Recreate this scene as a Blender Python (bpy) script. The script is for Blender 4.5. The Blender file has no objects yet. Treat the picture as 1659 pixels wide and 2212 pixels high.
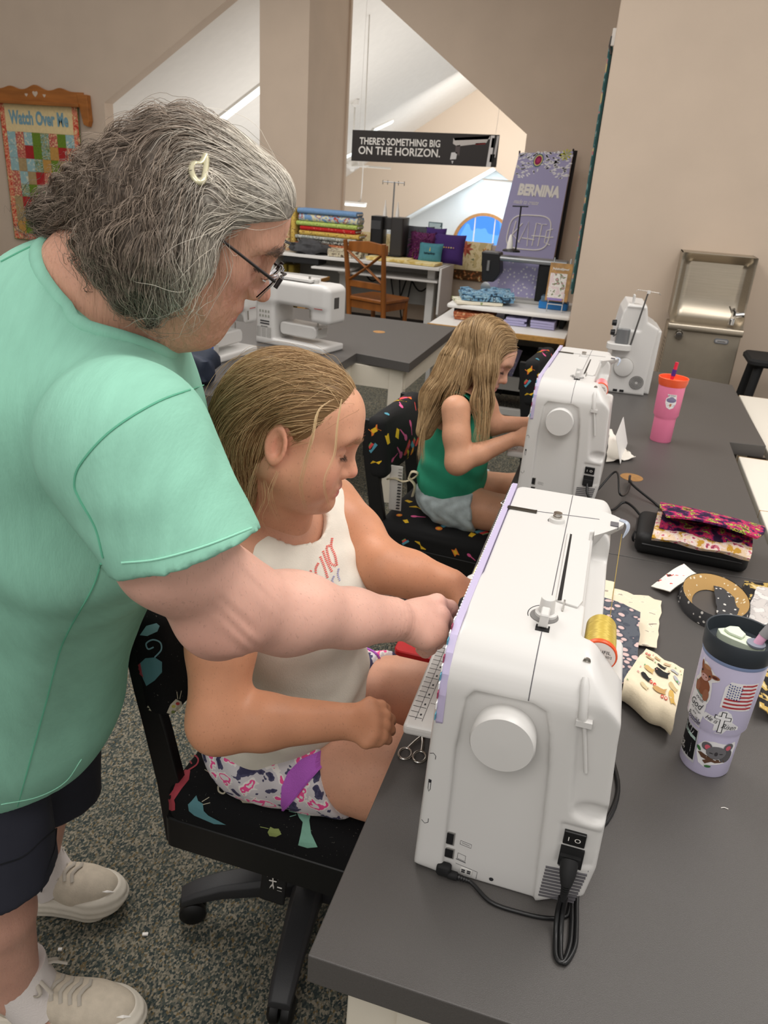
import bpy, bmesh, math, random
import numpy as np
from mathutils import Vector, Matrix, noise as mnoise
random.seed(7); np.random.seed(7)
SC = bpy.context.scene
COL = SC.collection
# ---------------------------------------------------------------- camera
CAM = np.array([0.0, 0.0, 1.54])
FPX, IW, IH = 1655.0, 1659.0, 2212.0
RC = np.array([[0.95476417, -0.17480688, 0.24055757],
               [0.29007152, 0.3694402, -0.88282073],
               [0.0654515, 0.9126645, 0.40343476]])
cd = bpy.data.cameras.new('camera'); cam = bpy.data.objects.new('camera', cd); COL.objects.link(cam)
cd.sensor_fit = 'VERTICAL'; cd.sensor_height = 36.0; cd.lens = 36.0 * FPX / IH
cd.clip_start = 0.02; cd.clip_end = 100
cam.matrix_world = Matrix([list(RC[i]) + [CAM[i]] for i in range(3)] + [[0, 0, 0, 1]])
cd.dof.use_dof = True; cd.dof.focus_distance = 1.0; cd.dof.aperture_fstop = 15.0
SC.camera = cam
# ---------------------------------------------------------------- world, lights, exposure
w = bpy.data.worlds.new('world'); SC.world = w; w.use_nodes = True
w.node_tree.nodes['Background'].inputs[0].default_value = (1.0, 0.965, 0.925, 1)
w.node_tree.nodes['Background'].inputs[1].default_value = 0.58
def area(name, loc, size, power, col=(1, .96, .915), rot=(0, 0, 0), sy=None):
    l = bpy.data.lights.new(name, 'AREA'); l.energy = power; l.color = col; l.size = size
    if sy: l.shape = 'RECTANGLE'; l.size_y = sy
    o = bpy.data.objects.new(name, l); COL.objects.link(o); o.location = loc; o.rotation_euler = rot
    return o
area('ceiling_lamp', (0.75, 0.9, 3.3), 1.1, 34, sy=1.3)
area('ceiling_lamp', (-1.7, 2.9, 3.4), 1.2, 50, sy=1.4)
area('ceiling_lamp', (1.2, 2.6, 3.4), 1.1, 24, sy=1.3)
area('ceiling_lamp', (-0.4, -1.3, 3.3), 1.1, 30, sy=1.3)
area('ceiling_lamp', (-3.2, 6.0, 3.4), 1.2, 40, sy=1.2)
area('daylight', (-3.1, 20.6, 1.1), 1.8, 120, (.75, .88, 1), (math.radians(-90), 0, 0), 0.8)
area('loft_fill', (-3.6, 12, 0.4), 3.0, 60, (1, .97, .94), (math.radians(180), 0, 0))  # unseen panel facing up, added to light the loft; no fixture hangs here
area('loft_fill', (-2.6, 16.5, 2.6), 1.6, 115, (1, .97, .94), (math.radians(55), 0, 0))  # second unseen panel, added to brighten the loft towards its far wall
SC.view_settings.view_transform = 'Standard'; SC.view_settings.look = 'None'
SC.view_settings.exposure = 0.14; SC.view_settings.gamma = 1.0; SC.view_settings.use_curve_mapping = False
# ---------------------------------------------------------------- photo geometry helpers
def _ray(px, py): return RC @ np.array([(px - 829.5) / FPX, -(py - 1106.0) / FPX, -1.0])
def atd(px, py, D): return CAM + _ray(px, py) * D
def atz(px, py, z): r = _ray(px, py); return CAM + r * ((z - CAM[2]) / r[2])
def aty(px, py, y): r = _ray(px, py); return CAM + r * ((y - CAM[1]) / r[1])
def atx(px, py, x): r = _ray(px, py); return CAM + r * ((x - CAM[0]) / r[0])
# ---------------------------------------------------------------- materials
def s2l(c): return tuple(((v / 255.0) / 12.92 if v / 255.0 <= 0.04045 else ((v / 255.0 + 0.055) / 1.055) ** 2.4) for v in c)
_mc = {}
def mat(name, rgb=None, rough=0.5, metal=0.0, spec=0.5, var=0.0, vscale=40, bump=0.0, bscale=300, attr=None, trans=0.0, alpha=1.0,
        emit=0.0, sheen=0.0, coat=0.0, sss=0.0, stretch=None, ior=1.45):
    if name in _mc: return _mc[name]
    m = bpy.data.materials.new(name); _mc[name] = m; m.use_nodes = True
    nt = m.node_tree; N = nt.nodes; L = nt.links; b = N['Principled BSDF']
    col = s2l(rgb) if rgb is not None else (.8, .8, .8)
    b.inputs['Base Color'].default_value = (*col, 1); b.inputs['Roughness'].default_value = rough
    b.inputs['Metallic'].default_value = metal; b.inputs['Specular IOR Level'].default_value = spec
    b.inputs['Transmission Weight'].default_value = trans; b.inputs['Alpha'].default_value = alpha; b.inputs['IOR'].default_value = ior
    b.inputs['Sheen Weight'].default_value = sheen; b.inputs['Coat Weight'].default_value = coat
    if sss: b.inputs['Subsurface Weight'].default_value = sss; b.inputs['Subsurface Radius'].default_value = (.012, .005, .003); b.inputs['Subsurface Scale'].default_value = 1.0
    if emit: b.inputs['Emission Color'].default_value = (*col, 1); b.inputs['Emission Strength'].default_value = emit
    tc = N.new('ShaderNodeTexCoord'); src = tc.outputs['Object']
    if stretch:
        mp = N.new('ShaderNodeMapping'); mp.inputs['Scale'].default_value = stretch; L.new(src, mp.inputs[0]); src = mp.outputs[0]
    out = None
    if attr:
        a = N.new('ShaderNodeAttribute'); a.attribute_name = attr; out = a.outputs['Color']
    if var:
        nz = N.new('ShaderNodeTexNoise'); nz.inputs['Scale'].default_value = vscale; nz.inputs['Detail'].default_value = 4; L.new(src, nz.inputs['Vector'])
        mr = N.new('ShaderNodeMapRange'); mr.inputs[1].default_value = .3; mr.inputs[2].default_value = .7
        mr.inputs[3].default_value = 1 - var; mr.inputs[4].default_value = 1 + var; L.new(nz.outputs['Fac'], mr.inputs[0])
        mx = N.new('ShaderNodeMix'); mx.data_type = 'RGBA'; mx.blend_type = 'MULTIPLY'; mx.inputs[0].default_value = 1
        if out is not None: L.new(out, mx.inputs[6])
        else: mx.inputs[6].default_value = (*col, 1)
        L.new(mr.outputs[0], mx.inputs[7]); out = mx.outputs[2]
    if out is not None: L.new(out, b.inputs['Base Color'])
    if bump:
        nb = N.new('ShaderNodeTexNoise'); nb.inputs['Scale'].default_value = bscale; nb.inputs['Detail'].default_value = 3; L.new(src, nb.inputs['Vector'])
        bp = N.new('ShaderNodeBump'); bp.inputs['Strength'].default_value = bump; bp.inputs['Distance'].default_value = .002
        L.new(nb.outputs['Fac'], bp.inputs['Height']); L.new(bp.outputs[0], b.inputs['Normal'])
    return m
def ramp_mat(name, stops, scale=30, rough=.8, kind='noise', detail=3, bump=0.0, stretch=None, sheen=0.0):
    """a printed-cloth or speckled look: a noise or voronoi field cut into flat colours"""
    if name in _mc: return _mc[name]
    m = bpy.data.materials.new(name); _mc[name] = m; m.use_nodes = True
    nt = m.node_tree; N = nt.nodes; L = nt.links; b = N['Principled BSDF']; b.inputs['Roughness'].default_value = rough
    b.inputs['Sheen Weight'].default_value = sheen; b.inputs['Specular IOR Level'].default_value = .25
    tc = N.new('ShaderNodeTexCoord'); src = tc.outputs['Object']
    if stretch:
        mp = N.new('ShaderNodeMapping'); mp.inputs['Scale'].default_value = stretch; L.new(src, mp.inputs[0]); src = mp.outputs[0]
    if kind == 'noise':
        t = N.new('ShaderNodeTexNoise'); t.inputs['Detail'].default_value = detail; o = 'Fac'
    elif kind == 'wave':
        t = N.new('ShaderNodeTexWave'); t.inputs['Distortion'].default_value = detail; o = 'Fac'
    elif kind == 'cells':
        t = N.new('ShaderNodeTexVoronoi'); o = 'Color'
    else:
        t = N.new('ShaderNodeTexVoronoi'); o = 'Distance'
    t.inputs['Scale'].default_value = scale; L.new(src, t.inputs['Vector'])
    r = N.new('ShaderNodeValToRGB'); r.color_ramp.interpolation = 'CONSTANT' if kind != 'wave' and kind != 'soft' else 'LINEAR'
    el = r.color_ramp.elements
    while len(el) > 1: el.remove(el[-1])
    el[0].position = stops[0][0]; el[0].color = (*s2l(stops[0][1]), 1)
    for p, c in stops[1:]:
        e = el.new(p); e.color = (*s2l(c), 1)
    L.new(t.outputs[o], r.inputs[0]); L.new(r.outputs[0], b.inputs['Base Color'])
    if bump:
        bp = N.new('ShaderNodeBump'); bp.inputs['Strength'].default_value = bump; bp.inputs['Distance'].default_value = .003
        L.new(t.outputs[o], bp.inputs['Height']); L.new(bp.outputs[0], b.inputs['Normal'])
    return m
# ---------------------------------------------------------------- objects
def tag(o, label=None, cat=None, group=None, kind=None):
    if label: o['label'] = label
    if cat: o['category'] = cat
    if group: o['group'] = group
    if kind: o['kind'] = kind
    return o
def thing(name, label, cat, loc=(0, 0, 0), rz=0.0, group=None):
    o = bpy.data.objects.new(name, None); COL.objects.link(o); o.empty_display_size = .05
    o.location = loc; o.rotation_euler = (0, 0, rz)
    return tag(o, label, cat, group)
def link(name, me, m, parent=None, smooth=None, kind=None):
    o = bpy.data.objects.new(name, me); COL.objects.link(o)
    if m is not None and not me.materials:
        for mm in (m if isinstance(m, (list, tuple)) else [m]): me.materials.append(mm)
    if parent is not None: o.parent = parent
    if smooth is not None and len(me.polygons):
        me.polygons.foreach_set('use_smooth', [True] * len(me.polygons))
        if smooth < 3: me.set_sharp_from_angle(angle=smooth)
    if kind: o['kind'] = kind
    return o
def dup(root, loc=None, rz=None, label=None, group=None):
    """a copy of a thing with copies of its parts and sub-parts"""
    r = root.copy(); COL.objects.link(r)
    if loc is not None: r.location = loc
    if rz is not None: r.rotation_euler = (0, 0, rz)
    if label: r['label'] = label
    if group: r['group'] = group
    def rec(src, dst):
        for ch in list(src.children):
            c = ch.copy(); COL.objects.link(c); c.parent = dst; rec(ch, c)
    rec(root, r); return r
class MB:
    """collects shapes into one mesh"""
    def __init__(s): s.v = []; s.f = []; s.c = []
    def add(s, vs, fs, col=None):
        n = len(s.v); s.v += [tuple(float(x) for x in p) for p in vs]; s.f += [tuple(i + n for i in f) for f in fs]
        s.c += [col or (1, 1, 1)] * len(vs)
    def box(s, c, h, R=None, col=None):
        vs = [np.array([sx * h[0], sy * h[1], sz * h[2]]) for sx in (-1, 1) for sy in (-1, 1) for sz in (-1, 1)]
        if R is not None: vs = [R @ p for p in vs]
        s.add([p + np.array(c) for p in vs], [(0, 1, 3, 2), (4, 6, 7, 5), (0, 4, 5, 1), (2, 3, 7, 6), (0, 2, 6, 4), (1, 5, 7, 3)], col)
    def bb(s, a, b, col=None):
        a = np.array(a, float); b = np.array(b, float); s.box((a + b) / 2, np.abs(b - a) / 2, None, col)
    def rbox(s, a, b, r=.01, seg=3, axis=2, e=.002, col=None):
        """box with rounded vertical edges (about AXIS) and a small chamfer on both ends"""
        a = np.array(a, float); b = np.array(b, float); lo = np.minimum(a, b); hi = np.maximum(a, b)
        i, j = [(1, 2), (2, 0), (0, 1)][axis]
        def ring(inset):
            out = []; rr = max(r - inset, .0003)
            for cx, cy, a0 in ((hi[i] - r, hi[j] - r, 0), (lo[i] + r, hi[j] - r, 90), (lo[i] + r, lo[j] + r, 180), (hi[i] - r, lo[j] + r, 270)):
                for q in range(seg + 1):
                    t = math.radians(a0 + 90 * q / seg); out.append((cx + rr * math.cos(t), cy + rr * math.sin(t)))
            return out
        e = min(e, (hi[axis] - lo[axis]) / 2.01)
        prof = [(e, lo[axis]), (0, lo[axis] + e), (0, hi[axis] - e), (e, hi[axis])]
        rings = []
        for ins, z in prof:
            R = []
            for x, y in ring(ins):
                p = [0, 0, 0]; p[i] = x; p[j] = y; p[axis] = z; R.append(p)
            rings.append(R)
        s.loft(rings, col=col)
    def loft(s, rings, cap=True, closed=True, col=None):
        n = len(rings[0]); vs = [p for r in rings for p in r]; fs = []
        for k in range(len(rings) - 1):
            for q in range(n if closed else n - 1):
                q2 = (q + 1) % n; fs.append((k * n + q, k * n + q2, (k + 1) * n + q2, (k + 1) * n + q))
        if cap and closed:
            fs.append(tuple(range(n))[::-1]); fs.append(tuple((len(rings) - 1) * n + q for q in range(n)))
        s.add(vs, fs, col)
    def lathe(s, prof, c=(0, 0, 0), seg=32, R=None, col=None, cap=True):
        rings = []
        for r, z in prof:
            ring = [np.array([r * math.cos(2 * math.pi * q / seg), r * math.sin(2 * math.pi * q / seg), z]) for q in range(seg)]
            rings.append([(R @ p if R is not None else p) + np.array(c) for p in ring])
        s.loft(rings, cap=cap, col=col)
    def tube(s, pts, r, seg=8, col=None, flat=1.0, cap=True):
        P = [np.array(p, float) for p in pts]; rs = r if isinstance(r, (list, tuple, np.ndarray)) else [r] * len(P)
        rings = []; up = np.array([0.0, 0, 1.0]); u = None
        for k, p in enumerate(P):
            t = P[min(k + 1, len(P) - 1)] - P[max(k - 1, 0)]; t = t / (np.linalg.norm(t) + 1e-12)
            if u is None:
                u = np.cross(up, t)
                if np.linalg.norm(u) < .1: u = np.cross(np.array([1.0, 0, 0]), t)
            u = u - t * u.dot(t); u /= np.linalg.norm(u) + 1e-12; v = np.cross(t, u)
            rings.append([p + rs[k] * (math.cos(2 * math.pi * q / seg) * u + flat * math.sin(2 * math.pi * q / seg) * v) for q in range(seg)])
        s.loft(rings, cap=cap, col=col)
    def prism(s, poly, frame, depth, col=None):
        """extrude a 2-D polygon: frame = (origin, u, v, n); from 0 to depth along n"""
        o, u, v, n = [np.array(q, float) for q in frame]
        r0 = [o + u * x + v * y for x, y in poly]; r1 = [p + n * depth for p in r0]
        s.loft([r0, r1], col=col)
    def sheet(s, grid, thick=0.0, col=None):
        """a grid of points [rows][cols]; thick > 0 gives it a back and edges"""
        G = np.array(grid, float); nr, nc = G.shape[:2]
        if not thick:
            s.add(G.reshape(-1, 3), [(i * nc + j, i * nc + j + 1, (i + 1) * nc + j + 1, (i + 1) * nc + j) for i in range(nr - 1) for j in range(nc - 1)], col); return
        du = np.gradient(G, axis=1); dv = np.gradient(G, axis=0); nn = np.cross(du, dv); nn /= np.linalg.norm(nn, axis=2, keepdims=True) + 1e-12
        B = G - nn * thick; n = nr * nc
        fs = []
        for i in range(nr - 1):
            for j in range(nc - 1):
                a, b_, c_, d_ = i * nc + j, i * nc + j + 1, (i + 1) * nc + j + 1, (i + 1) * nc + j
                fs.append((a, b_, c_, d_)); fs.append((n + a, n + d_, n + c_, n + b_))
        for j in range(nc - 1):
            fs.append((j + 1, j, n + j, n + j + 1)); k = (nr - 1) * nc + j; fs.append((k, k + 1, n + k + 1, n + k))
        for i in range(nr - 1):
            a = i * nc; fs.append((a, a + nc, n + a + nc, n + a)); k = i * nc + nc - 1; fs.append((k + nc, k, n + k, n + k + nc))
        s.add(list(G.reshape(-1, 3)) + list(B.reshape(-1, 3)), fs, col)
    def build(s, name, m, parent=None, smooth=None, kind=None, colour=False, bevel=0.0, bseg=2, xf=None):
        vs = s.v if xf is None else [tuple(xf(np.array(p))) for p in s.v]
        me = bpy.data.meshes.new(name); me.from_pydata(vs, [], s.f)
        if colour:
            a = me.color_attributes.new('Col', 'FLOAT_COLOR', 'POINT')
            a.data.foreach_set('color', np.array([[*c[:3], 1] for c in s.c], dtype=np.float32).ravel())
        if bevel:
            bm = bmesh.new(); bm.from_mesh(me); bmesh.ops.remove_doubles(bm, verts=bm.verts, dist=1e-6)
            eds = [e for e in bm.edges if len(e.link_faces) == 2 and e.calc_face_angle(0) > .5]
            bmesh.ops.bevel(bm, geom=eds, offset=bevel, offset_type='OFFSET', segments=bseg, profile=.5, affect='EDGES', clamp_overlap=True)
            bm.to_mesh(me); bm.free()
        bm = bmesh.new(); bm.from_mesh(me); bmesh.ops.recalc_face_normals(bm, faces=bm.faces); bm.to_mesh(me); bm.free()
        return link(name, me, m, parent, smooth, kind)
def rotz(a): c, s_ = math.cos(a), math.sin(a); return np.array([[c, -s_, 0], [s_, c, 0], [0, 0, 1.0]])
def roty(a): c, s_ = math.cos(a), math.sin(a); return np.array([[c, 0, s_], [0, 1, 0], [-s_, 0, c]])
def rotx(a): c, s_ = math.cos(a), math.sin(a); return np.array([[1, 0, 0], [0, c, -s_], [0, s_, c]])
def unit(v): v = np.array(v, float); return v / (np.linalg.norm(v) + 1e-12)
def spline(pts, n=24):
    """Catmull-Rom through the points"""
    P = np.array(pts, float); P = np.vstack([2 * P[0] - P[1], P, 2 * P[-1] - P[-2]]); out = []; m = len(P) - 3
    for t in np.linspace(0, m, n):
        k = min(int(t), m - 1); f = t - k; a, b, c, d = P[k:k + 4]
        out.append(.5 * ((2 * b) + (-a + c) * f + (2 * a - 5 * b + 4 * c - d) * f * f + (-a + 3 * b - 3 * c + d) * f ** 3))
    return np.array(out)
def text_mesh(body, size, bold=0.0, shear=0.0, spacing=1.0, depth=0.0, line=1.0):
    """(verts, faces) of lettering laid out in x, y about its centre"""
    cu = bpy.data.curves.new('lettering', 'FONT'); cu.body = body; cu.size = size; cu.align_x = 'CENTER'; cu.align_y = 'CENTER'
    cu.offset = bold; cu.shear = shear; cu.space_character = spacing; cu.extrude = depth; cu.space_line = line; cu.resolution_u = 3
    o = bpy.data.objects.new('lettering_source', cu); COL.objects.link(o)
    dg = bpy.context.evaluated_depsgraph_get(); me = bpy.data.meshes.new_from_object(o.evaluated_get(dg))
    v = [tuple(q.co) for q in me.vertices]; f = [tuple(p.vertices) for p in me.polygons]
    bpy.data.objects.remove(o); bpy.data.curves.remove(cu); bpy.data.meshes.remove(me)
    return v, f
def lettering(name, body, size, frame, m, parent, width=None, height=None, smooth=None, **k):
    """flat lettering on the plane frame = (origin, u, v, n); width/height stretch it to fit"""
    v, f = text_mesh(body, size, **k); V = np.array(v); lo = V.min(0); hi = V.max(0); c = (lo + hi) / 2; V = V - c
    if width: V[:, 0] *= width / (hi[0] - lo[0])
    if height: V[:, 1] *= height / (hi[1] - lo[1])
    o, u, vv, n = [np.array(q, float) for q in frame]
    mb = MB(); mb.add([o + u * p[0] + vv * p[1] + n * (p[2] + .0004) for p in V], f)
    me = bpy.data.meshes.new(name); me.from_pydata(mb.v, [], mb.f)
    return link(name, me, m, parent)
# ================================================================ THE SETTING
WALL = mat('wall_paint', (202, 184, 166), .85, spec=.2, var=.03, vscale=3, bump=.15, bscale=180)
WHITE_CEIL = mat('textured_white', (226, 222, 215), .9, spec=.1, var=.02, vscale=8, bump=.4, bscale=60)
PALE = mat('pale_loft_wall', (205, 208, 208), .85, spec=.2, var=.02, vscale=3)
TRIMW = mat('trim_white', (222, 216, 206), .5)
CARPET = ramp_mat('carpet_loops', [(0, (50, 58, 57)), (.32, (70, 75, 69)), (.43, (90, 89, 79)), (.53, (114, 109, 96)), (.64, (134, 127, 111)), (.78, (106, 92, 66)), (.85, (78, 82, 75))],
                  scale=270, rough=.95, kind='cells', bump=1.0, stretch=(1, .7, 1))
def struct(o): o['kind'] = 'structure'; return o
YB = 8.3
def boxpart(name, a, b, m, parent=None, bevel=0.0, kind=None, smooth=None):
    mb = MB(); mb.bb(a, b); return mb.build(name, m, parent, smooth, kind, bevel=bevel)
# floor
mb = MB(); mb.bb((-12, -3, -.1), (6, 8.4, 0)); struct(mb.build('floor', CARPET))
# back wall with a gabled opening
A = aty(225, 222, YB); B = aty(490, 0, YB); R0 = aty(822, 0, YB); R1 = aty(1138, 290, YB); SILL = aty(1010, 527, YB)[2]
mL = (B[2] - A[2]) / (B[0] - A[0]); mR = (R1[2] - R0[2]) / (R1[0] - R0[0])
ax = (A[2] - mL * A[0] - R1[2] + mR * R1[0]) / (mR - mL); az = A[2] + mL * (ax - A[0])
mb = MB(); fr = ((0, YB, 0), (1, 0, 0), (0, 0, 1), (0, 1, 0))
mb.prism([(-11, 0), (A[0], 0), (A[0], A[2]), (ax, az), (ax, 6), (-11, 6)], fr, .16)
mb.prism([(ax, az), (R1[0], R1[2]), (R1[0], 0), (.2, 0), (.2, 6), (ax, 6)], fr, .16)
mb.prism([(A[0], 0), (R1[0], 0), (R1[0], SILL), (A[0], SILL)], fr, .16)
struct(mb.build('wall_back', WALL))
# the pillar that divides the opening
P0 = aty(561, 200, YB - .05); P1 = aty(665, 200, YB - .05)
mb = MB(); mb.bb((P0[0], YB - .05, 0), (P1[0], YB + .35, 5.5)); struct(mb.build('wall_pillar', WALL))
mb = MB(); mb.bb((P1[0] - .3, YB + .35, 0), (P1[0], YB + 1.1, 5.5)); mb.bb((P1[0] - .02, YB + 1.1, 0), (P1[0] + .02, YB + 1.16, 5.5)); struct(mb.build('trim_1', WALL))
# right wall block
XW, YW = -.252, 4.95
mb = MB(); mb.bb((XW, YW, 0), (4, 8.5, 5.5)); struct(mb.build('wall_right', WALL, bevel=.012))
boxpart('baseboard_right', (XW, YW - .015, 0), (4, YW, .1), mat('dark_base', (60, 52, 46), .6))['kind'] = 'structure'
boxpart('baseboard_back', (-11, YB - .015, 0), (-.25, YB, .1), mat('dark_base'))['kind'] = 'structure'
mb = MB(); mb.bb((-10.6, -3, 0), (-10.5, 8.4, 5)); struct(mb.build('wall_left', WALL))
# ---- the vaulted loft beyond the opening
YF = 19.7
c0 = aty(1020, 200, YF); c1 = aty(718, 402, YF); ms = (c0[2] - c1[2]) / (c0[0] - c1[0])
def ceil_z(x): return c1[2] + ms * (x - c1[0])
def on_ceiling(px, py, off=0.0):
    n = np.array([-ms, 0, 1.0]); d0 = c1[2] - ms * c1[0] - off; r = _ray(px, py); t = (d0 - CAM @ n) / (r @ n); return CAM + r * t
XR = .6
mb = MB(); mb.prism([(-9, ceil_z(-9)), (XR, ceil_z(XR)), (XR, ceil_z(XR) + .1), (-9, ceil_z(-9) + .1)], ((0, YB + .16, 0), (1, 0, 0), (0, 0, 1), (0, 1, 0)), 13.0)
struct(mb.build('ceiling_loft', WHITE_CEIL))
mb = MB(); mb.prism([(XR, ceil_z(XR)), (5, ceil_z(XR) - ms * (5 - XR)), (5, ceil_z(XR) - ms * (5 - XR) + .1), (XR, ceil_z(XR) + .1)], ((0, YB + .16, 0), (1, 0, 0), (0, 0, 1), (0, 1, 0)), 13.0)
struct(mb.build('ceiling_loft_right', WHITE_CEIL))
DA = aty(1064, 362, YF); DL = aty(870, 472, YF); md = (DA[2] - DL[2]) / (DA[0] - DL[0]); xl = DL[0] - 2.6
zl = DL[2] - 2.6 * md; xr = 2 * DA[0] - xl
mb = MB(); fr = ((0, YF, 0), (1, 0, 0), (0, 0, 1), (0, 1, 0))
mb.prism([(-14, -4), (xl, -4), (xl, zl), (DA[0], DA[2]), (DA[0], ceil_z(DA[0])), (-14, ceil_z(-14))], fr, .1)
mb.prism([(DA[0], DA[2]), (xr, zl), (xr, -4), (9, -4), (9, 0.2), (XR, ceil_z(XR)), (DA[0], ceil_z(DA[0]))], fr, .1)
struct(mb.build('wall_far', mat('loft_wall_paint', (206, 190, 172), .85, spec=.2)))
mb = MB(); nn = unit((-md, 0, 1))
for sx in (-1, 1):
    e = (xl if sx < 0 else xr)
    mb.prism([(DA[0], DA[2]), (e, zl), (e, zl + .08), (DA[0], DA[2] + .08)], ((0, YF + .05, 0), (1, 0, 0), (0, 0, 1), (0, 1, 0)), 1.25)
struct(mb.build('ceiling_dormer', mat('dormer_soffit', (232, 234, 232), .8)))
YD = YF + 1.1
WC = aty(1042, 532, YD); WR = aty(1042, 466, YD)[2] - WC[2]
# dormer back wall with a half-round hole
arc = [(WC[0] + WR * math.cos(t), WC[2] + WR * math.sin(t)) for t in np.linspace(0, math.pi, 25)]
mb = MB(); mb.prism([(-12, -4), (6, -4), (3, WC[2]), (-12, WC[2])], ((0, YD, 0), (1, 0, 0), (0, 0, 1), (0, 1, 0)), .1)
up = [(3, WC[2]), (3, 4), (-7, 4), (-7, WC[2])]
outer = [(WC[0] + 4.5 * math.cos(t), WC[2] + 4.5 * math.sin(t)) for t in np.linspace(0, math.pi, 25)]
for k in range(24):
    mb.prism([arc[k], outer[k], outer[k + 1], arc[k + 1]], ((0, YD, 0), (1, 0, 0), (0, 0, 1), (0, 1, 0)), .1)
struct(mb.build('wall_dormer', PALE))
win = thing('window_1', None, None, (WC[0], YD, WC[2])); win['kind'] = 'structure'
WOODF = mat('window_wood', (166, 118, 70), .5, var=.15, vscale=20)
mb = MB()
rings = []
for t in np.linspace(0, math.pi, 25):
    u = np.array([math.cos(t), 0, math.sin(t)])
    rings.append([u * r + np.array([0, y, 0]) for r, y in ((WR * 1.0, -.05), (WR * 1.1, -.05), (WR * 1.1, .06), (WR * 1.0, .06))])
mb.loft(rings); mb.build('window_frame', WOODF, win, .6)
mb = MB(); mb.bb((-WR * 1.1, -.05, -.06), (WR * 1.1, .05, 0)); mb.build('window_sill', WOODF, win)
for q in (-.35, .35):
    mb = MB(); mb.bb((WR * q - .012, -.01, 0), (WR * q + .012, .02, WR * .93)); mb.build('muntin', TRIMW, win)
mb = MB(); mb.prism([(WR * math.cos(t), WR * math.sin(t)) for t in np.linspace(0, math.pi, 25)], ((0, .03, 0), (1, 0, 0), (0, 0, 1), (0, 1, 0)), .006)
mb.build('pane', mat('window_glass', (235, 245, 255), .02, trans=1.0, ior=1.05), win)
mb = MB(); mb.bb((-14, 24, -4), (10, 24.1, 9)); o = mb.build('sky_backdrop', ramp_mat('daylight_sky', [(0, (90, 150, 225)), (.45, (120, 178, 240)), (.56, (190, 220, 248))], .5, .9)); struct(o)
mm = _mc['daylight_sky']; b_ = mm.node_tree.nodes['Principled BSDF']; b_.inputs['Emission Strength'].default_value = .8
mm.node_tree.links.new(b_.inputs['Base Color'].links[0].from_socket, b_.inputs['Emission Color'])
# ---- lamps on the loft ceiling
LAMP = mat('lamp_diffuser', (238, 246, 246), .4, emit=1.0); LAMPB = mat('lamp_body', (225, 222, 216), .5)
def strip_lamp(pa, pb, wdt, label):
    a = on_ceiling(*pa, .03); b = on_ceiling(*pb, .03); d = unit(b - a); n = unit((-ms, 0, 1)); s = unit(np.cross(n, d))
    t = thing('ceiling_light', label, 'ceiling light', tuple(a), group='strip lights on the loft ceiling'); R = np.stack([d, s, n], 1); L_ = np.linalg.norm(b - a)
    mb = MB(); mb.box(R @ np.array([L_ / 2, 0, .02]), (L_ / 2, wdt / 2, .025), R); mb.build('housing', LAMPB, t)
    mb = MB(); mb.box(R @ np.array([L_ / 2, 0, -.015]), (L_ / 2 - .02, wdt / 2 - .01, .014), R); mb.build('diffuser', LAMP, t, bevel=.004)
strip_lamp((470, 262), (572, 183), .20, 'long bright strip light left of the pillar on the loft ceiling')
strip_lamp((806, 281), (849, 261), .14, 'short bright strip light just above the black slogan sign')
strip_lamp((716, 353), (792, 316), .18, 'bright strip light beside the pillar, left of the slogan sign')
# ceiling fan
FN = on_ceiling(767, 219); fy = FN[1]; HB = aty(766, 358, fy); HB[0] = FN[0]
fan = thing('ceiling_fan', 'white ceiling fan on a long rod, hanging behind the slogan sign', 'ceiling fan', tuple(HB))
mb = MB(); mb.lathe([(.02, FN[2] - HB[2] - .09), (.07, FN[2] - HB[2] - .05), (.08, FN[2] - HB[2] + .03)], seg=16); mb.build('canopy', LAMPB, fan, .6)
mb = MB(); mb.tube([(0, 0, .05), (0, 0, FN[2] - HB[2] - .05)], .014, 8); mb.build('rod', LAMPB, fan, 3)
mb = MB(); mb.lathe([(.03, .09), (.11, .07), (.13, .02), (.12, -.03), (.05, -.06), (.03, -.1)], seg=20); mb.build('motor', LAMPB, fan, .6)
for k in range(5):
    a = k * 2 * math.pi / 5 + .35; R = rotz(a) @ rotx(.2)
    mb = MB(); mb.box(R @ np.array([.42, 0, 0.0]), (.29, .065, .005), R); mb.box(R @ np.array([.12, 0, 0]), (.05, .015, .008), R); mb.build('blade', LAMPB, fan, bevel=.002)
# pendant tube lamp
LA = aty(710, 441, 11.5); LB = aty(790, 443, 11.5)
pl = thing('pendant_light', 'white fluorescent tube light hanging on a cord beside the pillar', 'pendant light', tuple((LA + LB) / 2))
hw = np.linalg.norm(LB - LA) / 2
mb = MB(); mb.bb((-hw, -.06, .02), (hw, .06, .05)); mb.build('housing', LAMPB, pl, bevel=.006)
for yy in (-.03, .03):
    mb = MB(); mb.tube([(-hw * .97, yy, .004), (hw * .97, yy, .004)], .016, 10); mb.build('tube', LAMP, pl, 3)
mb = MB(); mb.tube(spline([(hw * .6, 0, .05), (hw * .75, 0, .3), (hw * .7, 0, ceil_z(LA[0] + hw * 1.7) - LA[2])], 10), .008, 6); mb.build('cord', LAMPB, pl, 3)
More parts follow.
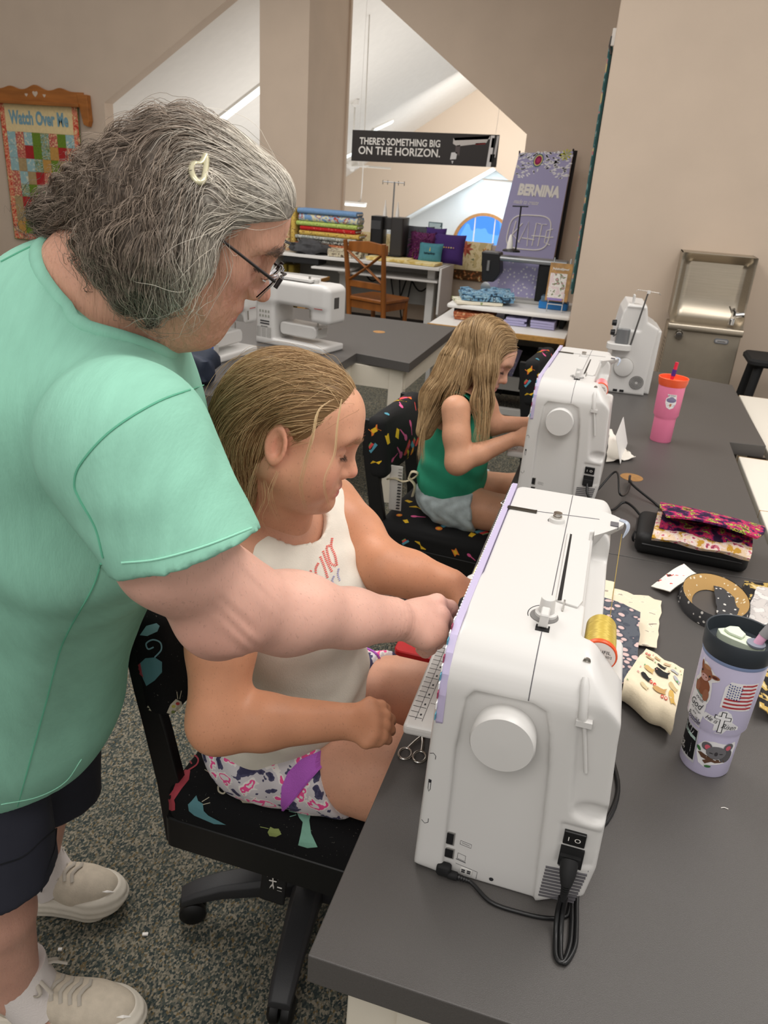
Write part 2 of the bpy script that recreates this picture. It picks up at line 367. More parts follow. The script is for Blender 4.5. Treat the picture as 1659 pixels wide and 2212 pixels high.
# fan blade of a second fan peeping past the sign
q = aty(1086, 391, 11.0)
fan2 = thing('ceiling_fan', 'ceiling fan mostly hidden by the banner, one blade showing below the slogan sign', 'ceiling fan', (q[0] + .3, q[1], q[2]))
mb = MB(); mb.lathe([(.03, .09), (.11, .07), (.12, -.03), (.04, -.07)], seg=16); mb.build('motor', LAMPB, fan2, .6)
mb = MB(); mb.tube([(0, 0, .05), (0, 0, ceil_z(q[0] + .3) - q[2])], .012, 8); mb.build('rod', LAMPB, fan2, 3)
for k in range(4):
    a = math.pi + k * math.pi / 2; R = rotz(a) @ rotx(.15)
    mb = MB(); mb.box(R @ np.array([.32, 0, 0.0]), (.24, .055, .005), R); mb.build('blade', LAMPB, fan2)
# ================================================================ IMPLICIT SURFACES (smooth solid shapes, meshed with surface nets)
class Field:
    """a list of solids joined, cut and blended in order; eval gives a signed distance"""
    def __init__(s): s.p = []; s.post = None; s.T = None
    def at(s, R=None, c=None, sc=1.0): s.T = None if R is None else (np.array(R, float), np.array(c, float), sc); return s
    def _add(s, f, c, r, op, k):
        c = np.array(c, float); r = float(r)
        if s.T is not None:
            R, o, q = s.T; g = f; f = lambda P: g(((P - o) @ R) / q) * q; c = o + R @ c * q; r = r * q; k = k * q
        s.p.append((f, c, r, op, k)); return s
    def ell(s, c, r, R=None, op='+', k=.01):
        c = np.array(c, float); r = np.array(r, float); Rt = None if R is None else np.array(R)
        def f(P):
            q = P - c
            if Rt is not None: q = q @ Rt
            a = q / r; k0 = np.sqrt((a * a).sum(-1)); b = a / r; k1 = np.sqrt((b * b).sum(-1)) + 1e-9
            return np.where(k0 < 1e-6, -r.min(), k0 * (k0 - 1) / k1)
        return s._add(f, c, r.max(), op, k)
    def cap(s, a, b, ra, rb=None, op='+', k=.01, sc=None):
        a = np.array(a, float); b = np.array(b, float); rb = ra if rb is None else rb; ab = b - a; L2 = ab @ ab + 1e-12
        def f(P):
            q = P - a; t = np.clip((q @ ab) / L2, 0, 1); d = q - t[..., None] * ab
            return np.sqrt((d * d).sum(-1)) - (ra + (rb - ra) * t)
        return s._add(f, (a + b) / 2, math.sqrt(L2) / 2 + max(ra, rb), op, k)
    def chain(s, pts, rs, op='+', k=.01):
        for i in range(len(pts) - 1): s.cap(pts[i], pts[i + 1], rs[i], rs[i + 1], op, k if i == 0 else min(k, .5 * min(rs[i], rs[i + 1]) + .002))
        return s
    def box(s, c, h, R=None, r=.005, op='+', k=.003):
        c = np.array(c, float); h = np.array(h, float) - r; Rt = None if R is None else np.array(R)
        def f(P):
            q = P - c
            if Rt is not None: q = q @ Rt
            q = np.abs(q) - h; return np.sqrt((np.maximum(q, 0) ** 2).sum(-1)) + np.minimum(q.max(-1), 0) - r
        return s._add(f, c, np.linalg.norm(h) + r, op, k)
    def tor(s, c, R, Ra, Rb, rm, op='+', k=.004):
        """an elliptic ring, radii Ra Rb in the local xy plane"""
        c = np.array(c, float); Rt = np.array(R)
        def f(P):
            q = (P - c) @ Rt; e = np.sqrt((q[..., 0] / Ra) ** 2 + (q[..., 1] / Rb) ** 2); m = min(Ra, Rb)
            return np.sqrt(((e - 1) * m) ** 2 + q[..., 2] ** 2) - rm
        return s._add(f, c, max(Ra, Rb) + rm, op, k)
    def poly(s, pts, axis, lo, hi, op='+', k=.003, r=.0, kend=.004):
        """a polygon in the two other axes, extruded lo..hi along AXIS, with soft ends"""
        V = np.array(pts, float); i, j = [(1, 2), (0, 2), (0, 1)][axis]; n = len(V); ctr = np.zeros(3); mid = (V.min(0) + V.max(0)) / 2
        ctr[i], ctr[j], ctr[axis] = mid[0], mid[1], (lo + hi) / 2; rad = np.linalg.norm(np.append((V.max(0) - V.min(0)) / 2, (hi - lo) / 2))
        def f(P):
            p = P[..., [i, j]]; d = ((p - V[0]) ** 2).sum(-1); sg = np.ones(p.shape[:-1])
            for a in range(n):
                b = a - 1; e = V[b] - V[a]; w_ = p - V[a]; t = np.clip((w_ @ e) / (e @ e + 1e-12), 0, 1); bb = w_ - t[..., None] * e
                d = np.minimum(d, (bb * bb).sum(-1)); c1 = p[..., 1] >= V[a][1]; c2 = p[..., 1] < V[b][1]; c3 = e[0] * w_[..., 1] > e[1] * w_[..., 0]
                fl = (c1 & c2 & c3) | (~c1 & ~c2 & ~c3); sg = np.where(fl, -sg, sg)
            d2 = sg * np.sqrt(d) - r; x = P[..., axis]; de = np.maximum(lo - x, x - hi)
            return smax(d2, de, kend)
        return s._add(f, ctr, rad + r, op, k)
    def plane(s, p, n, k=.004, op='^'):
        """keep what lies behind the plane (p, outward normal n)"""
        p = np.array(p, float); n = unit(n)
        return s._add(lambda P: (P - p) @ n, p, 1e9, op, k)
    def fn(s, f, op='^', k=.004): return s._add(f, (0, 0, 0), 1e9, op, k)
    def eval(s, P, use=None):
        d = np.full(P.shape[:-1], 10.0)
        for q in (s.p if use is None else use):
            f, c, r, op, k = q; v = f(P)
            if op == '+': d = smin(d, v, k)
            elif op == '-': d = smax(d, -v, k)
            elif op == '^': d = smax(d, v, k)
            elif op == 'x': d = d + v
        if s.post is not None: d = s.post(P, d)
        return d
    def grad(s, P, e=.001):
        g = np.stack([s.eval(P + np.eye(3)[i] * e) - s.eval(P - np.eye(3)[i] * e) for i in range(3)], -1); return g / (np.linalg.norm(g, axis=-1, keepdims=True) + 1e-9)
    def snap(s, P, n=6, off=0.0):
        P = np.array(P, float)
        for _ in range(n): P = P - s.grad(P) * (s.eval(P) - off)[..., None]
        return P
    def cast(s, o, d, off=0.0, n=60, tmax=2.0):
        """sphere-march along d to the surface"""
        o = np.array(o, float); d = unit(d); t = np.zeros(o.shape[:-1])
        for _ in range(n): t = t + np.clip(s.eval(o + d * t[..., None]) - off, -.05, .05) * .8
        return o + d * t[..., None]
    def mesh(s, lo, hi, h, B=12, margin=None):
        lo = np.array(lo, float); hi = np.array(hi, float); S = B * h; nb = np.maximum(1, np.ceil((hi - lo) / S).astype(int))
        margin = margin if margin is not None else .012
        gi = np.stack(np.meshgrid(*[np.arange(x) for x in nb], indexing='ij'), -1).reshape(-1, 3); ctr = lo + (gi + .5) * S; hd = S * .87
        d = s.eval(ctr); keep = np.abs(d) < hd * 1.7 + margin
        for f, c, r, op, k in s.p:                                           # blocks that hold a small solid are always looked into
            if op == '+' and r < hd: keep |= np.linalg.norm(ctr - c, axis=1) < r + hd
        gi = gi[keep]; ctr = ctr[keep]; ax = np.arange(B + 1); off = np.stack(np.meshgrid(ax, ax, ax, indexing='ij'), -1)
        N = nb * B + 3; cells_k = []; cells_p = []; quads = []
        co = [(a, b, c) for a in (0, 1) for b in (0, 1) for c in (0, 1)]; edges = [(i, j) for i in range(8) for j in range(i + 1, 8) if sum(abs(co[i][q] - co[j][q]) for q in range(3)) == 1]
        pc = np.array([q[1] for q in s.p]); pr = np.array([q[2] for q in s.p]); pk = np.array([q[4] for q in s.p])
        def key(I): return ((I[..., 0] + 1) * N[1] + I[..., 1] + 1) * N[2] + I[..., 2] + 1
        for g, c in zip(gi, ctr):
            near = np.linalg.norm(pc - c, axis=1) - pr < hd * 1.02 + pk + .03
            use = [q for q, n_ in zip(s.p, near) if n_]
            if not use: continue
            I = off + g * B; P = lo + I * h; v = s.eval(P, use); ins = v < 0
            if ins.all() or not ins.any(): continue
            cor = [v[a:a + B, b:b + B, c_:c_ + B] for a, b, c_ in co]; sg = [x < 0 for x in cor]; cnt = sum(x.astype(int) for x in sg); act = (cnt > 0) & (cnt < 8)
            if act.any():
                idx = np.argwhere(act); cv = np.stack([x[act] for x in cor], 1); acc = np.zeros((len(idx), 3)); num = np.zeros(len(idx))
                for i, j in edges:
                    m = (cv[:, i] < 0) != (cv[:, j] < 0); t = np.where(m, cv[:, i] / np.where(m, cv[:, i] - cv[:, j], 1), 0); pi = np.array(co[i], float); pj = np.array(co[j], float)
                    acc += np.where(m[:, None], pi + (pj - pi) * t[:, None], 0); num += m
                cells_k.append(key(idx + g * B)); cells_p.append(lo + (idx + g * B + acc / num[:, None]) * h)
            for a in range(3):
                b_, c_ = (a + 1) % 3, (a + 2) % 3; sl0 = [slice(0, B)] * 3; sl1 = [slice(0, B)] * 3; sl1[a] = slice(1, B + 1); v0 = ins[tuple(sl0)]; v1 = ins[tuple(sl1)]; m = v0 != v1
                if not m.any(): continue
                idx = np.argwhere(m) + g * B; eb = np.eye(3, dtype=int)[b_]; ec = np.eye(3, dtype=int)[c_]
                q = np.stack([key(idx), key(idx - eb), key(idx - eb - ec), key(idx - ec)], 1); fl = v0[m]; q[~fl] = q[~fl][:, ::-1]; quads.append(q)
        K = np.concatenate(cells_k); Pv = np.concatenate(cells_p); o = np.argsort(K); K = K[o]; Pv = Pv[o]; Q = np.concatenate(quads)
        ii = np.searchsorted(K, Q); ii = np.clip(ii, 0, len(K) - 1); ok = (K[ii] == Q).all(1); return Pv, ii[ok][:, ::-1]
def smin(a, b, k):
    if k <= 0: return np.minimum(a, b)
    h = np.maximum(k - np.abs(a - b), 0) / k; return np.minimum(a, b) - h * h * k * .25
def smax(a, b, k):
    if k <= 0: return np.maximum(a, b)
    h = np.maximum(k - np.abs(a - b), 0) / k; return np.maximum(a, b) + h * h * k * .25
def np_mesh(name, V, F, m, parent=None, col=None, smooth=True, kind=None):
    """mesh from arrays (quads or triangles), quick enough for large ones"""
    me = bpy.data.meshes.new(name); V = np.asarray(V, np.float32); F = np.asarray(F, np.int32); n, k = F.shape
    me.vertices.add(len(V)); me.vertices.foreach_set('co', V.ravel()); me.loops.add(n * k); me.loops.foreach_set('vertex_index', F.ravel())
    me.polygons.add(n); me.polygons.foreach_set('loop_start', np.arange(0, n * k, k, dtype=np.int32)); me.polygons.foreach_set('loop_total', np.full(n, k, np.int32))
    if smooth: me.polygons.foreach_set('use_smooth', np.ones(n, bool))
    me.update(calc_edges=True); me.validate()
    if col is not None:
        a = me.color_attributes.new('Col', 'FLOAT_COLOR', 'POINT'); c = np.ones((len(V), 4), np.float32); c[:, :3] = col; a.data.foreach_set('color', c.ravel())
    o = link(name, me, m, parent); 
    if kind: o['kind'] = kind
    return o
def join_islands(parts):
    """stack (V, F, col) pieces into one array set"""
    V = []; F = []; C = []; n = 0
    for v, f, c in parts: V.append(v); F.append(f + n); C.append(c); n += len(v)
    return np.concatenate(V), np.concatenate(F), np.concatenate(C)
# ================================================================ BACK OF THE ROOM
WHT = mat('white_laminate', (226, 224, 220), .4, var=.02, vscale=6)
GREYP = mat('grey_panel', (176, 174, 170), .55)
PLY = mat('ply_edge', (176, 132, 70), .55, var=.15, vscale=60)
BLK = mat('black_plastic', (22, 22, 24), .4)
BLKM = mat('black_matte', (18, 18, 19), .75)
STEELG = mat('steel_grey', (150, 152, 154), .35, metal=.8)
CHROME = mat('chrome', (205, 205, 205), .12, metal=1.0)
MWHITE = mat('machine_white', (232, 230, 226), .32, spec=.5)
HONEY = mat('honey_wood', (142, 84, 34), .4, var=.22, vscale=14, stretch=(1, 1, .15), coat=.2)
OAK = mat('oak', (160, 98, 42), .45, var=.25, vscale=18, stretch=(.15, 1, 1))
DARKP = mat('dark_line', (70, 68, 66), .6)
INK = mat('print_ink', (40, 40, 44), .7)
COLM = mat('printed_colour', None, .75, attr='Col', spec=.25)
FELTC = mat('coloured_cloth', None, .9, attr='Col', var=.12, vscale=60, bump=.3, bscale=500, spec=.15)
# ---- wall quilt and its oak hanger
y = YB - .02
q = [aty(*p, y) for p in ((0, 208), (166, 216), (188, 400), (10, 400))]
QL = q[0][0] - .02; QR = q[1][0]; QT = q[1][2] - .0; QB = QT - 1.55
hg = thing('quilt_hanger', 'carved oak quilt hanger with heart cutouts high on the left wall', 'hanger', (0, 0, 0))
HL = QL - .10; HR = aty(184, 190, y)[0]; HT = aty(165, 200, y)[2]
def hearts(cx, cz, s): return [(cx + s * .8 * math.sin(t) ** 3, cz + s * (.65 * math.cos(t) - .25 * math.cos(2 * t) - .1 * math.cos(3 * t))) for t in np.linspace(0, 2 * math.pi, 18, endpoint=False)]
mb = MB(); top = []; W_ = HR - HL; mid = aty(80, 180, y)[0]
for t in np.linspace(HL, HR, 41):
    d = (t - mid) / (W_ / 2); top.append((t, HT + .055 * math.exp(-(d / .16) ** 2) + .035 * math.exp(-((abs(d) - .52) / .14) ** 2)))
mb.prism([(HL, HT - .115)] + [(HR, HT - .115)] + top[::-1], ((0, y - .05, 0), (1, 0, 0), (0, 0, 1), (0, 1, 0)), .022); mb.build('crest_board', OAK, hg, bevel=.004)
mb = MB(); mb.bb((HL, y - .085, HT - .15), (HR - .05, y - .05, HT - .115)); mb.build('clamp_rail', OAK, hg, bevel=.004)
for ex in (HL, HR):
    mb = MB(); mb.prism([(-.06, .06), (.07, .06), (.08, -.2), (.055, -.26), (-.0, -.24), (-.03, -.1)], ((ex - .02, y - .06, HT - .08), (1, 0, 0), (0, 0, 1), (0, 1, 0)), .075); mb.build('bracket', OAK, hg, bevel=.006)
for cx, s in ((mid, .045), (mid - .12, .025), (mid + .12, .025)):
    mb = MB(); mb.prism(hearts(cx, HT - .035 if s > .03 else HT - .05, s), ((0, y - .0515, 0), (1, 0, 0), (0, 0, 1), (0, 1, 0)), .003); mb.build('heart_cutout', WALL, hg)
qt = thing('patchwork_quilt', 'patchwork wall quilt reading Watch Over Me hanging under the oak hanger', 'quilt', (0, 0, 0))
REDP = ramp_mat('red_paisley', [(0, (196, 70, 52)), (.42, (226, 150, 120)), (.5, (204, 84, 62)), (.56, (236, 214, 160)), (.62, (196, 74, 56))], 22, .9)
CREAMC = mat('cream_cloth', (228, 206, 156), .9, var=.06, vscale=30)
mb = MB(); mb.bb((QL, y - .012, QB), (QR, y, QT)); mb.build('border', REDP, qt, bevel=.003)
mb = MB(); mb.bb((QL - .008, y - .009, QB - .008), (QR + .008, y - .002, QT + .002)); mb.build('binding', mat('olive_binding', (92, 110, 52), .9), qt)
bw = .07; iw = (QR - QL) - 2 * bw; bx = QL + bw; hz = QT - .06; hb = hz - .30
mb = MB(); mb.bb((bx, y - .017, hb), (bx + iw, y - .011, hz)); mb.build('title_panel', CREAMC, qt, bevel=.002)
lettering('lettering', 'Watch Over Me', .1, ((bx + iw / 2, y - .018, (hz + hb) / 2), (1, 0, 0), (0, 0, 1), (0, -1, 0)), mat('dusty_blue', (120, 160, 176), .8), qt, width=iw * .88, height=.15, bold=.004)
AQUA = ramp_mat('aqua_print', [(0, (150, 184, 186)), (.55, (166, 196, 196)), (.6, (214, 212, 190))], 40, .9)
GRNC = mat('green_cloth', (104, 132, 40), .9, var=.15, vscale=60); REDC = mat('red_cloth', (168, 40, 40), .9, var=.1); GOLDC = mat('gold_cloth', (190, 144, 74), .9, var=.1); TANC = mat('tan_cloth', (170, 146, 104), .9, var=.12)
LEAFP = ramp_mat('leaf_print', [(0, (150, 178, 172)), (.45, (86, 112, 50)), (.54, (224, 216, 190)), (.6, (110, 124, 70))], 45, .9)
PINKP = ramp_mat('pink_print', [(0, (208, 116, 104)), (.46, (150, 60, 44)), (.52, (226, 170, 140)), (.6, (230, 206, 150))], 50, .9)
pal = {'a': AQUA, 'g': GRNC, 'r': REDC, 'o': GOLDC, 't': TANC, 'l': LEAFP, 'p': PINKP}
rows = ['apaglpga', 'aprglorp', 'atalogtg', 'patrptla', 'plglaapa', 'trpaaopa', 'tolaaapa', 'ogatrgal']
cw = iw / 8; ch = (hb - QB - bw) / 8
for r, row in enumerate(rows):
    for c, k in enumerate(row):
        mb = MB(); mb.bb((bx + c * cw + .001, y - .0165, hb - (r + 1) * ch + .001), (bx + (c + 1) * cw - .001, y - .011, hb - r * ch - .001)); mb.build('patch', pal[k], qt, bevel=.0015, bseg=1)
# ---- hanging slogan sign
ys = YB - .06
TL, TR, BL, BR = aty(760, 280, ys), aty(1077, 291, ys), aty(760, 347, ys), aty(1074, 362, ys)
sg = thing('hanging_sign', 'black slogan sign about the horizon hanging across the loft opening', 'sign', tuple((TL + BR) / 2))
o_ = np.array(sg.location); u = unit(TR - TL); v = np.array([0, 0, 1.0]); SWd = np.linalg.norm(TR - TL); SH = (TL[2] - BL[2])
Rm = np.stack([u, np.cross(v, u), v], 1)
def sgp(x, z, yy=0.0): return Rm @ np.array([x - SWd / 2, yy, z - SH / 2])
mb = MB(); mb.box(sgp(SWd / 2, SH / 2), (SWd / 2, .012, SH / 2), Rm); mb.build('board', mat('sign_black', (42, 36, 34), .45), sg, bevel=.002)
SWHT = mat('sign_white', (236, 232, 226), .6)
fr_ = lambda x, z: (sgp(x, z, -.0125), u, v, -np.cross(v, u))
lettering('lettering', "THERE’S SOMETHING BIG", .08, fr_(SWd * .335, SH * .66), SWHT, sg, width=SWd * .56, height=SH * .23, bold=.0016)
lettering('lettering', "ON THE HORIZON.", .08, fr_(SWd * .335, SH * .36), SWHT, sg, width=SWd * .57, height=SH * .26, bold=.0012)
mb = MB()
for poly, c in (([(.70, .86), (.94, .96), (.92, .74), (.73, .60), (.70, .68)], (.62, .58, .55)), ([(.70, .86), (.94, .96), (.94, .86), (.71, .78)], (.8, .77, .74)), ([(.72, .62), (.75, .65), (.75, .3), (.72, .4)], (.12, .1, .1)), ([(.695, .40), (.735, .42), (.73, .20), (.69, .18)], (.72, .7, .7)),
                ([(.70, .14), (.715, .14), (.708, .04)], (.6, .6, .6)), ([(.85, .72), (.915, .75), (.915, .70), (.85, .67)], (.25, .03, .03)), ([(.945, .97), (.97, .97), (.965, .0), (.935, .0)], (.75, .73, .72)), ([(.985, .97), (1., .97), (.99, .3), (.975, .3)], (.55, .53, .52)), ([(.955, .9), (.985, .9), (.98, .6), (.952, .6)], (.02, .02, .02)), ([(.955, .4), (.985, .4), (.98, .15), (.952, .15)], (.02, .02, .02))):
    mb.add([sgp(SWd * x, SH * z, -.0128) for x, z in poly], [tuple(range(len(poly)))], c)
mb.build('machine_picture', COLM, sg, colour=True)
for f in (.04, .97):
    p = sgp(SWd * f, SH); zw = (az + mL * (o_[0] + p[0] - ax)) if o_[0] + p[0] < ax else (az + mR * (o_[0] + p[0] - ax)); mb = MB(); mb.tube([p, p + np.array([0, .03, 0]), (p[0], YB + .02 - o_[1], zw + .03 - o_[2])], .0015, 4); mb.build('hanging_line', SWHT, sg)
# ---- lilac banner
ybn = 8.1
bTL, bTR, bBL, bBR = aty(1122, 331, ybn), aty(1238, 327, ybn), aty(1070, 540, ybn), aty(1197, 552, ybn)
ban = thing('banner_stand', 'tall lilac fabric banner reading BERNINA on a black stand, right of the loft opening', 'banner', (0, 0, 0))
G = []
for i in range(9):
    f = i / 8 * 1.75; G.append([bTL + (bBL - bTL) * f + ((bTR + (bBR - bTR) * f) - (bTL + (bBL - bTL) * f)) * j / 6 + np.array([0, 0.0, 0]) for j in range(7)])
LIL = mat('lilac_fabric', (170, 166, 204), .75)
mb = MB(); mb.sheet(G, .004); mb.build('fabric', LIL, ban, 1.0)
def bp(x, z, off=-.004):
    f = z; a = bTL + (bBL - bTL) * f; b = bTR + (bBR - bTR) * f; p = a + (b - a) * x; return p + np.array([0, off, 0])
bu = unit(bTR - bTL); bv = unit((bTL - bBL)); bn = np.array([0, -1.0, 0]); BW = np.linalg.norm(bTR - bTL); BH = np.linalg.norm(bTL - bBL)
bu2 = unit(bBR - bBL)
lettering('lettering', 'BERNINA', .1, (bp(.53, .37, -.006), bu2, bv, bn), SWHT, ban, width=BW * .80, height=BH * .12, bold=.006)
lettering('lettering', 'made to create', .05, (bp(.34, .485, -.006), bu2, bv, bn), SWHT, ban, width=BW * .48, height=BH * .045, shear=.25)
mb = MB()
def bstroke(pts, r=.006): mb.tube([bp(x, z, -.006) for x, z in pts], r, 5)
bstroke([(.5 + .36 * (abs(math.cos(t)) ** .55) * math.copysign(1, math.cos(t)), .79 + .175 * (abs(math.sin(t)) ** .55) * math.copysign(1, math.sin(t))) for t in np.linspace(0, 2 * math.pi, 41)])
for st in ([(.24, .68), (.22, .92)], [(.36, .70), (.23, .82), (.38, .9)], [(.36, .9), (.46, .68), (.52, .93)], [(.40, .85), (.62, .86)], [(.68, .70), (.60, .69), (.60, .92)], [(.78, .70), (.70, .70), (.70, .92)], [(.56, .82), (.80, .82)], [(.9, .74), (.80, .76), (.80, .88), (.9, .9)], [(.80, .83), (.93, .82)]): bstroke(st, .005)
mb.build('emblem', SWHT, ban)
mb = MB(); rr = random.Random(3)
for i in range(210):
    z = rr.random() ** 1.3 * .27; x = rr.random() * .98 + .01
    if z > .2 + .05 * math.sin(x * 9): continue
    a = rr.random() * .6 - .3 + math.atan2(z - .1, x - .4); L_ = .018; wd = .007; c_, s_ = math.cos(a), math.sin(a)
    mb.add([bp(x, z, -.0055) + bu * (p * c_ * L_ - q_ * s_ * wd) + bv * (p * s_ * L_ + q_ * c_ * wd) for p, q_ in ((1, 0), (.5, .8), (-.5, .8), (-1, 0), (-.5, -.8), (.5, -.8))], [(0, 1, 2, 3, 4, 5)], (.88, .87, .9))
for r_, c in ((.06, (.05, .16, .2)), (.05, (.75, .62, .25)), (.04, (.3, .02, .1)), (.022, (.5, .05, .15))):
    mb.add([bp(.39, .075, -.006 - (.06 - r_) * .02) + (bu * math.cos(t) * r_ * .8 + bv * math.sin(t) * r_) for t in np.linspace(0, 6.283, 15)[:-1]], [tuple(range(14))], c)
for k in range(9):
    t = k * .7; mb.add([bp(.88, .03, -.0062), bp(.88, .03, -.0062) + bu * math.cos(t) * .05 + bv * math.sin(t) * .05, bp(.88, .03, -.0062) + bu * math.cos(t + .35) * .05 + bv * math.sin(t + .35) * .05], [(0, 1, 2)], (.55, .55, .1))
mb.build('flower_print', COLM, ban, colour=True, kind='stuff')
mb = MB(); e0 = bTR + np.array([.02, .05, .01]); e1 = bTR + (bBR - bTR) * 1.75 + np.array([.03, .05, 0]); mb.tube([e0, e1], .02, 6); mb.build('pole', BLK, ban)
mb = MB()
for p in (bTL, bTR): mb.tube([p + np.array([0, .02, -.02]), p + np.array([0, 0, .02])], .008, 6)
mb.build('corner_hooks', BLK, ban)
mb = MB(); c_ = G[-1]; zb = c_[0][2]; mb.bb((c_[0][0] - .02, ybn - .12, 0), (c_[-1][0] + .02, ybn + .14, .05)); mb.tube([(c_[3][0], ybn + .04, .04), (c_[3][0], ybn + .04, zb + .05)], .015, 6); mb.build('base', BLK, ban)
# ---- star wall quilt over the half wall
sq = thing('star_runner', 'cream quilted runner with red and green stars draped over the half wall', 'table runner', (0, 0, 0))
x0 = aty(770, 510, YB)[0]; x1 = aty(1062, 530, YB)[0]; zt = SILL; zb = aty(1000, 582, YB)[2]; zc = aty(1000, 604, YB)[2]; yq = YB - .012
CREQ = ramp_mat('cream_quilting', [(0, (198, 178, 128)), (.45, (222, 204, 160)), (.6, (212, 192, 142))], 18, .9, bump=.4)
mb = MB(); mb.sheet([[(x0 + (x1 - x0) * j / 12, YB + .18, zt + .005) for j in range(13)], [(x0 + (x1 - x0) * j / 12, YB, zt + .015) for j in range(13)], [(x0 + (x1 - x0) * j / 12, yq - .006 * (j % 2), zt - .03) for j in range(13)], [(x0 + (x1 - x0) * j / 12, yq - .006 * (j % 2), zb) for j in range(13)]], .01); mb.build('quilted_panel', CREQ, sq, 1.0)
mb = MB(); mb.bb((x0, yq - .012, zc), (x1, yq - .002, zb)); mb.build('border', ramp_mat('brown_floral', [(0, (84, 58, 34)), (.52, (110, 78, 46)), (.58, (170, 90, 50)), (.63, (190, 170, 120))], 26, .9), sq)
for px, py, s, c in ((1006, 537, .085, (.32, .07, .04)), (1034, 562, .085, (.10, .12, .05)), (783, 516, .07, (.35, .08, .04)), (1048, 545, .05, (.45, .2, .05))):
    p = aty(px, py, yq - .014); mb = MB()
    for k in range(8):
        a = k * math.pi / 4; cc = c if k % 2 else tuple(min(1, v * 1.6 + .03) for v in c)
        mb.add([p, p + s * .5 * np.array([math.cos(a - .39), 0, math.sin(a - .39)]), p + s * np.array([math.cos(a), 0, math.sin(a)]), p + s * .5 * np.array([math.cos(a + .39), 0, math.sin(a + .39)])], [(0, 1, 2, 3)], cc)
    mb.build('star', FELTC, sq, colour=True)
# ---- long white desk with a folded-down leaf
DX0, DX1, DY0, DY1, DZ = -3.42, -1.66, 7.46, 8.06, .75
dk = thing('sewing_desk', 'long white sewing desk under the loft opening with a folded end leaf', 'desk', ((DX0 + DX1) / 2, DY0, 0))
def pt(name, a, b, m, root, bevel=.004, kind=None):
    o = np.array(root.location); mb = MB(); mb.bb(np.array(a) - o, np.array(b) - o); return mb.build(name, m, root, None, kind, bevel=bevel)
pt('worktop', (DX0, DY0, DZ - .03), (DX1, DY1, DZ), WHT, dk)
pt('shelf', (-2.7, DY0 + .05, .6), (DX1 - .02, DY1 - .1, .62), WHT, dk)
pt('back_panel', (DX0, DY1 - .03, .3), (DX1, DY1, DZ - .03), GREYP, dk)
pt('side_panel', (DX0, DY0 + .03, 0), (DX0 + .03, DY1 - .03, DZ - .03), WHT, dk)
pt('leg', (-2.74, DY0 + .2, 0), (-2.66, DY0 + .3, .6), WHT, dk, .01); pt('leg', (DX1 - .16, DY0 + .2, 0), (DX1 - .08, DY0 + .3, DZ - .03), WHT, dk, .01)
pt('keyboard_tray', (-2.95, DY0 - .05, .63), (-2.55, DY0 + .3, .65), WHT, dk)
L0 = np.array([DX1 + .005, DY0, DZ - .005]); mb = MB()
mb.prism([(0, 0), (.56, 0), (.56, -.34), (.45, -.44), (.03, -.46), (0, -.43)], (L0 - np.array(dk.location), (0, 1, 0), (.0, 0, 1), (1, 0, 0)), .022); mb.build('drop_leaf', WHT, dk, bevel=.004)
pt('control_box', (-3.28, DY0 + .02, .66), (-2.9, DY0 + .25, .715), BLK, dk)
mb = MB(); o = np.array(dk.location)
for k, (xa, xb, dz) in enumerate(((-2.3, -2.1, .3), (-2.1, -1.8, .15), (-2.2, -2.05, .45), (-2.6, -2.35, .1))):
    mb.tube(spline([np.array((xa, DY1 - .06, .6)) - o, np.array(((xa + xb) / 2, DY1 - .1, .6 - dz)) - o, np.array((xb, DY1 - .06, .6)) - o], 12), .008, 6)
mb.build('hanging_cables', BLK, dk)
# wood-edged side table left of the desk
st = thing('side_table', 'low white table with wooden edges standing in front of the long desk', 'table', (-3.15, 7.0, 0))
pt('tabletop', (-3.65, 6.72, .55), (-2.72, 7.3, .585), WHT, st); pt('edge_band', (-3.66, 6.705, .55), (-2.71, 6.72, .585), PLY, st, .002); pt('edge_band', (-2.72, 6.72, .55), (-2.705, 7.3, .585), PLY, st, .002)
pt('leg', (-3.5, 6.76, 0), (-3.38, 6.86, .55), TRIMW, st); pt('leg', (-2.82, 6.76, 0), (-2.74, 6.84, .55), PLY, st); pt('side_panel', (-2.86, 6.9, .05), (-2.82, 7.25, .55), GREYP, st)
ct = thing('drawer_cart', 'white rolling cart on small ball casters, glimpsed behind the standing woman', 'cart', (-3.75, 7.2, 0))
pt('body', (-4.0, 7.02, .09), (-3.6, 7.4, .5), WHT, ct, .01)
for cx, cy in ((-3.94, 7.06), (-3.66, 7.06), (-3.66, 7.36), (-3.94, 7.36)):
    mb = MB(); mb.lathe([(.001, 0), (.03, .012), (.042, .045), (.03, .078), (.012, .09)], (cx + 3.75, cy - 7.2, 0), 12); mb.build('caster', TRIMW, ct, .8)
# ---- bolts of fabric
def bolt(x0, x1, y0, z0, hgt, dep, m, name, label, grp='fabric bolts stacked on the desk'):
    b = thing('fabric_bolt', label, 'fabric bolt', ((x0 + x1) / 2, y0 + dep / 2, z0), group=grp); L_ = (x1 - x0) / 2
    mb = MB(); mb.rbox((-L_, -dep / 2, 0), (L_, dep / 2, hgt), r=hgt * .45, seg=4, axis=0, e=.004); mb.build('cloth', m, b, .7)
    mb = MB(); mb.bb((-L_ - .012, -dep / 2 + .03, hgt * .35), (L_ + .012, dep / 2 - .03, hgt * .65)); mb.build('cardboard_core', mat('bolt_board', (206, 198, 186), .8), b); return b
BLU = mat('blue_cloth', (112, 146, 186), .9, var=.06); LIME = ramp_mat('lime_print', [(0, (168, 188, 96)), (.5, (188, 204, 120)), (.6, (150, 170, 80))], 40, .9)
FLOR = ramp_mat('farm_print', [(0, (120, 156, 196)), (.42, (216, 210, 180)), (.52, (150, 178, 206)), (.58, (176, 72, 60)), (.62, (224, 214, 180))], 14, .9)
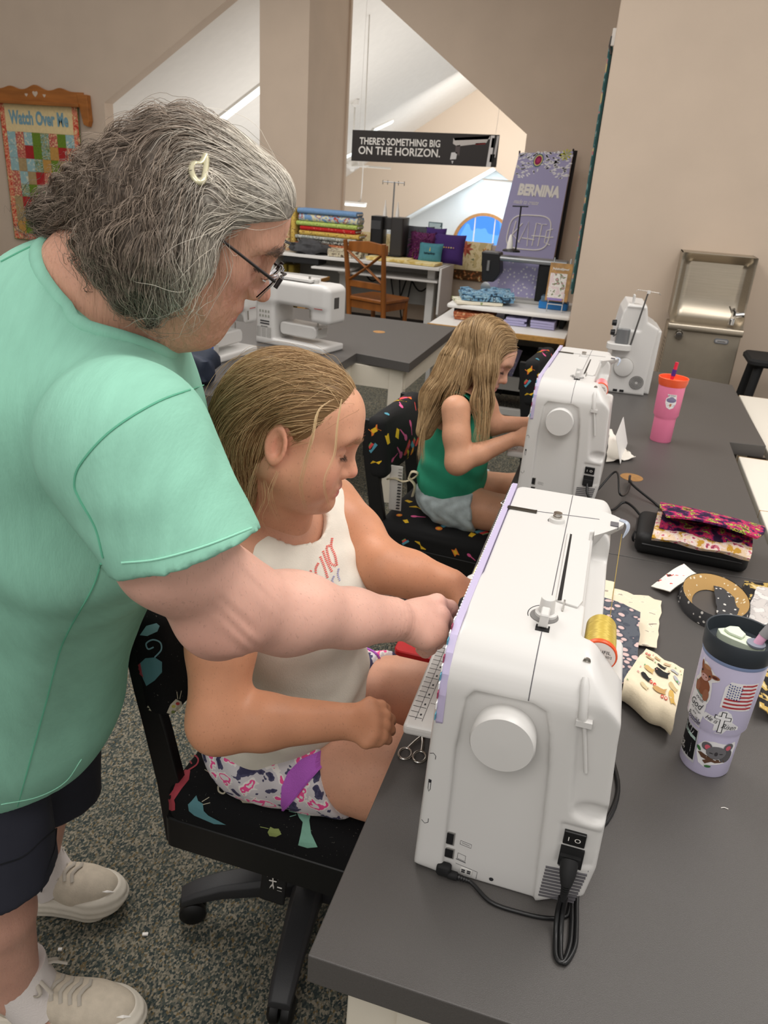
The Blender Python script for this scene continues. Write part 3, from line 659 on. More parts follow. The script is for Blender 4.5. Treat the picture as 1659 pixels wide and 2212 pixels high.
YELP = ramp_mat('yellow_print', [(0, (206, 172, 84)), (.5, (222, 194, 110)), (.58, (150, 110, 50))], 60, .9); BWP = ramp_mat('black_white_print', [(0, (60, 62, 60)), (.46, (204, 204, 196)), (.56, (90, 92, 88))], 40, .9)
ORGP = ramp_mat('rust_print', [(0, (156, 86, 56)), (.5, (178, 108, 74)), (.6, (210, 170, 130))], 50, .9); REDB = ramp_mat('red_print', [(0, (190, 40, 40)), (.58, (200, 56, 52)), (.63, (222, 150, 130))], 70, .9)
zz = DZ + .002
lst = [(LIME, .05, 0, -.05, 'lime green fabric bolt, bottom of the stack on the desk'), (ORGP, .045, -.06, -.03, 'rust brown fabric bolt second from the bottom of the stack'), (BWP, .04, -.02, .0, 'charcoal and white print fabric bolt in the stack'),
       (ramp_mat('grey_leaf_print', [(0, (150, 156, 150)), (.5, (206, 204, 196)), (.6, (120, 124, 110))], 40, .9), .035, -.04, -.02, 'pale grey print fabric bolt in the middle of the stack'), (YELP, .05, 0, 0, 'yellow dotted fabric bolt under the red bolt'), (REDB, .045, .01, -.04, 'red fabric bolt in the stack on the desk'),
       (LIME, .045, -.03, -.02, 'lime green fabric bolt on top of the red bolt'), (FLOR, .075, -.01, -.02, 'blue farm scene fabric bolt near the top of the stack'), (BLU, .05, -.02, -.03, 'plain blue fabric bolt on top of the stack')]
bx0, bx1 = -3.2, -2.56
for m_, h_, a, b, lb in lst:
    bolt(bx0 + a, bx1 + b, 7.68 + random.uniform(-.01, .015), zz, h_ - .003, .22, m_, 'b', lb); zz += h_ - .002
for k, (xx, m_, hh, lb) in enumerate(((-3.385, FLOR, .40, 'blue floral fabric bolt standing upright at the left end of the stack'), (-3.325, ramp_mat('rose_print', [(0, (214, 196, 150)), (.5, (186, 110, 90)), (.56, (220, 204, 160)), (.6, (110, 130, 70))], 40, .9), .39, 'cream floral fabric bolt standing upright between two others'), (-3.265, YELP, .41, 'yellow fabric bolt standing upright beside the stack'))):
    b = thing('fabric_bolt', lb, 'fabric bolt', (xx, 7.78, DZ), group='fabric bolts standing upright on the desk')
    mb = MB(); mb.rbox((-.025, -.11, 0), (.025, .11, hh), r=.02, seg=4, axis=2, e=.004); mb.build('cloth', m_, b, .7)
    mb = MB(); mb.bb((-.008, -.08, .0), (.008, .08, hh + .012)); mb.build('cardboard_core', _mc['bolt_board'], b)
for k, xx in enumerate((-3.33, -3.25)):
    b = thing('fabric_bolt', ('mustard fabric bolt under the desk, against its left side panel', 'mustard fabric bolt under the desk, second from the side panel')[k], 'fabric bolt', (xx, 7.7, .0), group='mustard bolts under the desk')
    mb = MB(); mb.rbox((-.03, -.1, 0), (.03, .1, .62), r=.02, seg=4, axis=2, e=.004); mb.build('cloth', mat('mustard_cloth', (150, 128, 50), .9, var=.2), b, .7)
# lumpy grey cloth bag
def blob(name, m, c, r, parent=None, amp=.15, freq=6, seg=20, seed=0, flat=None, p=2.0):
    mb = MB(); rings = []
    for i in range(seg // 2 + 1):
        th = math.pi * i / (seg // 2); ring = []
        for j in range(seg):
            ph = 2 * math.pi * j / seg; d = np.array([math.sin(th) * math.cos(ph), math.sin(th) * math.sin(ph), math.cos(th)])
            k = 1 + amp * mnoise.noise(Vector(d * freq * .5 + seed))
            sgn = np.sign(d) * np.abs(d) ** (2 / p); q_ = np.array(c) + sgn * np.array(r) * k
            if flat is not None: q_[2] = max(q_[2], flat)
            ring.append(q_)
        rings.append(ring)
    mb.loft(rings); return mb.build(name, m, parent, 1.2)
GCLOTH = mat('charcoal_cloth', (70, 70, 72), .9, var=.2, vscale=20, bump=.4, bscale=120)
p_ = aty(665, 530, 7.6)
bag = thing('cloth_bag', 'slumped charcoal cloth bag in front of the fabric stack', 'bag', (p_[0], 7.58, DZ))
blob('body', GCLOTH, (0.03, 0, .055), (.19, .1, .065), bag, .5, 5, 24, 3, .001, 2.4)
mb = MB(); mb.tube(spline([(-.12, 0, .06), (-.24, -.02, .1), (-.3, -.02, .12), (-.27, -.05, .02)], 12), [.03] * 6 + [.02] * 6, 8, flat=.5); mb.build('strap', GCLOTH, bag, 1.2)
# folded cloths lying on the desk
def folded(name, label, cat, c, sx, sy, h, m, rz=0, n=3, group=None, wav=.004):
    t = thing(name, label, cat, c, rz, group)
    for k in range(n):
        mb = MB(); z0 = h * k / n; R_ = rotz(random.uniform(-.06, .06)); G1 = []
        for i in range(5):
            G1.append([R_ @ np.array([sx * (j / 6 - .5), sy * (i / 4 - .5), z0 + h / n - .001 + wav * mnoise.noise(Vector((j * .7 + k * 3, i * .8, c[0]))) * (1 if k == n - 1 else .1)]) for j in range(7)])
        mb.sheet(G1, h / n * .9); mb.build('fold', m, t, 1.0)
    return t
folded('fabric_stack', 'stack of patterned folded fabric left of the wooden chair back', 'fabric', (-2.66, 7.62, DZ + .004), .34, .2, .07, ramp_mat('linen_print', [(0, (96, 84, 70)), (.42, (206, 196, 170)), (.55, (150, 130, 110)), (.6, (222, 214, 196))], 25, .9), .2, 4)
YC = ramp_mat('pale_yellow_cloth', [(0, (214, 186, 110)), (.45, (232, 212, 150)), (.55, (238, 222, 172))], 12, .9)
folded('yellow_cloth', 'pale yellow folded cloth on the desk behind the wooden chair', 'cloth', (-2.22, 7.68, DZ + .004), .42, .28, .03, YC, .05, 2)
folded('yellow_cloth', 'pale yellow folded cloth at the right end of the desk', 'cloth', (-1.9, 7.62, DZ + .004), .4, .24, .025, YC, -.1, 2)
# ---- tall black overlocker with a thread tower
pm = aty(838, 525, 7.85); ov = thing('overlock_machine', 'black multi-thread sewing machine with a tall thread tower on the long desk', 'sewing machine', (pm[0], 7.85, DZ))
mb = MB(); mb.rbox((-.17, -.13, 0), (.17, .13, .05), r=.02); mb.build('base', BLK, ov, .7)
mb = MB(); mb.rbox((-.16, -.12, .12), (-.03, .06, .40), r=.025); mb.rbox((-.15, -.11, .05), (-.06, .05, .12), r=.02); mb.build('head', BLK, ov, .7)
mb = MB(); mb.rbox((.05, -.12, .05), (.18, .12, .40), r=.02); mb.rbox((-.05, -.06, .28), (.06, .1, .39), r=.02); mb.build('body', mat('dark_grey_plastic', (52, 50, 50), .45), ov, .7)
mb = MB(); mb.bb((-.15, -.124, .28), (-.05, -.119, .36)); mb.build('screen', mat('dark_screen', (60, 60, 62), .15), ov)
mb = MB(); mb.tube([(.02, .03, .39), (.02, .03, .40), (.02, .03, .72)], .008, 8); mb.tube([(-.1, .03, .715), (.12, .03, .715)], .005, 6)
for xx in (-.1, -.05, .06, .12): mb.tube([(xx, .03, .69), (xx, .03, .73)], .004, 5)
mb.build('thread_stand', STEELG, ov)
for xx, hh in ((-.06, .1), (.07, .09)):
    mb = MB(); mb.lathe([(.02, .4), (.018, .44), (.008, .4 + hh), (.003, .45 + hh)], (xx, .03, 0), 12); mb.build('thread_cone', SWHT, ov, .7)
# ---- cushions leaning on the desk
def cushion(name, label, px, py, y, sx, sz, m, th=.06, lean=.2, rz=0.0, fringe=None, z=None):
    p = aty(px, py, y); t = thing(name, label, 'cushion', (p[0], y, DZ + .004), rz); n = 13; rings = []
    def surf(sgn):
        Gs = []
        for i in range(n):
            row = []
            for j in range(n):
                a, b = 2 * j / (n - 1) - 1, 2 * i / (n - 1) - 1; pin = 1 - .07 * (1 - max(abs(a), abs(b)) ** 2) if 1 else 1
                k = (1 - a ** 4) * (1 - b ** 4); ed = 1 - .06 * (1 - a * a) * abs(b) ** 3
                X, Z = a * sx / 2 * (1 - .06 * (1 - b * b) * abs(a) ** 3), b * sz / 2 * ed
                row.append(rotx(-lean) @ np.array([X, sgn * th * k ** .6, Z + sz / 2]))
            Gs.append(row)
        return Gs
    mb = MB(); mb.sheet(surf(-1)); mb.sheet(surf(1)); mb.build('cover', m, t, 2.0); return t
cushion('cushion', 'dark grey ribbed cushion leaning behind the fringed magenta cushion', 896, 540, 7.97, .36, .33, ramp_mat('grey_ribs', [(0, (58, 60, 66)), (1, (84, 86, 92))], 22, .9, 'wave', .5), .05, .12)
fc = cushion('cushion', 'shaggy magenta fringed cushion between the grey and purple cushions', 912, 530, 7.88, .27, .28, mat('magenta_cloth', (96, 36, 84), .9, var=.3), .05, .15)
mb = MB(); rr = random.Random(5)
for i in range(420):
    a, b = rr.uniform(-1, 1), rr.uniform(0, 1); base = np.array([a * .135, -.05 * (1 - a ** 4), b * .28]); d = unit((a * .8 + rr.uniform(-.6, .6), -1 + rr.uniform(-.3, .3), (b - .5) * 1.6 + rr.uniform(-.7, .4)))
    L_ = rr.uniform(.02, .05); s_ = unit(np.cross(d, (.3, .2, 1))) * .004; c_ = rr.choice([(.16, .02, .12), (.25, .03, .16), (.09, .02, .1), (.3, .1, .2), (.2, .1, .06)])
    mb.add([base - s_, base + s_, base + d * L_ * .6 + s_, base + d * L_], [(0, 1, 2), (0, 2, 3)], c_)
mb.build('shaggy_fringe', COLM, fc, colour=True, kind='stuff')
cushion('cushion', 'plain purple cushion half hidden behind the teal cushions', 935, 545, 7.93, .22, .33, mat('purple_cloth', (62, 36, 100), .9), .04, .2)
tp = cushion('cushion', 'purple cushion with a pale teal panel, rightmost on the desk', 966, 560, 7.83, .32, .29, mat('purple_cloth', (62, 36, 100)), .05, .25)
mb = MB(); mb.add([rotx(-.25) @ np.array([x, -.056 + .02 * (abs(x) / .1), z]) for x, z in ((-.11, .06), (.08, .05), (.09, .23), (-.1, .24))], [(0, 1, 2, 3)]); mb.build('teal_panel', mat('teal_pale', (96, 138, 150), .9, var=.08), tp)
mb = MB()
for k in range(5): mb.add([rotx(-.25) @ (np.array([-.04 + k * .024, -.059, .15]) + s * .009 * np.array(d)) for s, d in ((1, (1, 0, 0)), (1, (0, 0, 1)), (1, (-1, 0, 0)), (1, (0, 0, -1)))], [(0, 1, 2, 3)], [(.5, .4, .1), (.5, .2, .1), (.6, .3, .1), (.5, .45, .2), (.4, .2, .2)][k])
mb.build('embroidery', COLM, tp, colour=True)
sp = cushion('cushion', 'small teal cushion with dark embroidered lettering, front of the desk cushions', 927, 560, 7.72, .24, .2, mat('teal_cloth', (70, 128, 140), .9, var=.08), .04, .3)
def scribble(name, c, u, v, n, wdt, hgt, m, parent, r=.0016, seed=0):
    """a line of handwriting too small to read"""
    rr = random.Random(seed); c, u, v, n = [np.array(q, float) for q in (c, u, v, n)]; k = 26; mb = MB()
    mb.tube(spline([c + u * wdt * (q / (k - 1) - .5) + v * hgt * .5 * (rr.uniform(.3, 1) if q % 2 else -rr.uniform(.3, 1)) + n * .001 for q in range(k)], 90), r, 4); return mb.build(name, m, parent)
scribble('script_line', rotx(-.3) @ np.array([0, -.043, .09]), (1, 0, 0), rotx(-.3) @ np.array([0, 0, 1.0]), rotx(-.3) @ np.array([0, -1.0, 0]), .11, .026, mat('dark_teal', (34, 60, 72), .8), sp, .002, 1)
mb = MB(); mb.add([rotx(-.3) @ np.array([x, -.0415, z]) for x, z in ((-.006, .112), (.006, .112), (.002, .15), (-.002, .15))], [(0, 1, 2, 3)]); mb.build('embroidery', mat('gold_thread', (190, 170, 90), .7), sp)
# framed glass picture on the half wall
pp = aty(939, 507, YB + .08); fp = thing('small_picture', 'small square picture of a flower standing on the half wall ledge', 'picture', (pp[0], YB + .08, SILL + .02))
mb = MB(); mb.bb((-.075, -.006, 0), (.075, .006, .16)); mb.build('frame', mat('slate_edge', (110, 130, 136), .4), fp, bevel=.002)
mb = MB(); mb.bb((-.065, -.008, .01), (.065, -.006, .15)); mb.build('print', ramp_mat('flower_picture', [(0, (190, 214, 220)), (.42, (200, 220, 226)), (.58, (60, 84, 96)), (.66, (120, 160, 190))], 9, .4), fp)
# ---- cross-back wooden chair
def xchair(loc, rz):
    t = thing('crossback_chair', 'honey brown wooden chair with a cross back in front of the long desk', 'chair', loc, rz)
    for s in (-1, 1):
        mb = MB(); mb.tube([(s * .2, .0, 0), (s * .2, .02, .25), (s * .2, 0, .47), (s * .205, -.03, .7), (s * .215, -.07, .97)], [.022, .024, .026, .024, .02], 8); mb.build('back_post', HONEY, t, 1.0)
        mb = MB(); mb.tube([(s * .185, .4, 0), (s * .19, .39, .44)], [.018, .024], 8); mb.build('front_leg', HONEY, t, 1.0)
    mb = MB(); mb.prism([(-.22, .87), (.22, .87), (.215, .955), (0, .975), (-.215, .955)], ((0, -.075, 0), (1, 0, 0), (0, 0.06, 1), (0, 1, 0)), .022, None); mb.build('top_rail', HONEY, t, bevel=.006)
    mb = MB(); mb.bb((-.195, -.02, .56), (.195, .005, .62)); mb.build('lower_rail', HONEY, t, bevel=.006)
    for s in (-1, 1):
        mb = MB(); mb.tube([(s * .19, -.015, .62), (0, -.04, .745 + .01 * s), (-s * .19, -.055, .875)], .019, 8, flat=.6); mb.build('cross_slat', HONEY, t, 1.0)
    mb = MB(); mb.rbox((-.22, -.01, .44), (.22, .42, .475), r=.03, e=.008); mb.build('seat', HONEY, t, .6)
    mb = MB(); mb.bb((-.19, .01, .37), (.19, .03, .44)); mb.bb((-.19, .37, .37), (.19, .39, .44)); mb.bb((-.2, .03, .37), (-.18, .37, .44)); mb.bb((.18, .03, .37), (.2, .37, .44)); mb.build('apron', HONEY, t)
    for s in (-1, 1):
        mb = MB(); mb.tube([(s * .195, .01, .2), (s * .187, .4, .2)], .012, 6); mb.build('stretcher', HONEY, t)
    return t
cc_ = aty(795, 640, 6.95); xchair((cc_[0] - .02, 6.95, 0), -.32)
# ---- wood-edged desk by the wall end, with a long-arm machine on a raised board
ed = thing('machine_desk', 'white desk with wooden edges and a raised white board at the wall end', 'desk', (-.72, 5.1, 0))
pt('tabletop', (-1.17, 5.08, .615), (-.27, 6.0, .645), WHT, ed); pt('edge_band', (-1.175, 5.06, .613), (-.268, 5.08, .647), PLY, ed, .002); pt('side_panel', (-.30, 5.07, 0), (-.268, 6.0, .615), PLY, ed); pt('side_panel', (-1.165, 5.1, 0), (-1.135, 6.0, .615), GREYP, ed)
pt('raised_board', (-1.11, 5.33, .722), (-.27, 6.0, .752), WHT, ed, .012)
for xx in (-1.08, -.72, -.34): pt('riser', (xx, 5.45, .645), (xx + .03, 5.9, .722), BLKM, ed)
pt('stretcher', (-1.1, 5.5, .16), (-.3, 5.53, .26), GREYP, ed); pt('foot_rail', (-1.1, 5.3, .03), (-.3, 5.34, .08), GREYP, ed); pt('back_panel', (-1.14, 5.96, .4), (-.3, 5.98, .61), GREYP, ed)
for k, (xa, xb, z0, m_, lb) in enumerate(((-1.06, -.8, .648, ORGP, 'flat pinkish folded fabric under the raised white board'), (-.7, -.56, .648, LIL, 'lilac folded pattern sheets under the raised board, beside the pinkish fabric'), (-.52, -.36, .648, LIL, 'lilac folded pattern sheets under the raised board, nearest the wall end'))):
    folded('stored_fabric', lb, 'fabric', ((xa + xb) / 2, 5.5, z0), xb - xa, .3, .05, m_, 0, 3, group='fabrics under the raised board' if k else None)
bkp = thing('tote_bag', 'black tote bag with a lilac floral panel under the machine desk', 'bag', (-.62, 5.75, 0))
mb = MB(); mb.rbox((-.32, -.12, .09), (.3, .15, .42), r=.05, e=.02); mb.build('body', BLKM, bkp, .7)
mb = MB(); mb.box((-.08, -.128, .33), (.09, .004, .13), roty(.25)); mb.build('floral_panel', ramp_mat('lilac_dots', [(0, (226, 224, 232)), (.28, (176, 170, 208))], 38, .8, 'dist'), bkp)
mb = MB()
for xx in (-.2, -.02): mb.tube(spline([(xx, -.14, .4), (xx - .03, -.16, .25), (xx - .06, -.15, .1)], 8), .012, 6)
mb.build('strap', BLK, bkp)
lm = thing('quilting_machine', 'long arm quilting machine with black head and grey beam on the raised board', 'sewing machine', (-.66, 5.78, .754))
def lp(px, py, y=5.74): return aty(px, py, y) - np.array(lm.location)
mb = MB(); hp = [lp(*p) for p in ((1043, 542), (1082, 546), (1082, 590), (1068, 608), (1043, 606))]
mb.prism([(p[0], p[2]) for p in hp], ((0, -.09, 0), (1, 0, 0), (0, 0, 1), (0, 1, 0)), .16); mb.build('head', BLK, lm, bevel=.008)
a_, b_ = lp(1082, 550), lp(1224, 580); mb = MB(); mb.rbox((a_[0] - .01, -.08, b_[2] + .01), (b_[0], .07, a_[2] - .005), r=.015, axis=0); mb.build('beam', STEELG, lm, .7)
a_, b_ = lp(1165, 568), lp(1222, 655); mb = MB(); mb.rbox((a_[0], -.06, 0), (b_[0], .08, a_[2]), r=.02); mb.build('column', BLKM, lm, .7)
mb = MB(); mb.rbox((hp[0][0], -.07, 0), (b_[0], .08, .02), r=.02); mb.build('bed', GREYP, lm, .7)
mb = MB(); mb.lathe([(.03, 0), (.035, .015), (.02, .02)], (hp[0][0] + .06, -.1, .09), 16, rotx(math.pi / 2)); mb.build('dial', STEELG, lm, .7); mb = MB(); mb.lathe([(.012, -.01), (.012, .06)], (hp[0][0] + .06, -.095, .21), 10); mb.build('handle_bar', STEELG, lm, .7)
tb = lp(1102, 548); mb = MB(); mb.lathe([(.065, 0), (.06, .012), (.02, .02)], (tb[0], 0, a_[2] + .055), 20); mb.tube([(tb[0] + .03, 0, a_[2] + .06), (tb[0] + .03, 0, a_[2] + .36)], .006, 6); mb.tube([(tb[0] - .03, 0, a_[2] + .355), (tb[0] + .08, 0, a_[2] + .36)], .005, 6); mb.build('thread_stand', BLK, lm)
mb = MB(); mb.lathe([(.022, .01), (.02, .05), (.01, .1), (.004, .11)], (tb[0] - .015, 0, a_[2] + .06), 12); mb.build('thread_cone', SWHT, lm, .7)
pnl = thing('display_board', 'lilac board with white dots and flowers standing behind the quilting machine', 'board', (-.69, 5.92, .755))
mb = MB(); mb.box((0, 0, .13), (.17, .008, .125), rotx(-.08)); mb.build('panel', _mc['lilac_dots'], pnl)
mb = MB()
for cx, cz, r_, c in ((.0, .235, .055, (.1, .35, .42)), (.0, .235, .03, (.6, .65, .6)), (.09, .11, .06, (.55, .1, .25)), (.09, .11, .035, (.65, .3, .4)), (-.13, .1, .03, (.6, .2, .3))):
    mb.add([rotx(-.08) @ np.array([cx + r_ * math.cos(t) * (1 + .12 * math.cos(5 * t)), -.009 - (.06 - r_) * .02, cz - .0 + r_ * math.sin(t) * (1 + .12 * math.cos(5 * t))]) if True else 0 for t in np.linspace(0, 6.283, 21)[:-1]], [tuple(range(20))], c)
mb.build('flower_print', COLM, pnl, colour=True)
folded('quilt', 'folded blue batik quilt with black edging on the raised white board', 'quilt', (-.88, 5.55, .775), .36, .26, .055, ramp_mat('blue_batik', [(0, (46, 62, 78)), (.4, (104, 146, 178)), (.5, (150, 186, 206)), (.58, (70, 96, 120)), (.64, (196, 212, 218))], 22, .9, stretch=(1, 2.5, 1)), .3, 3, wav=.04)
folded('quilt', 'cream folded cloth with green triangles under the blue batik quilt', 'quilt', (-.93, 5.48, .755), .32, .24, .018, ramp_mat('cream_green', [(0, (232, 224, 204)), (.62, (150, 160, 110))], 16, .9), .35, 1)
tr = thing('notions_tray', 'small blue plastic tray under the book stand', 'tray', (-.41, 5.62, .754)); mb = MB(); mb.rbox((-.1, -.07, 0), (.1, .07, .045), r=.02); mb.build('dish', mat('blue_plastic', (36, 120, 190), .35), tr, .7)
mb = MB(); mb.rbox((-.09, -.06, .045), (.09, .06, .08), r=.02); mb.build('cover', mat('clear_lid', (150, 180, 205), .1, trans=.6), tr, .7)
ea = thing('book_easel', 'silver wire easel holding a pattern book on the raised board', 'easel', (-.39, 5.5, .754)); mb = MB()
Rl = rotx(-.28) @ rotz(0); 
for s in (-1, 1): mb.tube([(s * .05, -.06, .0), (s * .05, -.05, .05), (s * .05, -.02, .06), (s * .055, .07, .34)], .004, 6); mb.tube([(s * .05, .06, .3), (s * .06, .16, .0)], .004, 6)
mb.tube([(-.05, -.05, .05), (.05, -.05, .05)], .004, 6); mb.build('wire_frame', CHROME, ea)
bk = thing('pattern_book', 'pattern book with a rose wreath cover propped on the wire easel', 'book', (-.39, 5.49, .82), 0)
mb = MB(); mb.box((0, .035, .12), (.075, .01, .125), Rl); mb.build('cover', mat('book_cover', (176, 132, 74), .5, var=.25, vscale=30), bk)
bc_ = np.array([0, .035, .12])
mb = MB(); mb.box(bc_ + Rl @ np.array([-.008, -.0105, -.025]), (.056, .001, .082), Rl); mb.build('cover_picture', ramp_mat('wreath_picture', [(0, (226, 206, 206)), (.45, (232, 226, 220)), (.56, (120, 130, 90)), (.62, (200, 150, 160))], 30, .5), bk)
mb = MB(); mb.box(bc_ + Rl @ np.array([-.01, -.0105, -.115]), (.05, .001, .008), Rl); mb.build('colour_strip', mat('violet_strip', (150, 130, 190), .6), bk)
mb = MB(); mb.box((0, .052, .118), (.073, .008, .12), Rl); mb.build('page_block', SWHT, bk)
scribble('title_script', bc_ + Rl @ np.array([0, -.011, .085]), (1, 0, 0), Rl @ np.array([0, 0, 1.0]), Rl @ np.array([0, -1.0, 0]), .11, .02, SWHT, bk, .0016, 2)
# ---- quilt seen edge-on at the wall end, with its hook
eq = thing('side_quilt', 'quilt hanging edge-on round the corner of the right wall', 'quilt', (XW - .03, 5.3, 0)); zq = aty(1318, 100, 5.3)[2]
mb = MB(); mb.bb((-.006, 0, .9), (.008, .9, zq)); mb.build('cloth', mat('deep_teal_cloth', (40, 76, 76), .9), eq)
mb = MB(); mb.bb((-.014, 0, .92), (-.006, .9, zq - .01)); mb.build('front_layer', ramp_mat('teal_floral', [(0, (60, 104, 108)), (.5, (120, 160, 160)), (.56, (190, 120, 130)), (.6, (206, 190, 140))], 18, .9), eq)
hk = thing('wall_hook', 'white adhesive wall hook above the edge-on quilt', 'hook', (XW, 5.3, zq)); mb = MB(); mb.rbox((-.035, -.012, .0), (-.0, .012, .09), r=.006, axis=0); mb.build('plate', SWHT, hk, .7)
mb = MB(); mb.tube([(-.036, -.006, .05), (-.04, -.006, .0), (-.025, -.006, -.04)], .006, 8); mb.build('hook', DARKP, hk)
# ---- stainless water fountain
SS = mat('brushed_steel', (178, 168, 152), .32, metal=.9, var=.05, vscale=30, stretch=(.2, 1, 6)); SS2 = mat('steel_cabinet', (168, 158, 142), .42, metal=.75, var=.03, vscale=20)
fx0, fx1 = .308, .695; fl = thing('water_fountain', 'stainless steel drinking fountain mounted on the right wall', 'drinking fountain', ((fx0 + fx1) / 2, 4.64, 0)); fo = np.array(fl.location); hwf = (fx1 - fx0) / 2
yf0, yf1 = 0.0, YW - 4.64
mb = MB(); mb.rbox((-hwf, .01, .25), (hwf, yf1, .86), r=.008, axis=2); mb.build('cabinet', SS2, fl, .7)
# back plate with a rounded recess that sweeps into the basin
n = 17; nc = 25; Gp = []; zt_ = aty(1560, 552, 4.72)[2]
for i in range(n):
    f = i / (n - 1); z = .885 + (zt_ - .885) * f; row = []
    for j in range(nc):
        x = -hwf + 2 * hwf * j / (nc - 1); ex = max(0, (abs(x) - (hwf - .035)) / .035); ez = max(0, (f - .9) / .1)
        rim = max(ex, ez); rec = .06 * (1 - min(1, rim * 1.6)); sweep = max(0, 1 - (z - .885) / .13) ** 2.2
        yy = .085 + rec - (.075 + rec) * sweep * 1.0; z_ = z - (.035 * math.sin(min(1, (z - .885) / .12) * math.pi) * (1 - rim) if z < 1.005 else 0)
        row.append((x, yy, z_))
    Gp.append(row)
mb = MB(); mb.sheet(Gp, .004); mb.build('backsplash', SS, fl, 1.0)
mb = MB(); mb.bb((-hwf, .09, .9), (-hwf + .004, yf1, zt_)); mb.bb((hwf - .004, .09, .9), (hwf, yf1, zt_)); mb.bb((-hwf, .09, zt_ - .004), (hwf, yf1, zt_)); mb.build('plate_side', SS2, fl)
mb = MB(); mb.rbox((-hwf - .004, -.012, .845), (hwf + .004, .1, .885), r=.01, axis=0); mb.build('basin_lip', SS, fl, .7)
mb = MB(); mb.lathe([(.018, 0), (.018, .03), (.012, .035)], (.13, .05, .9), 14); mb.tube(spline([(.13, .05, .93), (.13, .03, .97), (.12, .02, .985)], 8), .012, 8); mb.tube([(.13, .05, .95), (.185, .05, .96)], .016, 8); mb.tube([(.13, .05, .95), (.1, .04, 1.0)], .005, 6); mb.build('bubbler', CHROME, fl, .8)
mb = MB(); mb.lathe([(.024, 0), (.024, .02), (.018, .028)], (-.13, .01, .82), 18, rotx(math.pi / 2)); mb.build('push_button', CHROME, fl, .7)
mb = MB(); mb.rbox((.06, .002, .797), (.135, .011, .825), r=.012, axis=1); mb.build('badge', mat('badge_grey', (110, 112, 116), .4), fl, .7)
mb = MB(); mb.rbox((.066, .0008, .803), (.129, .003, .819), r=.007, axis=1); mb.build('badge_plate', mat('badge_silver', (178, 176, 176), .35, metal=.5), fl, .7)
scribble('badge_mark', (.0975, .0008, .811), (1, 0, 0), (0, 0, 1), (0, -1, 0), .042, .005, DARKP, fl, .0008, 3)
mb = MB()
for i in range(16):
    for j in range(2): mb.bb((-hwf - .001, .06 + j * .05, .45 + i * .022), (-hwf + .001, .09 + j * .05, .457 + i * .022))
mb.build('vent_slots', INK, fl, kind='stuff')
# ---- black bar stool at the right edge
ps = aty(1640, 764, 4.55); sl = thing('bar_stool', 'black wooden stool at the right edge beside the drinking fountain', 'stool', (ps[0] + .10, 4.5, 0)); zs = ps[2]
mb = MB(); mb.rbox((-.17, -.15, zs - .04), (.17, .15, zs), r=.04, e=.012); mb.build('seat', BLKM, sl, .7)
for a in (-1, 1):
    for b in (-1, 1):
        mb = MB(); mb.tube([(a * .11, b * .1, zs - .03), (a * .19, b * .17, 0)], [.024, .018], 8); mb.build('leg', BLKM, sl, 1.0)
mb = MB(); mb.tube([(-.15, -.14, .3), (.15, -.14, .3)], .014, 6); mb.tube([(-.15, .14, .3), (.15, .14, .3)], .014, 6); mb.build('rung', BLKM, sl)
# ================================================================ WORK TABLES
TOP = mat('charcoal_laminate', (80, 77, 75), .42, spec=.5, var=.05, vscale=500, bump=.25, bscale=900)
TLEG = mat('table_leg_white', (214, 206, 190), .55, var=.03, vscale=10); CORK = mat('bare_chipboard', (170, 126, 76), .8, var=.15, vscale=80)
TZ = .74; TH = .044
def work_table(name, label, outline, legs, apron, grom=()):
    c = np.mean(np.array(outline), 0); t = thing(name, label, 'table', (c[0], c[1], 0))
    mb = MB(); mb.prism([(x - c[0], y - c[1]) for x, y in outline], ((0, 0, TZ - TH), (1, 0, 0), (0, 1, 0), (0, 0, 1)), TH)
    mb.build('tabletop', TOP, t, bevel=.0015)
    for x, y in legs:
        mb = MB(); mb.rbox((x - c[0] - .035, y - c[1] - .035, 0), (x - c[0] + .035, y - c[1] + .035, TZ - TH), r=.005); mb.build('leg', TLEG, t)
    for a, b in apron:
        a = np.array(a) - c; b = np.array(b) - c; d = b - a; L_ = np.linalg.norm(d); R = rotz(math.atan2(d[1], d[0])); m = (a + b) / 2
        mb = MB(); mb.box((m[0], m[1], TZ - TH - .055), (L_ / 2, .011, .05), R); mb.build('apron', TLEG, t)
    for x, y in grom:
        mb = MB(); mb.lathe([(.034, 0), (.034, .0008)], (x - c[0], y - c[1], TZ), 28); mb.lathe([(.030, .0007), (.024, -.02)], (x - c[0], y - c[1], TZ), 28); mb.build('cable_hole', CORK, t)
    return t
work_table('work_table', 'charcoal topped work table in the foreground carrying the nearest sewing machine', [(-.2, .546), (.481, .546), (.481, 1.749), (-.2, 1.749)], [(-.13, .63), (.40, .63), (-.13, 1.66), (.40, 1.66)], [((-.1, .6), (.4, .6)), ((-.155, .65), (-.155, 1.65)), ((.43, .65), (.43, 1.65))])
work_table('work_table', 'charcoal topped work table with a wide notched end, behind the foreground table', [(-.2, 1.752), (.479, 1.752), (.479, 2.882), (.604, 2.9), (.592, 3.867), (-.19, 4.09)], [(-.13, 1.86), (.40, 1.86), (-.13, 3.9), (.50, 3.7)], [((-.155, 1.85), (-.155, 3.9)), ((.43, 1.85), (.43, 2.8)), ((-.1, 4.0), (.5, 3.82))], [(.141, 2.33)])
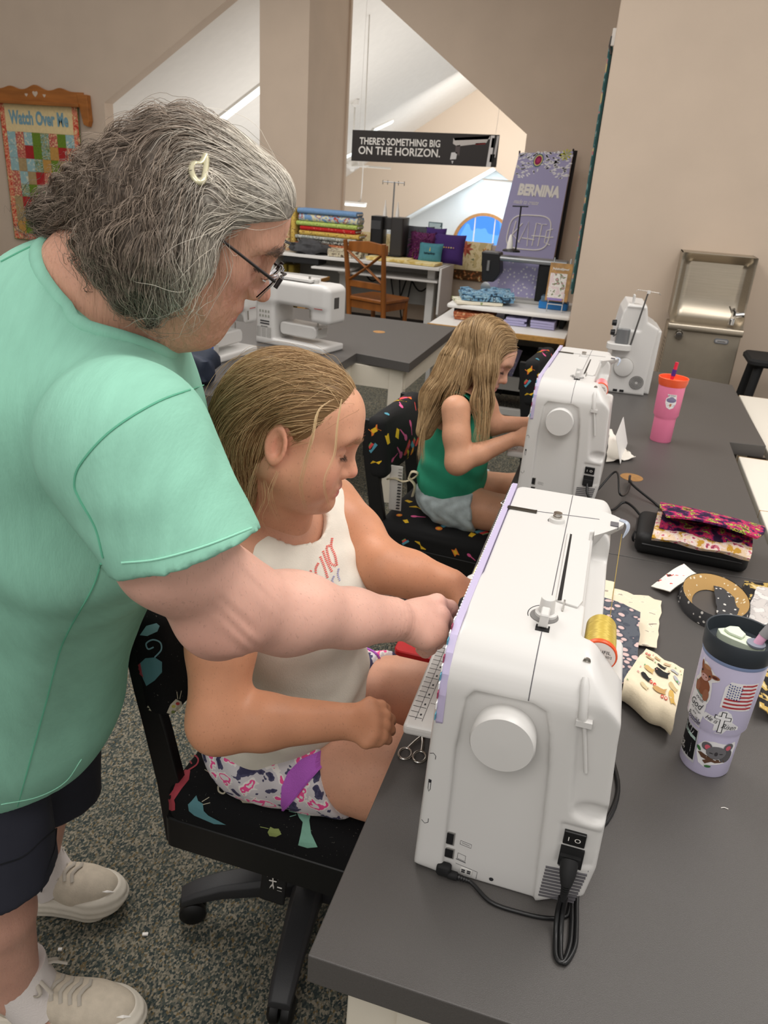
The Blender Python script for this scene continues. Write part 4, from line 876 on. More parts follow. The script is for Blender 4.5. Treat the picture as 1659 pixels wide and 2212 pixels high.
work_table('work_table', 'charcoal topped notched work table at the back left with two machines on it', [(-2.3, 2.5), (-1.128, 2.5), (-1.149, 3.504), (-.866, 3.44), (-.871, 4.509), (-1.556, 4.524), (-2.3, 4.53)], [(-1.2, 2.6), (-1.53, 4.44), (-.94, 3.52), (-.94, 4.42), (-2.2, 2.6), (-2.2, 4.4)], [((-.91, 3.52), (-.91, 4.42)), ((-1.2, 3.5), (-.94, 3.5)), ((-1.18, 2.6), (-1.18, 3.5)), ((-1.5, 4.48), (-.94, 4.47)), ((-2.2, 2.56), (-1.2, 2.56))], [(-1.216, 4.09), (-1.511, 3.07)])
for i, (a, b, lb) in enumerate((((.517, 1.2, .67), (1.3, 2.335, .70), 'white laminate table against the right side of the work tables, nearest the camera'), ((.517, 2.34, .67), (1.35, 2.86, .70), 'white laminate table in the middle of the right-hand row'), ((.63, 2.865, .67), (1.4, 3.86, .70), 'white laminate table at the far end of the right-hand row, near the stool'))):
    t = thing('white_table', lb, 'table', ((a[0] + b[0]) / 2, (a[1] + b[1]) / 2, 0))
    pt('tabletop', a, b, mat('cream_laminate', (232, 226, 214), .4), t); pt('edge_band', (a[0], b[1] - .001, a[2]), (b[0], b[1] + .003, b[2] - .001), PLY, t, 0)
    for x in (a[0] + .05, b[0] - .08):
        for y in (a[1] + .05, b[1] - .08): pt('leg', (x, y, 0), (x + .04, y + .04, .67), TLEG, t)
# ================================================================ THE TWO PURPLE-TRIMMED SEWING MACHINES
MW = mat('sewing_machine_white', (208, 206, 203), .33, spec=.45); MG = mat('machine_seam', (96, 94, 98), .6); LILT = mat('lilac_trim', (188, 178, 208), .4)
BLKG = mat('black_glossy', (16, 16, 17), .25); MET = mat('polished_metal', (190, 186, 180), .22, metal=1.0)
def machine_field():
    F = Field()
    F.poly([(-.121, .004), (-.086, -.0), (.036, .0), (.055, .012), (.088, .03), (.094, .075), (.092, .17), (.086, .25), (.082, .345), (-.100, .345), (-.1125, .31), (-.117, .24)], 1, 0, .175, k=0, kend=.012)
    F.poly([(-.1035, .20), (.045, .20), (.058, .25), (.055, .345), (-.1035, .345)], 1, .10, .525, k=.02, kend=.02)
    F.poly([(-.1, .105), (.02, .105), (.03, .2), (.03, .3), (-.1, .3)], 1, .40, .52, k=.015, kend=.012)
    F.poly([(-.118, .0), (.085, .0), (.085, .06), (-.118, .06)], 1, .1, .50, k=.01, kend=.008)
    # the near end rolls over into the top
    def roll(P):
        l, z = P[..., 1], P[..., 2]; R = .062; q0 = np.maximum(R - l, 0); q1 = np.maximum(z - (.335 - R), 0)
        return np.where((l < R) & (z > .335 - R), np.sqrt(q0 ** 2 + q1 ** 2) - R, np.maximum(z - .335, -l))
    F.fn(roll, '^', .004)
    F.plane((.066, .03, .316), (.62, -.36, .72), .006)
    F.plane((.058, .30, .318), (.75, 0, .66), .008)
    # spool trough and the step beside the slot cover
    F.box((.066, .235, .345), (.036, .155, .058), None, .008, '-', .003)
    F.box((.036, .27, .345), (.012, .115, .018), None, .004, '-', .003)
    # recess around the hand wheel, shallow towards the foot
    F.poly([(-.083, .0), (-.086, .2), (-.082, .272), (-.074, .284), (-.010, .286), (.006, .279), (.014, .25), (.02, .2), (.024, .14), (.032, .0)], 1, -.02, .0085, '-', .003, kend=.004)
    # tool pocket, cable bay, vents cover
    F.poly([(.033, .352), (.04, .28), (.052, .165), (.058, .15), (.098, .16), (.098, .352)], 1, -.02, .005, '-', .003, kend=.004)
    F.ell((.078, .0, .158), (.024, .012, .014), None, '-', .004)
    F.poly([(.045, .136), (.092, .136), (.088, .082), (.062, .07), (.047, .075)], 1, -.02, .0035, '-', .002, kend=.003)
    F.plane((.075, 0, .008), (.75, -.0, -.66), .006)
    return F
MF = machine_field()
def on_end(x, z, off=.0006): return MF.cast(np.array([x, -.06, z]), (0, 1, 0), off)
def on_top(x, l, off=.0006): return MF.cast(np.array([x, l, .40]), (0, 0, -1), off)
def end_stroke(mb, pts, r=.0005): mb.tube([on_end(x, z, .0001) for x, z in pts], r, 4)
def sewing_machine(label):
    t = thing('sewing_machine', label, 'sewing machine', (0, .70, TZ), 0, 'lilac trimmed sewing machines')
    V, Fc = MF.mesh((-.14, -.02, -.01), (.12, .55, .36), .0026); np_mesh('body', V, Fc, MW, t)
    # lilac front plate with a printed edge
    edge = [(-.001, .235), (-.0012, .272), (.004, .297), (.016, .318), (.034, .331), (.06, .3365), (.526, .3365), (.526, .2), (.02, .2)]
    mb = MB(); mb.prism(edge, ((-.1125, 0, 0), (0, 1, 0), (0, 0, 1), (1, 0, 0)), .0085); mb.build('front_plate', LILT, t, bevel=.0008)
    mb = MB()
    for k in range(60):
        l = .06 + k * .0077; mb.bb((-.1132, l, .333), (-.1122, l + .004, .3372), (.85, .85, .88))
    for k in range(12):
        a, b = spline(edge[:6], 13)[k], spline(edge[:6], 13)[k + 1]; m_ = a + (b - a) * .5
        mb.box((-.1128, m_[0], m_[1]), (.0006, .004, .004), None, [(.1, .3, .4), (.85, .85, .85), (.3, .05, .1), (.8, .8, .85)][k % 4])
    mb.build('printed_edge', COLM, t, colour=True, kind='stuff')
    mb = MB(); mb.bb((-.1138, .03, .205), (-.1125, .52, .325)); mb.build('front_print', ramp_mat('faceplate_print', [(0, (206, 198, 224)), (.45, (120, 160, 180)), (.52, (220, 212, 230)), (.58, (200, 110, 150)), (.62, (206, 198, 224))], 45, .4), t)
    for l, z, r_, dp in ((.243, .238, .021, .024), (.178, .243, .017, .020)):
        mb = MB(); mb.lathe([(r_ * .93, 0), (r_, .004), (r_, dp - .003), (r_ - .003, dp)], (-.113, l, z), 28, roty(-math.pi / 2)); mb.build('front_knob', BLKM, t, .7)
    # hand wheel
    mb = MB(); mb.lathe([(.0335, -.003), (.0355, .004), (.0365, .024), (.0345, .028), (.0015, .029)], (-.034, .008, .239), 48, rotx(math.pi / 2)); mb.build('hand_wheel', MW, t, .6)
    # seams on the top
    arcp = [MF.cast(np.array([-.0145, .1 - .2 * math.cos(a), .2 + .2 * math.sin(a)]), (0, math.cos(a), -math.sin(a)), 0) for a in np.linspace(.38, 1.5, 26)]
    mb = MB(); mb.tube([p for p in arcp if p[2] > .288 and p[1] < .078], .0007, 5); mb.build('case_seam', MG, t)
    mb = MB(); mb.tube([on_top(-.0115, l, 0) for l in np.linspace(.15, .533, 24) if l < .52], .0007, 5); mb.build('case_seam', MG, t)
    mb = MB(); mb.tube([on_top(x, .418 + (x + .1) * .12, 0) for x in np.linspace(-.100, .035, 12)], .0008, 5); mb.build('head_seam', MG, t)
    mb = MB(); mb.bb((-.105, .413, .3352), (-.062, .421, .3378)); mb.bb((-.062, .413, .3352), (-.0595, .4235, .3372)); mb.build('thread_cutter', mat('dark_metal', (88, 84, 78), .3, metal=.9), t)
    # slot cover with its dark thread slot
    mb = MB(); mb.prism([(-.006, .15), (.003, .146), (.021, .142), (.026, .16), (.026, .342), (.008, .352), (-.008, .356)], ((0, 0, .3345), (1, 0, 0), (0, 1, 0), (0, 0, 1)), .0035); mb.build('slot_cover', MW, t, bevel=.0012)
    mb = MB(); mb.prism([(-.004, .148), (.0008, .149), (-.0012, .352), (-.004, .353)], ((0, 0, .338), (1, 0, 0), (0, 1, 0), (0, 0, 1)), .0004); mb.build('thread_slot', BLK, t)
    mb = MB(); mb.tube([(.004, .128, .3355), (.0045, .140, .342), (.0045, .141, .3445)], .0011, 6); mb.build('thread_guide', MET, t)
    # bobbin winder
    mb = MB(); mb.lathe([(.017, .0), (.0165, .0012), (.0, .0013)], (-.0155, .108, .3348), 28); mb.build('winder_well', mat('winder_grey', (120, 118, 116), .5), t)
    mb = MB(); mb.lathe([(.0135, .0), (.013, .004), (.0095, .005), (.0085, .022), (.0080, .0235), (.001, .0238)], (-.014, .112, .335), 28); mb.build('winder_spindle', MW, t, .7)
    mb = MB(); mb.rbox((-.0195, .078, .337), (-.0095, .098, .354), r=.0015, axis=2, e=.0015); mb.bb((-.0175, .092, .334), (-.0115, .108, .346)); mb.build('winder_lever', MW, t)
    mb = MB(); mb.bb((-.0225, .073, .3352), (-.0065, .081, .336)); mb.bb((-.0225, .078, .3352), (-.0205, .086, .336)); mb.bb((-.0085, .078, .3352), (-.0065, .086, .336)); mb.build('lever_slot', BLKM, t)
    mb = MB(); mb.tube([(-.014 + .021 * math.cos(a), .110 + .024 * math.sin(a), .3352) for a in np.linspace(1.7, 3.5, 12)], .0005, 4); mb.tube([(-.027 + .013 * math.cos(a), .415 - .0 + .013 * math.sin(a) - .018, .3352) for a in np.linspace(2.0, 3.6, 10)], .0005, 4); mb.build('thread_path_mark', INK, t)
    mb = MB(); mb.lathe([(.0125, 0), (.011, .005), (.008, .006)], (-.027, .398, .335), 20); mb.build('pretension_base', MW, t, .7)
    mb = MB(); mb.lathe([(.007, .006), (.007, .0085), (.005, .009), (.005, .011), (.007, .0115), (.0065, .014), (.001, .0145)], (-.027, .398, .335), 20); mb.build('pretension_discs', MET, t, .7)
    # rear thread horn with the clear hook
    mb = MB(); sec = []
    for f in np.linspace(0, 1, 7):
        x = .03 + .042 * f; c = .415 + .025 * f; hw_ = .052 * (1 - f) ** .7 + .006; zt = .335 - .001 * f; zb = .29 + .034 * f ** .6
        sec.append([(x, c - hw_ * .8, zt), (x, c + hw_, zt), (x, c + hw_ * .8, (zt + zb) / 2), (x, c, zb), (x, c - hw_ * .6, (zt + zb) / 2)])
    mb.loft(sec); mb.build('thread_horn', MW, t, .5)
    mb = MB(); mb.tube(spline([(.066, .447, .335), (.076, .442, .334), (.079, .436, .327), (.074, .428, .314)], 12), [.0045] * 6 + [.004, .0038, .0035, .003, .002, .001], 8, flat=.45); mb.build('clear_hook', mat('clear_plastic', (214, 224, 240), .08, trans=.55), t, 1.0)
    mb = MB(); mb.box((.058, .425, .3335), (.006, .008, .0025)); mb.build('tension_slot', MG, t)
    mb = MB(); mb.lathe([(.0022, 0), (.0022, .012), (.0016, .014)], (.052, .152, .318), 10, rotx(-math.pi / 2)); mb.lathe([(.0025, -.08), (.0025, 0)], (.052, .152, .318), 10, rotx(-math.pi / 2)); mb.build('spool_pin', MW, t)
    # needle bar, foot, free arm and extension table
    mb = MB(); mb.tube([(-.03, .44, .11), (-.03, .44, .075)], .004, 8); mb.bb((-.045, .435, .064), (-.015, .452, .068)); mb.build('presser_foot', MET, t)
    mb = MB(); mb.prism([(-.186, .168), (-.12, .172), (.03, .176), (.03, .66), (-.12, .70), (-.165, .695), (-.188, .655), (-.19, .40)], ((0, 0, .060), (1, 0, 0), (0, 1, 0), (0, 0, 1)), .018)
    mb.build('extension_table', MW, t, bevel=.006, bseg=3)
    mb = MB()
    for k in range(27):
        l = .19 + k * .0127; mb.bb((-.183, l, .0781), (-.183 + (.012 if k % 2 else .02), l + .0007, .0784))
    for xx in (-.172, -.162): mb.bb((xx, .185, .0781), (xx + .0006, .53, .0784))
    for k in range(13): mb.bb((-.168, .197 + k * .0254, .0781), (-.1655, .201 + k * .0254, .0784))
    for l in (.23, .32): mb.bb((-.16, l, .0781), (-.10, l + .0005, .0783))
    mb.build('ruler_print', INK, t, kind='stuff')
    # things on the end face
    mb = MB(); a = lambda x, z, o=.003: np.array([x, on_end(x, z)[1] - o, z])
    mb.tube([a(.0395, .322), a(.0405, .316), a(.044, .285), a(.0455, .276)], [.0035, .0052, .005, .003], 10); mb.tube([a(.0455, .285), a(.059, .214)], [.0024, .0022], 8); mb.box(a(.0465, .278, .003), (.0085, .004, .0035), None); mb.build('needle_threader_tool', MW, t, .9)
    mb = MB(); mb.lathe([(.0042, 0), (.0042, .002), (.001, .0025)], on_end(.0385, .331) + np.array([0, .001, 0]), 16, rotx(math.pi / 2)); mb.build('screw', MET, t, .7)
    mb = MB(); mb.box(on_end(.063, .117) + np.array([0, -.001, 0]), (.0125, .0025, .0095)); mb.build('power_switch', BLKG, t, bevel=.001)
    lettering('lettering', 'I  O', .012, (on_end(.063, .117) + np.array([0, -.0037, 0]), (1, 0, -.0), (0, 0, 1), (0, -1, 0)), SWHT, t, width=.014, height=.006)
    mb = MB(); mb.box(on_end(.0635, .088) + np.array([0, .0, 0]), (.0135, .003, .014)); mb.build('power_inlet', BLKM, t)
    mb = MB()
    for k in range(11):
        z = .072 - k * .0053; x0 = .038 - .0002 * k; x1 = .086 - .0008 * k
        mb.box(((x0 + x1) / 2, on_end((x0 + x1) / 2, z)[1], z), ((x1 - x0) / 2, .0012, .0011), roty(-.1))
    mb.build('vent_slots', MG, t, kind='stuff')
    for z, hw_, hh in ((.0585, .0042, .0085), (.0345, .006, .0065)):
        mb = MB(); mb.box(on_end(-.079, z), (hw_ + .0015, .0008, hh + .0015)); mb.build('port_frame', mat('port_steel', (160, 158, 154), .3, metal=.6), t)
        mb = MB(); mb.box(on_end(-.079, z) + np.array([0, -.0006, 0]), (hw_, .0008, hh)); mb.build('port', BLK, t)
    mb = MB()
    end_stroke(mb, [(-.066, .053), (-.052, .051), (-.052, .057), (-.066, .059), (-.066, .053)], .0003); end_stroke(mb, [(-.064, .056), (-.054, .054)], .0003)
    end_stroke(mb, [(-.067, .029), (-.057, .027), (-.057, .036), (-.067, .038), (-.067, .029)], .0003); end_stroke(mb, [(-.0685, .0275), (-.056, .025)], .0006)
    end_stroke(mb, [(-.115, .184), (-.1105, .187), (-.1075, .184), (-.1075, .179)], .0004); end_stroke(mb, [(-.116, .081), (-.1115, .078), (-.1075, .081), (-.1075, .087)], .0004)
    end_stroke(mb, [(-.1125, .147), (-.1095, .147), (-.1095, .133), (-.111, .129), (-.1125, .133), (-.1125, .147)], .0004); end_stroke(mb, [(-.111, .147), (-.111, .143)], .0012)
    end_stroke(mb, [(-.068, .020), (-.040, .0155), (-.0405, .004)], .0003)
    mb.build('icon_print', INK, t, kind='stuff')
    mb = MB(); mb.rbox((-.062, on_end(-.054, .013)[1] - .0006, .0065), (-.046, on_end(-.054, .013)[1] + .001, .0165), r=.003, axis=1, e=.0004); mb.build('moulded_label', mat('moulded_grey', (206, 204, 200), .5), t)
    for xx, zz_ in ((-.0575, .0135), (-.0575, .0105), (-.0505, .0135), (-.0505, .0105)):
        mb = MB(); mb.bb((xx - .0022, on_end(-.054, .013)[1] - .001, zz_ - .001), (xx + .0022, on_end(-.054, .013)[1] - .0003, zz_ + .001)); mb.build('label_mark', INK, t)
    mb = MB(); mb.lathe([(.0028, 0), (.0026, .0004), (.0001, .0005)], on_end(-.022, .011), 16, rotx(math.pi / 2)); mb.build('screw_hole', INK, t)
    return t
def cords(t):
    """the plugged-in cables of a machine, as its parts"""
    CB = mat('cable_black', (20, 20, 21), .35)
    e = on_end(.0625, .085)
    mb = MB(); mb.loft([[(x * s_ + .0625, e[1] - d, .086 + z * s_) for x, z in ((-.011, -.007), (.011, -.007), (.012, .007), (-.012, .007))] for d, s_ in ((-.003, 1.0), (.008, 1.0))] , cap=True)
    mb.tube([(.0625, e[1] - .006, .086), (.0625, e[1] - .018, .079), (.063, e[1] - .022, .066)], [.0105, .0095, .0065], 12); mb.build('mains_plug', BLKM, t, .8)
    mb = MB()
    for k in range(6): mb.tube([(.063, e[1] - .022, .066 - k * .0038), (.063, e[1] - .022, .0635 - k * .0038)], .0055 - .0003 * k, 10)
    mb.tube([(.063, e[1] - .022, .066), (.063, e[1] - .022, .042)], .0042, 10); mb.build('strain_relief', BLKM, t)
    mb = MB()
    for q in (-.0028, .0028):
        mb.tube(spline([(.063 + q, e[1] - .022, .046), (.063 + q, e[1] - .026, .022), (.065 + q, -.040, .007), (.068 + q, -.064, .004), (.075 + q * .5, -.068, .004), (.082 + q, -.045, .0045), (.082 + q, -.015, .004), (.080 + q, .03, .0035), (.085 + q, .11, .0035), (.115, .17 + q, .0035), (.128, .235 + q, .0035), (.118, .3, .0035)], 44), .0030, 8)
    mb.build('mains_cable', CB, t, 1.0)
    e2 = on_end(-.074, .012)
    mb = MB(); mb.rbox((-.090, e2[1] - .012, .004), (-.072, e2[1], .02), r=.004, axis=1); mb.rbox((-.076, e2[1] - .013, .003), (-.062, e2[1] - .003, .013), r=.004, axis=0); mb.build('pedal_plug', BLKM, t, .8)
    mb = MB()
    for k in range(5): mb.tube([(-.062 + k * .0032, e2[1] - .008, .0078 - k * .0003), (-.0598 + k * .0032, e2[1] - .008, .0076 - k * .0003)], .0042 - .0003 * k, 10)
    mb.tube(spline([(-.064, e2[1] - .008, .008), (-.045, e2[1] - .008, .005), (-.017, -.018, .003), (.02, -.02, .003), (.049, -.017, .003), (.07, -.008, .003), (.075, .01, .003), (.08, .1, .003)], 30), .0026, 8); mb.build('pedal_cable', CB, t, 1.0)
SM1 = sewing_machine('nearest white sewing machine with a lilac front plate, on the foreground table')
SM2 = dup(SM1, (-.05, 1.99, TZ), math.radians(-2), 'second white sewing machine with a lilac front plate, in front of the girl in green')
cords(SM1)
# cable loops behind the second machine
CB = mat('cable_black'); mb = MB()
e = on_end(.0625, .085)
mb.loft([[(x + .0625, e[1] - d, .086 + z) for x, z in ((-.011, -.007), (.011, -.007), (.012, .007), (-.012, .007))] for d in (-.003, .012)]); mb.build('mains_plug', BLKM, SM2)
mb = MB(); mb.tube(spline([(.063, e[1] - .01, .082), (.07, e[1] - .03, .06), (.1, -.03, .03), (.14, .02, .012), (.165, .07, .02), (.19, .05, .02), (.235, .0, .004), (.262, .10, .0035), (.255, .14, .0035), (.18, .2, .03), (.172, .27, .03), (.174, .29, .004)], 50), .0035, 8); mb.build('mains_cable', CB, SM2, 1.0)
mb = MB(); mb.tube(spline([(.09, .1, .03), (.13, .14, .08), (.15, .05, .05), (.17, .12, .03), (.178, .27, .015)], 24), .0028, 8); mb.build('pedal_cable', CB, SM2, 1.0)
# ---- thread spools on the machines
def spool(loc, thread, label, L_=.072, r0=.0185):
    t = thing('thread_spool', label, 'thread spool', loc, 0)
    R = rotx(-math.pi / 2); ORG = mat('orange_plastic', (232, 84, 34), .35)
    mb = MB(); mb.lathe([(r0 * .98, .004), (r0, .006), (r0 * 1.0, .03), (r0 * .96, L_ - .006), (r0 * .8, L_ - .001), (.006, L_)], (0, 0, 0), 32, R); mb.build('thread', thread, t, .8)
    mb = MB(); mb.lathe([(r0 * 1.06, 0), (r0 * 1.1, .0015), (r0 * 1.08, .006), (r0 * .95, .0075)], (0, 0, 0), 32, R); mb.build('flange', ORG, t, .8)
    mb = MB(); mb.lathe([(r0 * .98, -.0006), (.003, -.0007)], (0, 0, 0), 32, R); mb.build('end_label', mat('label_paper', (226, 216, 210), .6), t)
    for body, wdt, hgt, z in (('AURIFIL', .024, .0042, .007), ('MAKO’ NE 50/2', .028, .0032, .0015)):
        lettering('lettering', body, .01, ((0, -.0009, z), (1, 0, 0), (0, 0, 1), (0, -1, 0)), INK, t, width=wdt, height=hgt)
    return t
GOLDT = ramp_mat('gold_thread_wound', [(0, (186, 160, 70)), (.5, (206, 182, 92)), (1, (176, 150, 62))], 300, .45, 'wave', 2.0, stretch=(.05, 1, .05))
spool((.0525, .70 + .080, TZ + .3145), GOLDT, 'gold thread spool with an orange flange on the nearest machine')
spool((.0025, 1.99 + .080, TZ + .3145), ramp_mat('pink_thread_wound', [(0, (230, 110, 120)), (.5, (240, 200, 200)), (1, (214, 80, 96))], 120, .45, 'wave', 2.0, stretch=(.05, 1, .05)), 'pink striped thread spool on the second machine')
tl = thing('thread_strand', 'loose gold thread running down behind the nearest machine', 'thread', (0.06, 1.14, TZ)); mb = MB(); mb.tube(spline([(.012, .0, .315), (.012, -.06, .27), (.014, -.12, .2), (.012, -.17, .12)], 16), .0006, 5); mb.build('strand', mat('thread_gold', (176, 150, 80), .6), tl)
# ---- the far white overlocker on the table end
pv = aty(1310, 840, 3.42); sr = thing('overlocker', 'white overlock machine with a telescopic thread stand at the far end of the work table', 'sewing machine', (.10, 3.40, TZ), math.radians(4))
Fv = Field(); Fv.poly([(-.082, .0), (.085, .0), (.088, .20), (.094, .285), (.045, .31), (.03, .372), (-.045, .375), (-.062, .34), (-.074, .24)], 1, 0, .26, k=0, kend=.01)
Fv.poly([(.045, .0), (.11, .0), (.112, .27), (.05, .30)], 1, .04, .3, k=.004, kend=.01); Fv.plane((.0, .0, .372), (.0, -.35, 1), .01); Fv.box((-.02, -.003, .315), (.045, .008, .05), None, .01, '-', .004)
V, Fc = Fv.mesh((-.1, -.02, -.01), (.13, .32, .39), .004); np_mesh('body', V, Fc, MW, sr)
mb = MB(); mb.lathe([(.04, 0), (.038, .012), (.034, .014), (.001, .0145)], (-.02, .0, .115), 32, rotx(math.pi / 2)); mb.build('hand_wheel', MW, sr, .7)
mb = MB(); mb.lathe([(.042, -.001), (.042, .001)], (-.02, -.001, .115), 32, rotx(math.pi / 2)); mb.build('wheel_ring', GREYP, sr)
for r_ in (.008, .013, .018, .023, .028):
    mb = MB(); mb.tube([(.045 + r_ * math.cos(a), -.0025, .055 + r_ * math.sin(a)) for a in np.linspace(0, 6.283, 25)], .0011, 4); mb.build('fan_grille', DARKP, sr)
mb = MB(); mb.rbox((-.105, -.05, .19), (-.005, .03, .215), r=.03, axis=2); mb.build('thread_tray', MW, sr, .7)
mb = MB(); mb.rbox((-.075, -.03, .215), (-.02, .02, .275), r=.012, axis=2); mb.build('clear_cover', mat('smoke_plastic', (130, 132, 134), .15, trans=.4), sr, .7)
mb = MB(); mb.tube([(-.012, -.03, .21), (.018, -.03, .43)], [.004, .003], 8); mb.build('telescopic_pole', DARKP, sr)
mb = MB(); mb.box((.02, -.03, .432), (.006, .006, .006)); mb.build('pole_head', MW, sr); mb = MB(); mb.tube([(-.03, -.03, .43), (-.025, -.03, .437), (.06, -.03, .432), (.068, -.03, .424)], .0014, 6); mb.build('pole_arms', MET, sr)
mb = MB(); mb.tube([(-.085, -.015, .24), (-.055, -.02, .275)], .003, 6); mb.build('lever', DARKP, sr)
for z in (.25, .29):
    mb = MB(); mb.lathe([(.012, 0), (.013, .004), (.011, .018)], (-.078, .03, z), 16, roty(-math.pi / 2)); mb.build('dial', BLK, sr, .7)
for xx in (-.045, -.018):
    mb = MB(); mb.bb((xx, -.002, .008), (xx + .018, .002, .018)); mb.build('port', BLK, sr)
mb = MB(); mb.rbox((-.03, .02, .368), (-.022, .06, .41), r=.003); mb.build('carry_fin', MW, sr)
# ---- the two machines on the rear table
def free_arm_machine(name, label, loc, rz, tape):
    t = thing(name, label, 'sewing machine', loc, rz); F = Field()
    F.box((.055, .085, .15), (.055, .085, .15), None, .018, k=0); F.box((.2, .085, .255), (.2, .08, .055), None, .02, k=.03); F.box((.365, .085, .22), (.055, .075, .085), None, .022, k=.02)
    F.box((.2, .09, .016), (.2, .09, .016), None, .008, k=.006); F.plane((.36, .0, .175), (-.75, 0, -.66), .02) if 0 else None
    F.box((.335, .085, .12), (.06, .06, .03), roty(.7), .01, '-', .01); F.box((.19, .085, .302), (.11, .03, .012), None, .008, k=.004)
    V, Fc = F.mesh((-.02, -.02, -.01), (.44, .2, .34), .004); np_mesh('body', V, Fc, MW, t)
    mb = MB(); mb.rbox((.12, .035, .055), (.33, .145, .115), r=.02, axis=1, e=.006); mb.build('free_arm', MW, t, .7)
    mb = MB(); mb.bb((.33, .05, .06), (.334, .13, .1)); mb.build('accessory_lid', GREYP, t)
    mb = MB(); mb.rbox((.1, .03, .315), (.3, .12, .328), r=.01, axis=2); mb.build('top_handle', MW, t, .7)
    mb = MB(); mb.tube([(.28, .05, .31), (.28, .05, .34)], .006, 8); mb.build('tension_pin', MET, t); mb = MB(); mb.lathe([(.012, 0), (.012, .015), (.006, .02)], (.31, .06, .312), 14); mb.build('tension_disc', GREYP, t)
    mb = MB(); mb.bb((.34, .004, .205), (.385, .006, .211)); mb.build('badge_stripe', REDC, t)
    mb = MB(); mb.bb((.412, .05, .21), (.421, .09, .26)); mb.build('lever_slot', DARKP, t)
    mb = MB(); mb.tube([(.32, .07, .14), (.32, .07, .1)], .004, 6); mb.bb((.305, .06, .1), (.335, .08, .106)); mb.tube([(.32, .0, .2), (.322, .0, .16)], .003, 6); mb.build('presser_foot', MET, t)
    mb = MB()
    for i in range(3):
        for j in range(8): mb.bb((.008 + i * .031, -.0012, .035 + j * .0065), (.034 + i * .031, .001, .038 + j * .0065))
    mb.build('vent_slots', GREYP, t, kind='stuff')
    mb = MB()
    for k in range(2): mb.bb((.03, -.001, .108 - k * .012), (.085, .001, .114 - k * .012))
    mb.bb((.035, -.001, .082), (.075, .001, .086)); mb.build('text_label', INK, t, kind='stuff')
    for row in range(2):
        for k in range(4):
            mb = MB(); mb.bb((.025 + k * .017, -.001, .13 + row * .022), (.034 + k * .017, .001, .141 + row * .022)); mb.build('stitch_icon', mat('icon_grey', (150, 150, 140), .6), t)
    if tape:
        mb = MB(); mb.rbox((.035, -.002, .03), (.06, .0, .12), r=.008, axis=1, e=.0005); mb.build('blue_tape', mat('painters_tape', (44, 92, 190), .6), t)
        for k in range(2):
            mb = MB(); mb.bb((-.001, .05, .17 + k * .04), (.001, .09, .195 + k * .04)); mb.build('port', BLK, t)
    return t
free_arm_machine('sewing_machine', 'white free-arm sewing machine standing on the rear work table', (-1.66, 3.46, TZ), math.radians(-13), False)
free_arm_machine('sewing_machine', 'white machine with blue tape on the rear table, half hidden by the woman’s chin', (-1.605, 2.86, TZ), math.radians(82), True)
pb = atd(400, 800, 2.55); nb_ = thing('navy_bag', 'dark navy bag on the rear table beside the blue-taped machine', 'bag', (-1.48, 2.62, TZ)); blob('body', mat('navy_nylon', (38, 46, 62), .6, bump=.3, bscale=60), (-.08, .0, .075), (.13, .08, .08), nb_, .3, 4, 24, 9, .001, 2.6)
